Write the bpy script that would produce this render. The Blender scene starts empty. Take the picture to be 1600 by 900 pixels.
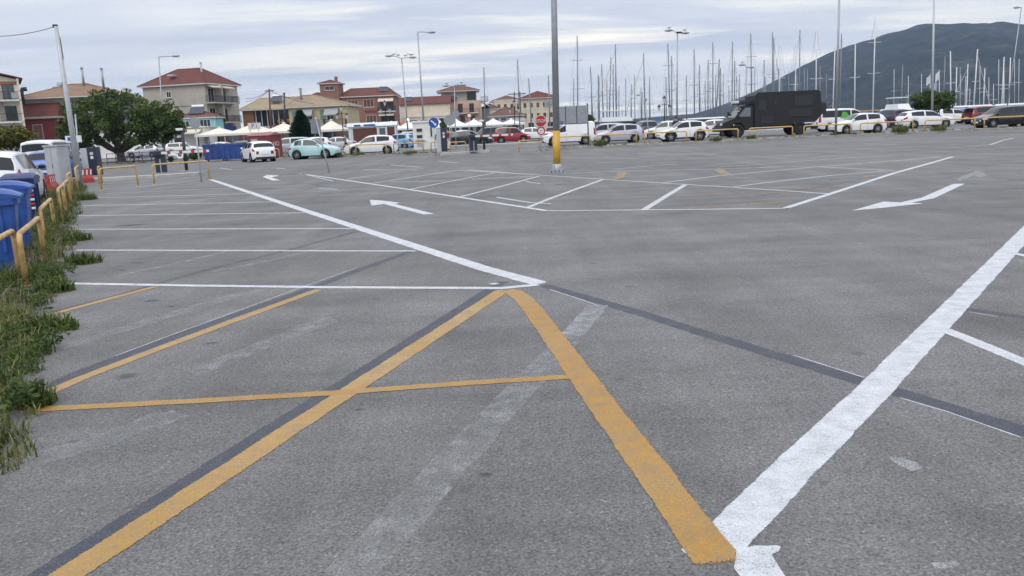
import bpy, bmesh, math, random
from math import pi, sin, cos, tan, atan, atan2, sqrt, radians, hypot
from mathutils import Vector, Matrix, noise

# ---------------------------------------------------------------- camera, sky, sun, exposure
SC = bpy.context.scene
COL = SC.collection
CAM_H = 1.6            # eye height
FPX = 1300.0           # focal length in photo pixels (photo 1600 wide)
HOR_Y, HOR_S = 199.0, 0.0455   # where the horizon runs in the photo: y at the middle, slope
ROLL = atan(HOR_S)
PITCH = atan((450.0 - HOR_Y) * cos(ROLL) / FPX)
cam_data = bpy.data.cameras.new('camera')
cam = bpy.data.objects.new('camera', cam_data)
COL.objects.link(cam)
cam_data.sensor_width = 36.0
cam_data.lens = FPX / 1600.0 * 36.0
cam_data.clip_start = 0.1
cam_data.clip_end = 20000
cam.matrix_world = (Matrix.Translation((0, 0, CAM_H)) @ Matrix.Rotation(pi / 2 - PITCH, 4, 'X')
                    @ Matrix.Rotation(-ROLL, 4, 'Z'))
SC.camera = cam

SUN_AZ, SUN_EL = radians(205), radians(46)     # azimuth from +Y towards +X
sun_data = bpy.data.lights.new('sun', 'SUN')
sun = bpy.data.objects.new('sun', sun_data)
COL.objects.link(sun)
sun_data.energy = 1.1
sun_data.angle = radians(35)
sun_data.color = (1.0, 0.95, 0.87)
sd = Vector((sin(SUN_AZ) * cos(SUN_EL), cos(SUN_AZ) * cos(SUN_EL), sin(SUN_EL)))
sun.rotation_euler = sd.to_track_quat('Z', 'Y').to_euler()

world = bpy.data.worlds.new('World')
SC.world = world
world.use_nodes = True
wn, wl = world.node_tree.nodes, world.node_tree.links
wn.clear()
def wnode(t, **kw):
    n = wn.new(t)
    for k, v in kw.items():
        setattr(n, k, v)
    return n
def wmath(op, a, b=None, clamp=False):
    n = wn.new('ShaderNodeMath'); n.operation = op; n.use_clamp = clamp
    for i, v in enumerate((a, b)):
        if v is None: continue
        if isinstance(v, (int, float)): n.inputs[i].default_value = v
        else: wl.new(v, n.inputs[i])
    return n.outputs[0]
def wmix(f, a, b):
    n = wn.new('ShaderNodeMix'); n.data_type = 'RGBA'
    for i, v in ((0, f), (6, a), (7, b)):
        if isinstance(v, (int, float)): n.inputs[i].default_value = v
        elif isinstance(v, tuple): n.inputs[i].default_value = v
        else: wl.new(v, n.inputs[i])
    return n.outputs[2]
sky = wnode('ShaderNodeTexSky', sky_type='NISHITA')
sky.sun_disc = False
sky.sun_elevation = SUN_EL
sky.sun_rotation = SUN_AZ
tc = wnode('ShaderNodeTexCoord')
sep = wnode('ShaderNodeSeparateXYZ'); wl.new(tc.outputs['Generated'], sep.inputs[0])
# a flat overcast layer: project the view direction onto a plane overhead so bands narrow towards the horizon
zz = wmath('MAXIMUM', sep.outputs[2], 0.0)
den = wmath('ADD', zz, 0.055)
ux = wmath('DIVIDE', sep.outputs[0], den)
uy = wmath('DIVIDE', sep.outputs[1], den)
comb = wnode('ShaderNodeCombineXYZ'); wl.new(ux, comb.inputs[0]); wl.new(uy, comb.inputs[1])
mp = wnode('ShaderNodeMapping'); wl.new(comb.outputs[0], mp.inputs[0])
mp.inputs['Rotation'].default_value = (0, 0, radians(-16))
mp.inputs['Scale'].default_value = (0.16, 0.42, 1)
def wnoise(vec, scale, detail, rough, dist=0.0, off=0.0):
    n = wn.new('ShaderNodeTexNoise'); n.noise_dimensions = '3D'
    n.inputs['Scale'].default_value = scale; n.inputs['Detail'].default_value = detail
    n.inputs['Roughness'].default_value = rough; n.inputs['Distortion'].default_value = dist
    if off:
        m = wn.new('ShaderNodeMapping'); m.inputs['Location'].default_value = (off, off * .7, off * 1.3)
        wl.new(vec, m.inputs[0]); vec = m.outputs[0]
    wl.new(vec, n.inputs['Vector'])
    return n.outputs[0]
def wramp(v, stops):
    n = wn.new('ShaderNodeValToRGB'); wl.new(v, n.inputs[0])
    e = n.color_ramp.elements
    while len(e) < len(stops): e.new(0.5)
    for i, (p, c) in enumerate(stops):
        e[i].position = p; e[i].color = c if len(c) == 4 else (*c, 1)
    return n.outputs[0]
n1 = wnoise(mp.outputs[0], 1.0, 6, 0.55, 0.6)
n2 = wnoise(mp.outputs[0], 2.6, 5, 0.6, 0.4, 7.3)
cl = wmath('ADD', wmath('MULTIPLY', n1, 0.65), wmath('MULTIPLY', n2, 0.35))
cloud = wramp(cl, [(0.32, (0.45, 0.49, 0.58)), (0.45, (0.57, 0.605, 0.675)), (0.56, (0.70, 0.72, 0.755)), (0.70, (0.86, 0.85, 0.84))])
# thin, warmer streaks where the cloud sheet parts around the sun's bearing
n3 = wnoise(mp.outputs[0], 1.9, 4, 0.5, 0.3, 21.7)
gap = wramp(n3, [(0.50, (0, 0, 0)), (0.64, (1, 1, 1))])
sunv = wnode('ShaderNodeVectorMath', operation='DOT_PRODUCT')
wl.new(tc.outputs['Generated'], sunv.inputs[0])
sunv.inputs[1].default_value = tuple(Vector((sin(radians(6)), cos(radians(6)), 0.09)).normalized())
near = wramp(sunv.outputs['Value'], [(0.86, (0.0, 0.0, 0.0)), (0.975, (1, 1, 1))])
warm = wmix(wmath('MULTIPLY', wmath('MULTIPLY', gap, near), 0.95), cloud, (1.12, 1.05, 0.88, 1))
# blue-grey veil low over the sea
low = wramp(zz, [(0.0, (1, 1, 1)), (0.10, (0, 0, 0))])
veil = wmix(wmath('MULTIPLY', low, 0.55), warm, (0.68, 0.72, 0.78, 1))
# overcast luminance: the zenith is brighter than the horizon
lum = wmath('ADD', 1.30, wmath('MULTIPLY', zz, 1.20))
scl = wnode('ShaderNodeVectorMath', operation='SCALE'); wl.new(veil, scl.inputs[0]); wl.new(lum, scl.inputs['Scale'])
bg1 = wnode('ShaderNodeBackground'); wl.new(sky.outputs[0], bg1.inputs[0]); bg1.inputs[1].default_value = 0.05
bg2 = wnode('ShaderNodeBackground'); wl.new(scl.outputs[0], bg2.inputs[0]); bg2.inputs[1].default_value = 1.0
mx = wnode('ShaderNodeMixShader'); mx.inputs[0].default_value = 0.93     # thick cloud over the clear sky
wl.new(bg1.outputs[0], mx.inputs[1]); wl.new(bg2.outputs[0], mx.inputs[2])
wo = wnode('ShaderNodeOutputWorld'); wl.new(mx.outputs[0], wo.inputs[0])

SC.view_settings.view_transform = 'Standard'
SC.view_settings.look = 'None'
SC.view_settings.exposure = 0.0
SC.view_settings.gamma = 1.0
SC.view_settings.use_curve_mapping = False
SC.cycles.max_bounces = 5
SC.cycles.diffuse_bounces = 3
world.cycles.sampling_method = 'MANUAL'
world.cycles.sample_map_resolution = 256
SC.cycles.volume_bounces = 0
SC.cycles.transparent_max_bounces = 16
SC.cycles.use_denoising = True

# ---------------------------------------------------------------- measuring from the photograph
def ray(px, py):
    u, v = px - 800.0, 450.0 - py
    cr, sr = cos(ROLL), sin(ROLL)
    u2, v2 = u * cr + v * sr, -u * sr + v * cr
    return (u2, FPX * cos(PITCH) + v2 * sin(PITCH), -FPX * sin(PITCH) + v2 * cos(PITCH))
def gp(px, py, z=0.0):                 # point at height z seen at this photo pixel
    d = ray(px, py); t = (z - CAM_H) / d[2]
    return Vector((d[0] * t, d[1] * t, z))
def at(px, py, Y):                     # point seen at this pixel, Y metres ahead
    d = ray(px, py); t = Y / d[1]
    return Vector((d[0] * t, Y, CAM_H + d[2] * t))
def hor(px):
    return HOR_Y - HOR_S * (px - 800)
def gx(px, Y):                         # ground point Y ahead whose foot shows in column px
    p = at(px, hor(px) + CAM_H * FPX / Y, Y)
    return Vector((p.x, Y, 0))

# ---------------------------------------------------------------- materials
MATS = {}
def nodes_of(name):
    m = bpy.data.materials.new(name); m.use_nodes = True
    nt = m.node_tree
    b = nt.nodes['Principled BSDF']
    return m, nt, b
class NT:
    def __init__(s, nt): s.nt, s.n, s.l = nt, nt.nodes, nt.links
    def pos(s):
        g = s.n.new('ShaderNodeNewGeometry'); return g.outputs['Position']
    def obj(s):
        g = s.n.new('ShaderNodeTexCoord'); return g.outputs['Object']
    def map(s, v, scale=(1, 1, 1), rot=(0, 0, 0), loc=(0, 0, 0)):
        m = s.n.new('ShaderNodeMapping'); s.l.new(v, m.inputs[0])
        m.inputs['Scale'].default_value = scale; m.inputs['Rotation'].default_value = rot; m.inputs['Location'].default_value = loc
        return m.outputs[0]
    def noise(s, v, scale, detail=4, rough=.55, dist=0):
        n = s.n.new('ShaderNodeTexNoise'); s.l.new(v, n.inputs['Vector'])
        n.inputs['Scale'].default_value = scale; n.inputs['Detail'].default_value = detail
        n.inputs['Roughness'].default_value = rough; n.inputs['Distortion'].default_value = dist
        return n.outputs[0]
    def voro(s, v, scale, out='Distance'):
        n = s.n.new('ShaderNodeTexVoronoi'); s.l.new(v, n.inputs['Vector']); n.inputs['Scale'].default_value = scale
        return n.outputs[out]
    def ramp(s, v, stops, interp='LINEAR'):
        n = s.n.new('ShaderNodeValToRGB'); s.l.new(v, n.inputs[0]); n.color_ramp.interpolation = interp
        e = n.color_ramp.elements
        while len(e) < len(stops): e.new(.5)
        for i, (p, c) in enumerate(stops):
            if isinstance(c, (int, float)): c = (c, c, c)
            e[i].position = p; e[i].color = (*c, 1) if len(c) == 3 else c
        return n.outputs[0]
    def mix(s, f, a, b, mode='MIX'):
        n = s.n.new('ShaderNodeMix'); n.data_type = 'RGBA'; n.blend_type = mode
        for i, v in ((0, f), (6, a), (7, b)):
            if isinstance(v, (int, float)): n.inputs[i].default_value = v if i == 0 else (v, v, v, 1)
            elif isinstance(v, tuple): n.inputs[i].default_value = (*v, 1) if len(v) == 3 else v
            else: s.l.new(v, n.inputs[i])
        return n.outputs[2]
    def math(s, op, a, b=None, clamp=False):
        n = s.n.new('ShaderNodeMath'); n.operation = op; n.use_clamp = clamp
        for i, v in enumerate((a, b)):
            if v is None: continue
            if isinstance(v, (int, float)): n.inputs[i].default_value = v
            else: s.l.new(v, n.inputs[i])
        return n.outputs[0]
    def bump(s, h, strength=.3, dist=.01):
        n = s.n.new('ShaderNodeBump'); s.l.new(h, n.inputs['Height'])
        n.inputs['Strength'].default_value = strength; n.inputs['Distance'].default_value = dist
        return n.outputs[0]
def mat(name, col, rough=.6, metal=0., var=.12, scale=3., bump=0., spec=None, coat=0., trans=0., emit=None):
    """plain material with a little uneven tone; cached by name"""
    if name in MATS: return MATS[name]
    m, nt, b = nodes_of(name); t = NT(nt)
    if var > 0:
        p = t.obj() if scale > 20 else t.pos()
        n = t.noise(p, scale, 5, .6)
        f = t.ramp(n, [(.3, 1 - var), (.7, 1 + var * .6)])
        c = t.mix(1.0, (*col, 1), f, 'MULTIPLY')
        nt.links.new(c, b.inputs['Base Color'])
        if bump: nt.links.new(t.bump(n, bump, .02), b.inputs['Normal'])
    else:
        b.inputs['Base Color'].default_value = (*col, 1)
    b.inputs['Roughness'].default_value = rough
    b.inputs['Metallic'].default_value = metal
    if spec is not None: b.inputs['Specular IOR Level'].default_value = spec
    if coat: b.inputs['Coat Weight'].default_value = coat; b.inputs['Coat Roughness'].default_value = .08
    if trans: b.inputs['Transmission Weight'].default_value = trans
    if emit:
        b.inputs['Emission Color'].default_value = (*emit[0], 1); b.inputs['Emission Strength'].default_value = emit[1]
    MATS[name] = m
    return m

def asphalt_color(t):
    """worn grey aggregate: returns colour socket, height socket"""
    p = t.pos()
    big = t.noise(p, .11, 3, .55)
    mid = t.noise(p, .9, 4, .65)
    strk = t.noise(t.map(p, (.10, 1.1, 1), (0, 0, radians(38))), 1.0, 3, .65, .3)
    strk2 = t.noise(t.map(p, (1.3, .09, 1), (0, 0, radians(-12))), 1.0, 3, .65)
    fine = t.noise(p, 80, 2, .8)
    vn = t.n.new('ShaderNodeTexVoronoi'); t.l.new(p, vn.inputs['Vector']); vn.inputs['Scale'].default_value = 105
    sp = vn.outputs['Color']
    spv = t.ramp(sp, [(.0, .22), (.40, .78), (.72, 1.02), (.90, 1.35), (1.0, 2.3)])
    base = t.ramp(big, [(.30, (.148, .144, .142)), (.52, (.174, .171, .171)), (.72, (.198, .196, .198))])
    c = t.mix(1., base, t.ramp(mid, [(.28, .78), (.5, 1.0), (.72, 1.13)]), 'MULTIPLY')
    c = t.mix(.8, c, t.ramp(strk, [(.33, .82), (.5, 1.0), (.68, 1.18)]), 'MULTIPLY')
    c = t.mix(.65, c, t.ramp(strk2, [(.36, .84), (.52, 1.0), (.66, 1.17)]), 'MULTIPLY')
    c = t.mix(.72, c, spv, 'MULTIPLY')
    c = t.mix(.8, c, t.ramp(fine, [(.32, .58), (.5, 1.), (.68, 1.42)]), 'MULTIPLY')
    # oil drips and damp patches
    st = t.noise(p, .55, 3, .5, .8)
    stm = t.ramp(st, [(.66, 0.), (.76, .38)])
    c = t.mix(stm, c, (.10, .096, .092))
    dots = t.ramp(t.voro(p, 1.15), [(.035, .55), (.075, 0.)])
    c = t.mix(dots, c, (.075, .073, .072))
    h = t.math('ADD', t.math('MULTIPLY', fine, .6), t.math('MULTIPLY', vn.outputs['Distance'], .8))
    return c, h
def make_asphalt():
    m, nt, b = nodes_of('asphalt'); t = NT(nt)
    c, h = asphalt_color(t)
    nt.links.new(c, b.inputs['Base Color'])
    b.inputs['Roughness'].default_value = .82
    b.inputs['Specular IOR Level'].default_value = .35
    nt.links.new(t.bump(h, .55, .006), b.inputs['Normal'])
    MATS['asphalt'] = m
make_asphalt()
def make_paint(name, col, wear=.5, fade=0., tint=None):
    """road paint: worn through to the stone in specks; fade = share of it gone altogether"""
    m, nt, b = nodes_of(name); t = NT(nt); p = t.pos()
    fine = t.noise(p, 120, 3, .75)
    mid = t.noise(p, 7., 4, .7)
    tone = t.ramp(mid, [(.3, .86), (.7, 1.08)])
    c = t.mix(1., (*col, 1), tone, 'MULTIPLY')
    if tint:
        c = t.mix(t.ramp(t.noise(p, .8, 4, .6), [(.42, 0.), (.62, 1.)]), c, (*tint, 1))
    k = t.math('ADD', fine, t.math('MULTIPLY', t.math('SUBTRACT', mid, .5), .28))
    worn = t.ramp(k, [(.22 + wear * .36, 1.), (.30 + wear * .36, 0.)])
    c = t.mix(t.math('MULTIPLY', worn, .72), c, (.17, .168, .168))
    sp = t.ramp(t.voro(p, 150, 'Color'), [(0., .82), (1., 1.12)])
    c = t.mix(.8, c, sp, 'MULTIPLY')
    nt.links.new(c, b.inputs['Base Color'])
    b.inputs['Roughness'].default_value = .62
    nt.links.new(t.bump(t.math('ADD', fine, t.voro(p, 150)), .5, .004), b.inputs['Normal'])
    tr = nt.nodes.new('ShaderNodeBsdfTransparent'); mxs = nt.nodes.new('ShaderNodeMixShader')
    ea = nt.nodes.new('ShaderNodeAttribute'); ea.attribute_name = 'edge'
    brk = t.math('ADD', t.math('MULTIPLY', fine, .55), t.math('MULTIPLY', mid, .45))
    gone = t.ramp(t.math('SUBTRACT', t.math('MULTIPLY', ea.outputs['Fac'], .62), brk), [(.02, 0.), (.08, 1.)])
    if fade:
        f = t.ramp(brk, [(fade - .10, 1.), (fade + .16, .25)])
        gone = t.math('MAXIMUM', gone, f)
    nt.links.new(gone, mxs.inputs[0]); nt.links.new(b.outputs[0], mxs.inputs[1]); nt.links.new(tr.outputs[0], mxs.inputs[2])
    nt.links.new(mxs.outputs[0], nt.nodes['Material Output'].inputs['Surface'])
    MATS[name] = m
make_paint('paint_white', (.56, .58, .61), .42)
make_paint('paint_white_old', (.46, .475, .49), .62, .44)
make_paint('paint_white_thin', (.53, .55, .58), .50)
make_paint('paint_yellow', (.40, .205, .022), .54, tint=(.40, .23, .05))
make_paint('paint_yellow_pale', (.42, .262, .095), .50, tint=(.40, .225, .04))
make_paint('paint_yellow_old', (.46, .31, .13), .5, .36)
make_paint('paint_black', (.032, .038, .058), .47)
make_paint('paint_black_old', (.10, .105, .125), .5, .50)

# ---------------------------------------------------------------- mesh helpers
class MB:
    """collects shapes, builds ONE mesh object"""
    def __init__(s): s.v, s.f = [], []
    def add(s, vs, fs):
        o = len(s.v); s.v += [tuple(v) for v in vs]; s.f += [tuple(i + o for i in f) for f in fs]; return s
    def box(s, x0, y0, z0, x1, y1, z1):
        if x0 > x1: x0, x1 = x1, x0
        if y0 > y1: y0, y1 = y1, y0
        if z0 > z1: z0, z1 = z1, z0
        return s.add([(x0, y0, z0), (x1, y0, z0), (x1, y1, z0), (x0, y1, z0), (x0, y0, z1), (x1, y0, z1), (x1, y1, z1), (x0, y1, z1)],
                     [(0, 3, 2, 1), (4, 5, 6, 7), (0, 1, 5, 4), (1, 2, 6, 5), (2, 3, 7, 6), (3, 0, 4, 7)])
    def bbox(s, x0, y0, z0, x1, y1, z1, b=.02):
        """box with chamfered edges"""
        bm = bmesh.new(); bmesh.ops.create_cube(bm, size=1)
        for v in bm.verts:
            v.co = Vector(((x0 + x1) / 2 + v.co.x * (x1 - x0), (y0 + y1) / 2 + v.co.y * (y1 - y0), (z0 + z1) / 2 + v.co.z * (z1 - z0)))
        bmesh.ops.bevel(bm, geom=bm.edges[:], offset=b, segments=2, affect='EDGES', profile=.6)
        bm.verts.index_update()
        s.add([v.co[:] for v in bm.verts], [[v.index for v in f.verts] for f in bm.faces]); bm.free(); return s
    def tube(s, pts, r, n=8, caps=True):
        pts = [Vector(p) for p in pts]
        rs = r if isinstance(r, (list, tuple)) else [r] * len(pts)
        o = len(s.v); up = None
        for i, p in enumerate(pts):
            a = pts[max(0, i - 1)]; b = pts[min(len(pts) - 1, i + 1)]
            d = (b - a).normalized() if (b - a).length > 1e-9 else Vector((0, 0, 1))
            if up is None:
                up = Vector((0, 0, 1)) if abs(d.z) < .9 else Vector((0, 1, 0))
            x = d.cross(up)
            if x.length < 1e-6: x = d.orthogonal()
            x.normalize(); y = x.cross(d).normalized(); up = y
            for k in range(n):
                a_ = 2 * pi * k / n
                s.v.append(tuple(p + (x * cos(a_) + y * sin(a_)) * rs[i]))
        for i in range(len(pts) - 1):
            for k in range(n):
                k2 = (k + 1) % n
                s.f.append((o + i * n + k, o + i * n + k2, o + (i + 1) * n + k2, o + (i + 1) * n + k))
        if caps:
            s.f.append(tuple(o + k for k in range(n))[::-1]); e = o + (len(pts) - 1) * n
            s.f.append(tuple(e + k for k in range(n)))
        return s
    def lathe(s, prof, n=16, c=(0, 0, 0), axis='Z'):
        o = len(s.v)
        for (r, z) in prof:
            for k in range(n):
                a = 2 * pi * k / n
                q = (r * cos(a), r * sin(a), z)
                if axis == 'Y': q = (r * cos(a), z, r * sin(a))
                if axis == 'X': q = (z, r * cos(a), r * sin(a))
                s.v.append((q[0] + c[0], q[1] + c[1], q[2] + c[2]))
        for i in range(len(prof) - 1):
            for k in range(n):
                k2 = (k + 1) % n
                s.f.append((o + i * n + k, o + i * n + k2, o + (i + 1) * n + k2, o + (i + 1) * n + k))
        return s
    def prism(s, poly, z0, z1):
        n = len(poly); o = len(s.v)
        for z in (z0, z1):
            for p in poly: s.v.append((p[0], p[1], z))
        s.f.append(tuple(o + i for i in range(n))[::-1]); s.f.append(tuple(o + n + i for i in range(n)))
        for i in range(n):
            j = (i + 1) % n; s.f.append((o + i, o + j, o + n + j, o + n + i))
        return s
    def extrude(s, poly, a, b):
        """poly of 3D points swept by vector from a to b offsets"""
        n = len(poly); o = len(s.v); a, b = Vector(a), Vector(b)
        for d in (a, b):
            for p in poly: s.v.append(tuple(Vector(p) + d))
        s.f.append(tuple(o + i for i in range(n))[::-1]); s.f.append(tuple(o + n + i for i in range(n)))
        for i in range(n):
            j = (i + 1) % n; s.f.append((o + i, o + j, o + n + j, o + n + i))
        return s
    def ball(s, c, r, n=10, m=7):
        if isinstance(r, (int, float)): r = (r, r, r)
        o = len(s.v)
        for i in range(m + 1):
            t = pi * i / m
            for k in range(n):
                a = 2 * pi * k / n
                s.v.append((c[0] + r[0] * sin(t) * cos(a), c[1] + r[1] * sin(t) * sin(a), c[2] + r[2] * cos(t)))
        for i in range(m):
            for k in range(n):
                k2 = (k + 1) % n
                s.f.append((o + i * n + k, o + (i + 1) * n + k, o + (i + 1) * n + k2, o + i * n + k2))
        return s
    def xf(s, M):
        s.v = [tuple(M @ Vector(v)) for v in s.v]; return s
    def build(s, name, m, parent=None, smooth=False, fix=True, weld=False):
        me = bpy.data.meshes.new(name)
        me.from_pydata(s.v, [], s.f)
        if fix or weld:
            bm = bmesh.new(); bm.from_mesh(me)
            if weld: bmesh.ops.remove_doubles(bm, verts=bm.verts, dist=1e-4)
            bmesh.ops.recalc_face_normals(bm, faces=bm.faces)
            bm.to_mesh(me); bm.free()
        if smooth:
            me.polygons.foreach_set('use_smooth', [True] * len(me.polygons))
        me.materials.append(MATS[m] if isinstance(m, str) else m)
        o = bpy.data.objects.new(name, me); COL.objects.link(o)
        if parent is not None: o.parent = parent
        return o
def sharp(o, deg=35):
    """smooth shading that keeps hard edges"""
    me = o.data
    bm = bmesh.new(); bm.from_mesh(me)
    for f in bm.faces: f.smooth = True
    for e in bm.edges:
        if len(e.link_faces) == 2 and e.calc_face_angle(0) > radians(deg): e.smooth = False
    bm.to_mesh(me); bm.free(); return o
def tag(o, label=None, cat=None, group=None, kind=None):
    if label: o['label'] = label
    if cat: o['category'] = cat
    if group: o['group'] = group
    if kind: o['kind'] = kind
    return o
def thing(name, label, cat, loc=(0, 0, 0), rz=0., group=None):
    o = bpy.data.objects.new(name, None); COL.objects.link(o)
    o.empty_display_size = .2
    o.location = loc; o.rotation_euler = (0, 0, rz)
    return tag(o, label, cat, group)
def copy_tree(o, parent=None):
    c = o.copy(); COL.objects.link(c); c.parent = parent
    for ch in o.children: copy_tree(ch, c)
    return c
def text_mesh(name, s, size, m, parent, M, extrude=.004, spacing=1.0):
    cu = bpy.data.curves.new(name, 'FONT'); cu.body = s; cu.size = size; cu.extrude = extrude
    cu.align_x = 'CENTER'; cu.align_y = 'CENTER'; cu.space_character = spacing
    tmp = bpy.data.objects.new('tmp_text', cu); COL.objects.link(tmp)
    bpy.context.view_layer.update()
    me = bpy.data.meshes.new_from_object(tmp.evaluated_get(bpy.context.evaluated_depsgraph_get()))
    bpy.data.objects.remove(tmp); bpy.data.curves.remove(cu)
    me.transform(M); me.materials.clear(); me.materials.append(MATS[m] if isinstance(m, str) else m)
    me.name = name
    o = bpy.data.objects.new(name, me); COL.objects.link(o); o.parent = parent
    return o
# ---------------------------------------------------------------- the setting: ground, sea, hills, lot
RND = random.Random(7)
def sheet(name, poly, z, m, kind='structure', parent=None):
    mb = MB(); mb.add([(p[0], p[1], z) for p in poly], [tuple(range(len(poly)))])
    o = mb.build(name, m, parent, fix=False)
    if o.data.polygons[0].normal.z < 0: o.data.flip_normals()
    if kind: o['kind'] = kind
    return o
QUAY_Y = 92.0
mat('earth', (.16, .15, .13), .9, var=.3, scale=.8)
ground = sheet('ground', [(-900, -120), (900, -120), (900, QUAY_Y), (8, QUAY_Y), (-6, 104), (-6, 205), (60, 212), (60, 360), (-900, 900)], 0.0, 'asphalt')
m, nt, b = nodes_of('sea_water'); t = NT(nt)
b.inputs['Base Color'].default_value = (.03, .06, .085, 1); b.inputs['Roughness'].default_value = .12
nt.links.new(t.bump(t.noise(t.map(t.pos(), (.5, 1.2, 1)), .6, 4, .6), .35, .3), b.inputs['Normal'])
MATS['sea_water'] = m
sea = sheet('sea', [(-3500, -180), (3500, -180), (3500, 3450), (-3500, 3450)], -1.3, 'sea_water')
quay = MB().box(8, QUAY_Y - .5, -1.6, 900, QUAY_Y + .25, .12).build('quay_edge', mat('concrete', (.42, .41, .39), .85, var=.18, scale=1.2, bump=.1))
tag(quay, kind='structure')

def hill(name, prof, Yr, Yf, m, nz=26, seed=0):
    """ridge whose crest runs through these photo pixels at distance Yr and falls to the shore at Yf"""
    pts = []
    for (a, b_) in zip(prof, prof[1:]):
        k = max(1, int(abs(b_[0] - a[0]) / 9))
        for i in range(k):
            f = i / k; pts.append((a[0] + (b_[0] - a[0]) * f, a[1] + (b_[1] - a[1]) * f))
    pts.append(prof[-1])
    crest = [at(px, py, Yr) for px, py in pts]
    vs, fs = [], []
    back = 10
    for j in range(nz + 1 + back):
        for i, c in enumerate(crest):
            hz = max(c.z + 2, 0)
            if j <= nz:
                f = j / nz; Y = Yf + (Yr - Yf) * f
                prof_f = f ** .85
            else:
                f = 1 - (j - nz) / back; Y = Yr + (1 - f) * (Yr - Yf) * .8; prof_f = f
            x = c.x * (Y / Yr) ** .35 if j <= nz else c.x
            gul = noise.noise(Vector((c.x * .006 + seed, Y * .0035, 0))) * .5 + noise.noise(Vector((c.x * .02, Y * .012, 3 + seed))) * .22
            env = 4 * prof_f * (1 - prof_f) if j <= nz else 0
            z = hz * (prof_f + gul * .22 * env) + noise.noise(Vector((c.x * .07, Y * .05, 9))) * hz * .012
            vs.append((x, Y, z - 3 if j in (0, nz + back) else z))
    n = len(crest)
    for j in range(nz + back):
        for i in range(n - 1):
            fs.append((j * n + i, j * n + i + 1, (j + 1) * n + i + 1, (j + 1) * n + i))
    o = MB().add(vs, fs).build(name, m, smooth=True)
    return tag(o, kind='structure')
m, nt, b = nodes_of('hill_scrub'); t = NT(nt); p = t.pos()
c = t.ramp(t.noise(p, .014, 8, .68, .4), [(.34, (.010, .013, .012)), (.46, (.020, .024, .020)), (.55, (.034, .038, .030)), (.68, (.090, .088, .075))])
sp_ = t.ramp(t.noise(p, .11, 4, .7), [(.35, .55), (.65, 1.4)])
c = t.mix(1., c, sp_, 'MULTIPLY')
nt.links.new(c, b.inputs['Base Color']); b.inputs['Roughness'].default_value = .95
b.inputs['Specular IOR Level'].default_value = .1
nt.links.new(t.bump(t.noise(p, .06, 6, .7), .9, 9.), b.inputs['Normal'])
MATS['hill_scrub'] = m
hill('hill', [(1085, 184), (1130, 168), (1180, 144), (1219, 123), (1256, 103), (1293, 85), (1327, 72), (1364, 62), (1385, 54), (1416, 47), (1432, 41), (1442, 38),
              (1470, 38.5), (1495, 37.5), (1520, 38), (1547, 37), (1568, 35), (1585, 37.5), (1600, 41), (1660, 55), (1740, 80), (1840, 105), (1980, 140)], 2300, 1250, 'hill_scrub')
hill('far_hill', [(880, 196), (930, 191), (985, 187), (1040, 182), (1085, 178.5), (1130, 177), (1180, 170), (1240, 160), (1320, 150)], 3000, 2700, 'hill_scrub', 12, 5)

# painted markings: thin sheets, each a piece of the lot's floor
def resample(pts, step):
    out = [pts[0]]
    for a, b_ in zip(pts, pts[1:]):
        L = (b_ - a).length; k = max(1, int(L / step))
        for i in range(1, k + 1): out.append(a + (b_ - a) * (i / k))
    return out
def strip(name, pix, w, z, m, jit=.006, step=.09):
    """painted line; the float attribute 'edge' lets the paint break up along its rims"""
    pts = resample([gp(*q) for q in pix], step)
    vs, fs, ed = [], [], []
    ph = RND.random() * 50
    rim = min(.33, .03 / w)
    for i, p in enumerate(pts):
        a, b_ = pts[max(0, i - 1)], pts[min(len(pts) - 1, i + 1)]
        d = (b_ - a).normalized(); nrm = Vector((-d.y, d.x, 0))
        last = i in (0, len(pts) - 1)
        off = []
        for s_ in (1, -1):
            j = (noise.noise(Vector((i * .23 + ph, s_ * 9.1, 0))) + .5 * noise.noise(Vector((i * .9 + ph, s_ * 5.3, 2)))) * jit
            off.append(s_ * (w / 2 + j))
        for k, f in enumerate((0, rim, 1 - rim, 1)):
            q = p + nrm * (off[0] + (off[1] - off[0]) * f) + d * (RND.uniform(-1, 1) * jit if last else 0)
            vs.append((q.x, q.y, z)); ed.append(1. if k in (0, 3) or last else 0.)
        if i:
            for k in range(3):
                fs.append((4 * i - 4 + k, 4 * i - 3 + k, 4 * i + 1 + k, 4 * i + k))
    o = MB().add(vs, fs).build(name, m, ground, fix=False)
    at_ = o.data.attributes.new('edge', 'FLOAT', 'POINT'); at_.data.foreach_set('value', ed)
    if o.data.polygons[0].normal.z < 0: o.data.flip_normals()
    return o
def patch_px(name, pix, z, m):
    o = sheet(name, [gp(*q) for q in pix], z, m, None, ground); return o
ZB, ZF, ZW, ZY = .0006, .0011, .0016, .0028
W1 = .17
# left-hand row of angled bays
strip('white_line', [(330, 280.8), (475, 328.5), (600, 369), (758, 420), (846, 443.5)], .21, ZW, 'paint_white')
for q in ([(86, 442.6), (300, 446.3), (520, 449), (785, 450.3), (842, 444.5)], ):
    strip('white_line', q, .115, ZW + .0003, 'paint_white')
for q in ([(118, 390.7), (500, 392), (652, 392.3)], [(118, 358.3), (553, 357)], [(120, 337), (478, 332.4)],
          [(125, 321.5), (426, 315.3)], [(130, 309.8), (393, 302.4)], [(165, 302.2), (362, 293.4)], [(138, 297.8), (216, 292.6), (318, 280)],
          [(200, 284.5), (300, 276.5)]):
    strip('white_line', q, .10, ZW, 'paint_white_thin')
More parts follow.
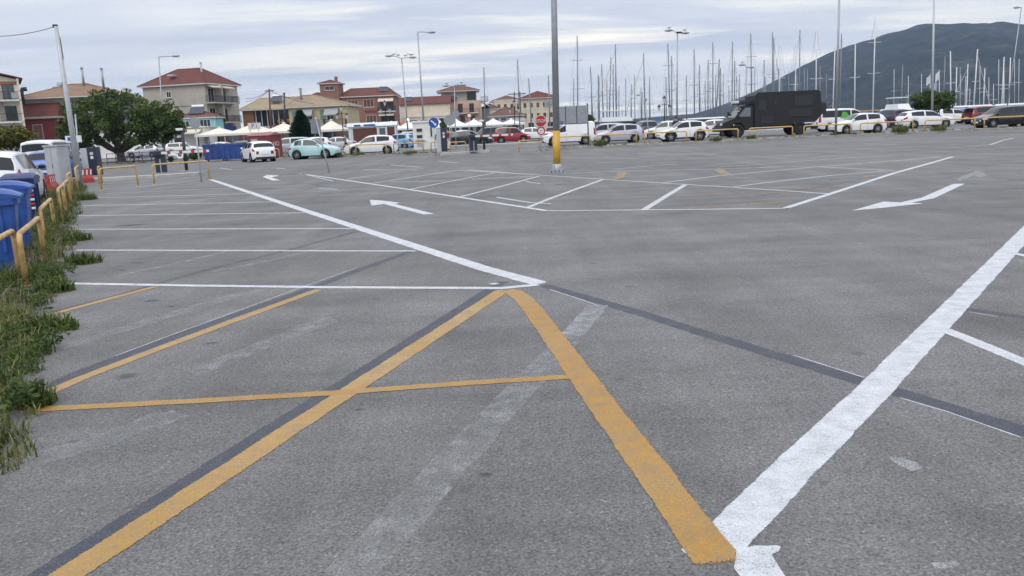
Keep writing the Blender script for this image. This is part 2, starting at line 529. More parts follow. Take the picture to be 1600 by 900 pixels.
# yellow hatching over blacked-out older lines
strip('yellow_line', [(80, 491.5), (160, 470), (243, 447.8)], .11, ZY, 'paint_yellow_pale')
strip('black_line', [(236, 446.5), (330, 420), (440, 393.5), (560, 361)], .13, ZB, 'paint_black_old')
strip('black_line', [(78, 488), (160, 467.3), (240, 445.5)], .06, ZB, 'paint_black')
strip('yellow_line', [(58, 622), (130, 590), (240, 548), (370, 500), (498, 452.8)], .115, ZY, 'paint_yellow_pale')
strip('black_line', [(48, 616), (120, 584), (232, 541.5), (362, 494), (487, 450), (560, 422), (640, 393.5)], .13, ZB, 'paint_black')
strip('white_line', [(180, 556.5), (250, 530), (350, 493.5), (470, 449.5), (560, 417)], .012, ZF, 'paint_white_thin', .004)
strip('yellow_line', [(30, 949), (105, 900), (420, 693.6), (542, 613.6), (664, 534), (787, 453)], .155, ZY, 'paint_yellow_pale', .008)
strip('black_line', [(10, 935), (66, 899), (277, 764), (410, 678.5), (594, 563.5), (764, 453.5), (787, 440)], .125, ZB, 'paint_black')
strip('yellow_line', [(36, 641), (200, 632.5), (350, 624.5), (520, 614.5), (691, 601.8), (800, 594.5), (905, 588)], .105, ZY + .0003, 'paint_yellow')
strip('yellow_line', [(788, 453.5), (802, 456), (818, 467), (835, 487), (907, 586), (1014, 731), (1126, 883)], .185, ZY + .0006, 'paint_yellow', .008)
strip('faded_line', [(934, 477), (914, 501), (893, 525)], .19, ZF, 'paint_white_old', .01)
make_paint('paint_white_ghost', (.44, .45, .46), .6, .53)
strip('faded_line', [(893, 526), (864, 557), (800, 622), (745, 680), (650, 785), (567, 880), (540, 912)], .21, ZF, 'paint_white_ghost', .03)
strip('black_line', [(848, 445.5), (1000, 489), (1100, 521), (1350, 597), (1400, 612), (1600, 674), (1690, 703)], .145, ZB, 'paint_black')
strip('white_line', [(858, 452), (905, 467), (945, 481)], .015, ZF, 'paint_white_thin', .004)
strip('white_line', [(1240, 555), (1352, 590.5)], .014, ZF, 'paint_white_thin', .004)
strip('white_line', [(1402, 620.5), (1480, 643.5), (1600, 685)], .014, ZF, 'paint_white_thin', .004)
strip('white_line', [(1114, 860), (1245, 727), (1356, 619), (1480, 491), (1604, 363), (1660, 305)], .205, ZW, 'paint_white', .008)
strip('white_line', [(1474, 514.5), (1540, 541), (1604, 567.5), (1700, 607)], .115, ZW + .0003, 'paint_white')
strip('white_line', [(1583, 395.5), (1640, 408)], .10, ZW + .0003, 'paint_white')
strip('black_line', [(1505, 482), (1604, 496.5), (1700, 511)], .10, ZB, 'paint_black')
strip('white_line', [(1510, 487), (1560, 495)], .014, ZF, 'paint_white_thin', .003)
strip('faded_line', [(1585, 406), (1640, 416)], .05, ZF, 'paint_white_old')
patch_px('white_splash', [(1147, 889), (1149, 872), (1151, 861), (1163, 856.5), (1181, 853), (1200, 853.5), (1213, 852.5), (1220, 855), (1217, 862), (1206, 867), (1211, 876), (1217, 886), (1227, 901), (1236, 916), (1168, 916)], ZW + .0006, 'paint_white')
patch_px('white_splash', [(1064, 859), (1076, 855), (1090, 856), (1100, 862), (1104, 874), (1086, 869), (1070, 865)], ZW + .0006, 'paint_white')
patch_px('faded_line', [(1386, 713), (1408, 715), (1432, 722), (1441, 732), (1425, 737), (1402, 726)], ZF, 'paint_white_old')
patch_px('faded_line', [(1455, 880), (1495, 877), (1500, 886), (1462, 890)], ZF, 'paint_white_old')
patch_px('white_splash', [(763, 443), (775, 442), (781, 443.5), (770, 445)], ZF, 'paint_white_thin')
# the middle island of bays
strip('white_line', [(469, 271.2), (640, 296.2), (800, 320.8), (836, 326.3), (854, 329.2)], .13, ZW, 'paint_white')
strip('white_line', [(852, 329.3), (1005, 328), (1120, 326.8), (1228, 325.4)], .10, ZW + .0003, 'paint_white')
strip('white_line', [(1228, 324.8), (1297, 303), (1397, 270.5), (1450, 256), (1488, 245)], .14, ZW, 'paint_white')
for q, w in (([(825, 324), (860, 310), (942, 280.5)], .12), ([(1006, 328), (1040, 307), (1071, 288.5)], .14),
             ([(715, 266), (790, 270), (870, 275.3), (942, 280.2), (1071, 288.3), (1150, 293), (1240, 299), (1298, 303)], .10),
             ([(641, 295.8), (700, 284), (773, 270)], .10), ([(719, 307.6), (780, 292), (843, 275)], .11), ([(585, 286), (650, 276), (715, 266)], .10),
             ([(542, 280), (585, 273.7), (626, 268)], .09), ([(865, 272.6), (965, 267.5), (1105, 264.4), (1240, 260.4)], .09),
             ([(1035, 285.6), (1120, 275), (1200, 267.5), (1278, 260.7), (1375, 253), (1470, 245.4)], .10),
             ([(1145, 292), (1200, 285), (1300, 274), (1398, 266.2)], .10), ([(1278, 260.7), (1330, 263.3), (1382, 265.8)], .09),
             ([(1165, 263), (1200, 261), (1278, 260.2)], .08), ([(1120, 261.5), (1200, 256), (1325, 246.5), (1405, 243)], .08)):
    strip('white_line', q, w, ZW + .0006, 'paint_white_thin')
for q, w in (([(610, 284.6), (697, 282.3)], .08), ([(737, 280), (835, 275.2)], .08), ([(567, 265), (600, 265.5), (652, 264.4)], .10), ([(610, 257.6), (657, 261.2)], .09),
             ([(685, 252), (716, 254.5)], .08), ([(730, 265.3), (775, 268.5), (817, 271.8)], .09), ([(1070, 248.7), (1150, 246), (1240, 243)], .08),
             ([(997, 239.6), (1122, 241.2)], .07), ([(960, 264), (1020, 259), (1060, 256)], .07), ([(880, 246), (1000, 247.5)], .06), ([(1115, 229), (1140, 228.6)], .07),
             ([(1120, 234.5), (1150, 234)], .07), ([(1240, 237), (1305, 237.5)], .06), ([(1240, 228), (1280, 227.6)], .06), ([(1350, 225), (1400, 225.6)], .06),
             ([(1512, 228.4), (1547, 226)], .07), ([(1547, 226.2), (1566, 219.5), (1584, 215.5)], .08), ([(1560, 230.5), (1602, 228.7)], .08),
             ([(890, 241), (960, 239)], .06), ([(780, 249), (830, 248.3)], .07), ([(700, 258), (768, 256.2)], .06), ([(930, 254), (1010, 253)], .06),
             ([(820, 283.5), (845, 287)], .06), ([(775, 308), (828, 316.5), (862, 318.5)], .07), ([(1010, 236), (1060, 235)], .06),
             ([(540, 253), (566, 252)], .06), ([(430, 262.5), (446, 264)], .09), ([(344, 262.5), (362, 265)], .09), ([(470, 271), (520, 283)], .05)):
    strip('faded_line', q, w * 1.35, ZW, 'paint_white_thin')
for q, w in (([(965, 279), (974, 269.3)], .28), ([(1122, 264.5), (1135, 272.5)], .28), ([(1054, 306), (1130, 303), (1240, 300.5)], .07), ([(1070, 325.4), (1150, 320), (1240, 314)], .06),
             ([(1155, 291), (1215, 293.3), (1297, 295.5)], .07), ([(1350, 277), (1362, 274)], .16), ([(1200, 296), (1240, 297)], .06), ([(1325, 256), (1440, 251)], .06)):
    strip('yellow_line', q, w * (1. if w > .15 else 1.6), ZW + .0009, 'paint_yellow_old')
for q, w in (([(1180, 307), (1228, 300), (1300, 289), (1350, 279)], .10), ([(1210, 268), (1260, 275.5)], .06), ([(1478, 277), (1500, 274), (1530, 266.5)], .10), ([(1488, 284), (1520, 276)], .06),
             ([(455, 284), (490, 288), (530, 296)], .10), ([(1470, 245), (1500, 242)], .10), ([(750, 302), (800, 312), (860, 322)], .07), ([(1080, 295), (1120, 293)], .10),
             ([(915, 300), (935, 298)], .12), ([(1276, 320), (1300, 320)], .10), ([(480, 271.5), (520, 273.5)], .09), ([(812, 250.8), (829, 250.3)], .11), ([(868, 287.5), (876, 289)], .15)):
    strip('black_line', q, w, ZB, 'paint_black_old')
patch_px('painted_arrow', [(577.5, 312.3), (590, 312.7), (624.5, 316.7), (617, 318.8), (678, 334), (662, 335.2), (600, 318.7), (580.5, 321.3)], ZW, 'paint_white')
patch_px('painted_arrow', [(1331, 329.2), (1380, 315), (1407, 316.3), (1440, 309), (1489, 287.5), (1508, 287), (1459, 310), (1424, 316.6), (1443, 317.8), (1385, 324.2)], ZW, 'paint_white')
patch_px('painted_arrow', [(410, 276.3), (418, 273.4), (436, 274.2), (424, 277.3), (438, 281.6), (426, 282.2)], ZW, 'paint_white')
patch_px('faded_arrow', [(1492, 281), (1510, 272), (1527, 266.5), (1536, 268), (1544, 276), (1533, 277.5), (1521, 274.5), (1502, 283)], ZF, 'paint_white_old')
patch_px('faded_arrow', [(487, 294.6), (503, 292.8), (525, 293.8), (533, 297.6), (512, 296.8)], ZF, 'paint_white_old')

# pale tyre-polished bands and old oil stains on the bays
for q, w in (([(-30, 742), (60, 715), (170, 686), (290, 640)], .22), ([(100, 542), (170, 521), (227, 503), (357, 465), (430, 447)], .20), ([(146, 700), (200, 672), (262, 642)], .16),
             ([(330, 425), (430, 405), (520, 384)], .15), ([(180, 432), (300, 405), (400, 384)], .14), ([(300, 583), (400, 543), (520, 498)], .22), ([(200, 325), (300, 314), (360, 306)], .18),
             ):
    strip('worn_band', q, w, ZB * .6, 'paint_white_ghost', .05)
m, nt, b = nodes_of('oil_stain'); t = NT(nt)
tcn = nt.nodes.new('ShaderNodeTexCoord'); ln = nt.nodes.new('ShaderNodeVectorMath'); ln.operation = 'LENGTH'; nt.links.new(tcn.outputs['Object'], ln.inputs[0])
n_ = t.noise(t.pos(), 7., 4, .7); f_ = t.noise(t.pos(), 85, 2, .7)
k_ = t.math('ADD', t.math('MULTIPLY', n_, .9), t.math('MULTIPLY', f_, .45))
al = t.ramp(t.math('SUBTRACT', t.math('SUBTRACT', t.math('ADD', k_, .25), ln.outputs['Value']), 0.), [(.1, 0.), (.7, .5)])
b.inputs['Base Color'].default_value = (.05, .048, .046, 1); b.inputs['Roughness'].default_value = .55
tr_ = nt.nodes.new('ShaderNodeBsdfTransparent'); ms_ = nt.nodes.new('ShaderNodeMixShader')
nt.links.new(al, ms_.inputs[0]); nt.links.new(tr_.outputs[0], ms_.inputs[1]); nt.links.new(b.outputs[0], ms_.inputs[2]); nt.links.new(ms_.outputs[0], nt.nodes['Material Output'].inputs[0])
MATS['oil_stain'] = m
disc = None
for i, (px, py, rx, ry) in enumerate(((198, 588, .13, .11), (205, 352, .5, .25), (236, 470, .12, .08), (268, 479, .08, .06), (330, 536, .07, .05), (115, 690, .05, .04), (215, 411, .2, .08), (190, 422, .15, .06), (760, 742, .05, .04), (560, 640, .04, .035))):
    c = gp(px, py)
    if disc is None:
        disc = MB().add([(1.25 * cos(k * pi / 10), 1.25 * sin(k * pi / 10), 0) for k in range(20)], [tuple(range(20))]).build('oil_stain', 'oil_stain', ground, fix=False); o = disc
    else:
        o = disc.copy(); COL.objects.link(o)
    o.location = (c.x, c.y, ZB * .3 + i * .00001); o.scale = (rx, ry, 1); o.rotation_euler = (0, 0, RND.uniform(-.5, .5))

# ---------------------------------------------------------------- kerbs, verges, far road
mat('kerb_stone', (.30, .29, .27), .9, var=.25, scale=1.5, bump=.2)
mat('verge_soil', (.085, .07, .045), .95, var=.5, scale=9., bump=.6)
mat('pavement_grey', (.36, .355, .345), .85, var=.15, scale=.9)
KY = 54.2
def ribbon(name, near_pts, width, z0, z1, m):
    """raised strip: near edge polyline, width to the far side"""
    n = len(near_pts); vs, fs = [], []
    for p in near_pts:
        vs += [(p.x, p.y, z0), (p.x, p.y, z1), (p.x, p.y + width, z1), (p.x, p.y + width, z0)]
    for i in range(n - 1):
        for k in range(4):
            k2 = (k + 1) % 4; fs.append((4 * i + k, 4 * i + k2, 4 * i + 4 + k2, 4 * i + 4 + k))
    fs += [(0, 1, 2, 3), (4 * n - 1, 4 * n - 2, 4 * n - 3, 4 * n - 4)]
    o = MB().add(vs, fs).build(name, m); return tag(o, kind='structure')
def kerb_run(pix, label_z=.14, width=.30, m='kerb_stone', name='kerb'):
    return ribbon(name, [gp(*q) for q in pix], width, 0, label_z, m)
kerb_right_px = [(854, 235.2), (1000, 228.6), (1120, 223.2), (1300, 214.8), (1450, 208.4), (1600, 202), (1750, 195)]
kr = [gp(*q) for q in kerb_right_px]
ribbon('kerb', kr, .16, 0, .15, 'kerb_stone')
ribbon('verge', [p + Vector((0, .16, 0)) for p in kr], .75, 0, .13, 'verge_soil')
ribbon('pavement', [p + Vector((0, .91, 0)) for p in kr], 1.5, 0, .12, 'pavement_grey')
kl = [gp(*q) for q in [(436, 248.4), (520, 246), (600, 244), (660, 242.6), (688, 242)]]
ribbon('kerb', kl, .16, 0, .13, 'kerb_stone')
ribbon('verge', [p + Vector((0, .16, 0)) for p in kl], 1.5, 0, .12, 'verge_soil')
ki = [gp(*q) for q in [(688, 243), (722, 241), (766, 238.5)]]
ribbon('traffic_island', ki, 1.0, 0, .14, 'concrete')
ka = [gp(*q) for q in [(130, 285.5), (180, 282.5), (245, 279), (308, 274.5)]]
ribbon('traffic_island', ka, 1.1, 0, .15, 'concrete')
# second kerb along the street by the town
ks = [Vector((-60, 79, 0)), Vector((-30, 79.5, 0)), Vector((-12, 80, 0)), Vector((2, 79, 0)), Vector((8, 78.2, 0))]
ribbon('kerb', ks, .3, 0, .14, 'pavement_grey')
ribbon('pavement', [p + Vector((0, .3, 0)) for p in ks], 4.0, 0, .13, 'pavement_grey')
kb = [gp(*q) for q in [(60, 262), (140, 258), (210, 254), (300, 250.5), (345, 248.5), (440, 246)]]
ribbon('kerb', kb, .25, 0, .13, 'kerb_stone')
# the weedy strip along the left-hand side
VERGE = [(-40, 800), (0, 752), (28, 738), (52, 706), (36, 668), (62, 634), (34, 600), (70, 560), (96, 528), (70, 490), (84, 462), (112, 436), (104, 405), (122, 380), (112, 355), (126, 330), (120, 308), (136, 296), (124, 288)]
vr = [gp(*q) for q in VERGE]
vl = [p + Vector((-2.2 - .015 * p.y * 4, .0, 0)) for p in vr]
vs, fs = [], []
for i, (a, b_) in enumerate(zip(vr, vl)):
    vs += [(a.x - .16, a.y, .004), (b_.x, b_.y, .03)]
    if i: fs.append((2 * i - 2, 2 * i, 2 * i + 1, 2 * i - 1))
verge_left = tag(MB().add(vs, fs).build('verge', 'verge_soil'), kind='structure')
if verge_left.data.polygons[0].normal.z < 0: verge_left.data.flip_normals()
# ---------------------------------------------------------------- street furniture
mat('hoop_paint', (.58, .39, .14), .5, var=.3, scale=9.)
mat('hoop_rusty', (.55, .36, .15), .6, var=.55, scale=7.)
mat('galv', (.34, .36, .39), .45, .6, var=.15, scale=4.)
mat('galv_light', (.46, .48, .50), .5, .3, var=.12, scale=4.)
mat('pole_yellow', (.60, .34, .035), .45, var=.15, scale=4.)
mat('dark_metal', (.028, .032, .042), .5, .2, var=.15, scale=6.)
mat('black_plastic', (.018, .019, .022), .55, var=.1)
mat('navy_steel', (.022, .030, .055), .45, var=.12, scale=5.)
mat('grey_steel', (.46, .48, .52), .5, var=.12, scale=3.)
mat('cabinet_grey', (.42, .44, .47), .55, var=.15, scale=3.)
mat('white_paint', (.72, .73, .74), .45, var=.08)
mat('off_white', (.62, .61, .58), .6, var=.12)
mat('red_paint', (.42, .035, .03), .45, var=.15)
mat('sign_blue', (.02, .075, .36), .4, var=.06)
mat('sign_red', (.36, .025, .025), .4, var=.06)
mat('sign_back', (.30, .32, .35), .5, .4, var=.15, scale=6.)
mat('bin_blue', (.022, .085, .33), .42, var=.3, scale=6.)
mat('bin_blue_dark', (.012, .030, .13), .45, var=.3, scale=6.)
mat('skip_blue', (.025, .065, .25), .5, var=.3, scale=2.)
mat('rubber', (.018, .018, .019), .85, var=.1)
mat('glass_dark', (.016, .020, .026), .06, var=0, spec=.8)
mat('lamp_glass', (.55, .57, .58), .25, var=0)

def arc_hoop(w, h, r=.032, bend=.11, n=5):
    pts = [(0, 0, 0), (0, 0, h - bend)]
    for i in range(1, n + 1):
        a = pi / 2 * i / n; pts.append((bend - bend * cos(a), 0, h - bend + bend * sin(a)))
    for i in range(n + 1):
        a = pi / 2 * i / n; pts.append((w - bend + bend * sin(a), 0, h - bend + bend * cos(a)))
    pts.append((w, 0, 0))
    return pts
def hoop(a, b_, h, label, m='hoop_paint', r=.034, group='yellow tube hoops'):
    d = Vector((b_.x - a.x, b_.y - a.y, 0)); w = d.length
    t_ = thing('barrier_hoop', label, 'barrier hoop', (a.x, a.y, a.z), atan2(d.y, d.x), group)
    MB().tube(arc_hoop(w, h, r), r, 8).build('tube', m, t_, smooth=True)
    for x in (0, w):
        MB().lathe([(0, .012), (.075, .012), (.08, 0)], 10, (x, 0, 0)).build('foot_plate', m, t_)
    return t_
# left-hand row beside the bins: the tops are read from the photo, the feet stand in the weeds
def hoop_top(p1, p2, h, label, m='hoop_rusty'):
    a, b_ = gp(*p1, h), gp(*p2, h)
    return hoop(Vector((a.x, a.y, 0)), Vector((b_.x, b_.y, 0)), h, label, m, .033, 'worn hoops along the weedy verge')
hoop_top((-62, 405), (20, 360), .62, 'rusty yellow hoop nearest the camera, beside the blue bins')
hoop_top((29, 366), (60, 340), .62, 'chipped yellow hoop in the weeds, second from the camera')
hoop_top((62, 327), (79, 311), .64, 'pale yellow hoop in the weeds in front of the white car')
hoop_top((90, 296), (97, 290), .72, 'narrow yellow hoop standing upright in the weeds, fourth from camera')
hoop_top((98, 288), (106, 281), .74, 'yellow hoop just behind the fourth one on the verge')
hoop_top((104, 274), (109, 270), .82, 'small yellow hoop beside the grey cabinet')
hoop_top((117, 263), (122.5, 258.5), .85, 'yellow hoop behind the leaning steel pole')
# at the left gate
hoop(gp(159, 297), gp(216, 291.2), .78, 'yellow hoop in front of the ticket machine at the left gate')
hoop(gp(241.5, 288), gp(327.5, 280.6), .78, 'wide yellow hoop in front of the left barrier arm')
hoop(gp(156, 288.5), gp(160, 287.8), .75, 'narrow yellow hoop tucked behind the one by the ticket machine')
# along the far kerbs
far = [((863, 922), 'yellow hoop in front of the small white van'), ((933, 995), 'yellow hoop in front of the silver hatchback'),
       ((1008, 1072), 'yellow hoop under the nose of the white crossover'), ((1087, 1154), 'yellow hoop under the tail of the white crossover'),
       ((1169, 1239), 'yellow hoop in front of the black camper box'), ((1255, 1328), 'yellow hoop around the tall right lamp pole'),
       ((1344, 1425), 'yellow hoop behind the tail of the white hatchback on the right'), ((1443, 1523), 'yellow hoop in front of the white car at right with weeds beside it'),
       ((1539, 1612), 'yellow hoop in front of the black car at the right edge')]
def on_line(px, pts, Yoff=0):
    """point of the kerb polyline below photo column px"""
    best = None
    for a, b_ in zip(pts, pts[1:]):
        for i in range(41):
            p = a + (b_ - a) * (i / 40) + Vector((0, Yoff, 0))
            d = abs(proj(p)[0] - px)
            if best is None or d < best[0]: best = (d, p)
    return best[1]
CMI = cam.matrix_world.inverted()
def proj(p):
    q = CMI @ Vector(p); return (800 + FPX * q.x / -q.z, 450 - FPX * q.y / -q.z)
for (x0, x1), lb in far:
    a, b_ = on_line(x0, kr, .45), on_line(x1, kr, .45)
    a.z = b_.z = .13; hoop(a, b_, .70, lb, r=.043)
for (x0, x1, lb) in ((446, 503, 'yellow hoop in front of the mint green car'), (513, 547, 'yellow hoop between the mint car and the white car'), (556, 604, 'yellow hoop in front of the white car left of the gate'),
                     (616, 662, 'yellow hoop behind the white car left of the pay booth'), (674, 687, 'narrow yellow hoop behind the blue arrow sign')):
    a, b_ = on_line(x0, kl, .5), on_line(x1, kl, .5); a.z = b_.z = .12; hoop(a, b_, .72, lb, r=.042)
for (p1, p2, z, lb) in (((704, 239.2), (728, 237.8), .14, 'bright yellow hoop on the island between ticket machine and barrier'),
                    ((811, 239.4), (843, 236.8), 0, 'yellow hoop at the gate left of the tall pole'), ((318, 251.8), (335, 250.9), 0, 'yellow hoop left of the blue skips'),
                    ((343.5, 250.2), (379, 248.6), 0, 'pale hoop in front of the blue skips'), ((428, 247.5), (437, 247.1), 0, 'yellow hoop beside the red recycling container')):
    hoop(gp(*p1), gp(*p2), .75, lb, r=.036)

# ---- tall lamp pole in the middle of the lot
def tall_pole():
    c = gp(870.5, 271)
    t_ = thing('lamp_pole', 'tall grey lamp pole with yellow foot in the middle of the lot', 'lamp pole', c)
    top = at(864.5, -60, c.y)
    lean = Vector((top.x - c.x, 0, top.z))
    def q(z): return (lean.x * z / lean.z, 0, z)
    MB().tube([q(.30), q(1.42)], [.125, .118], 12).build('yellow_band', 'pole_yellow', t_, smooth=True)
    MB().tube([q(1.42), q(5.), q(10.5)], [.114, .10, .075], 12).build('pole', 'galv', t_, smooth=True)
    MB().tube([q(.02), q(.32)], [.135, .13], 12).build('sleeve', 'galv_light', t_, smooth=True)
    MB().bbox(-.24, -.24, 0, .24, .24, .035, .008).build('base_plate', 'galv', t_)
    for k in range(8):
        a = 2 * pi * k / 8
        d = Vector((cos(a), sin(a), 0)); n_ = Vector((-sin(a), cos(a), 0)) * .006
        poly = [d * .12 + Vector((0, 0, .035)), d * .23 + Vector((0, 0, .035)), d * .125 + Vector((0, 0, .33))]
        MB().extrude(poly, -n_, n_).build('gusset', 'galv_light', t_)
    for k in range(4):
        a = pi / 4 + pi / 2 * k
        MB().lathe([(0, .09), (.02, .09), (.02, .034)], 6, (.27 * cos(a) * 1.0, .27 * sin(a), 0)).build('bolt', 'dark_metal', t_)
    e = q(10.5)
    MB().tube([e, (e[0] - .9, -.1, 10.75)], .03, 8).tube([e, (e[0] + .9, .1, 10.75)], .03, 8).build('arm', 'galv', t_, smooth=True)
    for s_ in (-1, 1):
        MB().bbox(e[0] + s_ * 1.15 - .32, -.12, 10.68, e[0] + s_ * 1.15 + .32, .12, 10.8, .04).build('lamp_head', 'galv', t_)
tall_pole()

def pole_thing(name, label, cat, base, top_px, r0, r1, m, group=None, n=10):
    """pole from a foot to the photo pixel of its top, kept at the foot's distance"""
    t_ = thing(name, label, cat, base, 0, group)
    tp = at(*top_px, base.y) - base
    MB().tube([(0, 0, 0), tp * .5, tp], [r0, (r0 + r1) / 2, r1], n).build('pole', m, t_, smooth=True)
    return t_, tp
# leaning steel utility pole on the left, with its wire
b0 = gp(126, 291)
t_, tp = pole_thing('utility_pole', 'leaning steel utility pole with overhead wire, left of the ticket machine', 'utility pole', b0, (87.5, 41), .13, .075, 'galv_light')
MB().bbox(tp.x - .12, -.05, tp.z - .05, tp.x + .06, .05, tp.z + .07, .01).build('cap', 'dark_metal', t_)
f = .64
MB().bbox(tp.x * f - .30, -.10, tp.z * f - .02, tp.x * f - .08, .08, tp.z * f + .13, .03).build('floodlight', 'grey_steel', t_)
MB().tube([(tp.x * f - .18, 0, tp.z * f - .02), (tp.x * .56, 0, tp.z * .56)], .018, 6).build('bracket', 'galv', t_)
pts = []
e = at(-60, 52, b0.y + 6) - b0
for i in range(13):
    u = i / 12; p = tp.lerp(e, u); pts.append((p.x, p.y, p.z - .25 * 4 * u * (1 - u)))
MB().tube(pts, .014, 5).build('wire', 'black_plastic', t_)
MB().tube([(tp.x, 0, tp.z - .1), (tp.x + .1, 0, tp.z - .5), (tp.x * .8 + .1, 0, tp.z * .8)], .012, 5).build('drop_cable', 'black_plastic', t_)
MB().bbox(-.09 + tp.x * .03, -.14, .25, .07, -.10, .7, .01).build('service_hatch', 'galv', t_)
# thin sign post beside it with a white plate
b1 = gp(126.5, 279.5)
t_, tp = pole_thing('sign_post', 'thin post with a white and blue plate behind the utility pole', 'sign post', b1, (117.5, 178), .04, .04, 'galv')
pl = at(116, 218, b1.y) - b1
MB().bbox(pl.x - .42, -.06, pl.z - .15, pl.x + .40, -.04, pl.z + .19, .006).build('sign_plate', 'white_paint', t_)
MB().box(pl.x - .30, -.066, pl.z - .05, pl.x - .08, -.061, pl.z + .12).build('blue_symbol', 'sign_blue', t_)

# grey electrical cabinet
cb = gp(96, 296.5)
t_ = thing('utility_cabinet', 'tall grey electrical cabinet beside the leaning pole', 'cabinet', cb, radians(-18))
MB().bbox(-.33, -.24, .08, .33, .30, 1.66, .015).build('body', 'cabinet_grey', t_)
MB().bbox(-.36, -.28, 1.66, .36, .34, 1.72, .01).build('roof', 'cabinet_grey', t_)
MB().box(-.35, -.25, 0, .35, .31, .08).build('plinth', 'concrete', t_)
MB().box(-.345, -.20, .1, -.334, .26, 1.62).build('side_panel', 'navy_steel', t_)
for x in (-.295, .01):
    MB().bbox(x, -.255, .14, x + .285, -.242, 1.60, .004).build('door', 'cabinet_grey', t_)
MB().box(.0, -.27, .85, .02, -.256, 1.0).build('handle', 'dark_metal', t_)
# small road signs, machines and barriers
def ticket_machine(loc, rz, label, h=1.42):
    t_ = thing('ticket_machine', label, 'ticket machine', loc, rz)
    MB().bbox(-.30, -.22, .06, -.02, .22, h * .97, .02).build('side_housing', 'grey_steel', t_)
    MB().bbox(-.018, -.24, .06, .36, .24, h, .02).build('front_housing', 'navy_steel', t_)
    MB().box(-.32, -.26, 0, .38, .26, .06).build('plinth', 'concrete', t_)
    MB().bbox(.10, -.252, h * .74, .24, -.238, h * .83, .003).build('screen', 'lamp_glass', t_)
    MB().bbox(.11, -.252, h * .60, .23, -.238, h * .70, .003).build('notice', 'white_paint', t_)
    MB().box(.09, -.262, h * .50, .25, -.24, h * .525).build('card_slot', 'black_plastic', t_)
    return t_
p = gp(146, 280.5); p.z = .15
ticket_machine(p, radians(2), 'dark blue and grey ticket machine at the left gate').scale = (1.15, 1.1, 1.)
p = gp(691, 241.5); p.z = .14
ticket_machine(p, radians(3), 'dark blue and light grey ticket machine at the middle gate', 1.62).scale = (1.05, 1, 1)
def boom_barrier(loc, rz, L, label, lift=0.):
    t_ = thing('boom_barrier', label, 'barrier', loc, rz)
    MB().bbox(-.24, -.2, .05, .24, .2, 1.12, .03).build('housing', 'navy_steel', t_)
    MB().box(-.02, -.215, .05, .02, -.201, .7).build('door_gap', 'grey_steel', t_)
    MB().box(-.27, -.23, 0, .27, .23, .05).build('base', 'concrete', t_)
    k = 8; pw = L / k
    arm = MB().box(.1, -.29, .93, .1 + L, -.25, 1.05).build('boom', 'white_paint', t_)
    for i in range(1, k, 2):
        MB().box(.1 + i * pw, -.297, .926, .1 + i * pw + pw * .55, -.243, 1.054).build('red_band', 'red_paint', arm)
    MB().bbox(-.30, -.32, .86, .10, -.21, 1.08, .03).build('hinge_block', 'dark_metal', t_)
    return t_
p = gp(254, 276); p.z = .15
boom_barrier(p, radians(14), 2.2, 'lowered red and white boom with dark box at the left gate')
p = gp(740, 240); p.z = .14
boom_barrier(p, radians(16), 2.6, 'red and white boom with dark box at the middle gate')
def camera_post(base, top_px, label):
    t_, tp = pole_thing('camera_post', label, 'camera post', base, top_px, .085, .075, 'dark_metal')
    MB().bbox(tp.x - .28, -.12, tp.z - .0, tp.x + .05, .06, tp.z + .12, .03).build('camera_housing', 'white_paint', t_)
    MB().box(tp.x - .30, -.08, tp.z + .02, tp.x - .282, .02, tp.z + .10).build('lens', 'black_plastic', t_)
    MB().box(-.3, -.2, 0, .3, .2, .06).build('base', 'concrete', t_)
p = gp(292.5, 272.5); p.z = .15
camera_post(p, (284.5, 204), 'black post with white camera behind the left barrier arm')
p = gp(757, 238.4); p.z = .14
camera_post(p, (755, 190), 'black post with white camera beside the middle barrier arm')
def road_sign(base, top_px, kind, label, face=None, size=.3, back=True, rz=0.):
    t_, tp = pole_thing('road_sign', label, 'road sign', base, top_px, .032, .03, 'galv_light', n=8)
    n = {'round': 24, 'oct': 8, 'square': 4}[kind]
    a0 = pi / 8 if kind == 'oct' else (pi / 4 if kind == 'square' else 0)
    M = Matrix.Translation(tp + Vector((0, -.045, -size * .9))) @ Matrix.Rotation(rz, 4, 'Z') @ Matrix.Rotation(pi / 2, 4, 'X')
    MB().prism([(size * cos(a0 + 2 * pi * k / n), size * sin(a0 + 2 * pi * k / n)) for k in range(n)], -.012, .012).xf(M).build('plate', face or 'sign_back', t_)
    return t_, tp, M
road_sign(gp(315, 284.7), (303.5, 183), 'round', 'grey back of a round sign on a leaning post at the left gate', size=.235)
t_, tp, M = road_sign(gp(514.7, 269.6), (492.5, 183), 'square', 'leaning road sign seen almost edge on, in front of the mint car', size=.44, rz=radians(62))
t_, tp, M = road_sign(gp(680.5, 243.5), (677.3, 184.5), 'round', 'round blue sign with white arrow beside the middle ticket machine', 'sign_blue', .33)
arrow = [(-.17, .15), (-.15, .19), (.10, -.06), (.15, -.01), (.17, -.18), (.0, -.16), (.05, -.11), (-.19, .11)]
MB().prism(arrow, .013, .017).xf(M).build('white_arrow', 'white_paint', t_)
road_sign(gx(704, 62), (702, 180), 'round', 'large grey back of a round sign right of the blue arrow sign', size=.40)
road_sign(gx(712.5, 74), (711.5, 172), 'oct', 'grey octagonal sign back behind the pay booth', size=.34)
t_, tp, M = road_sign(gx(733, 82), (733, 176.5), 'round', 'small round red and white sign above the parked black car', 'sign_red', .27)
MB().prism([(.17 * cos(k * pi / 8), .17 * sin(k * pi / 8)) for k in range(16)], .013, .016).xf(M).build('white_disc', 'white_paint', t_)
t_, tp, M = road_sign(gp(845.5, 237.5), (844.5, 181), 'oct', 'red octagonal stop sign over a round sign, left of the tall pole', 'sign_red', .36)
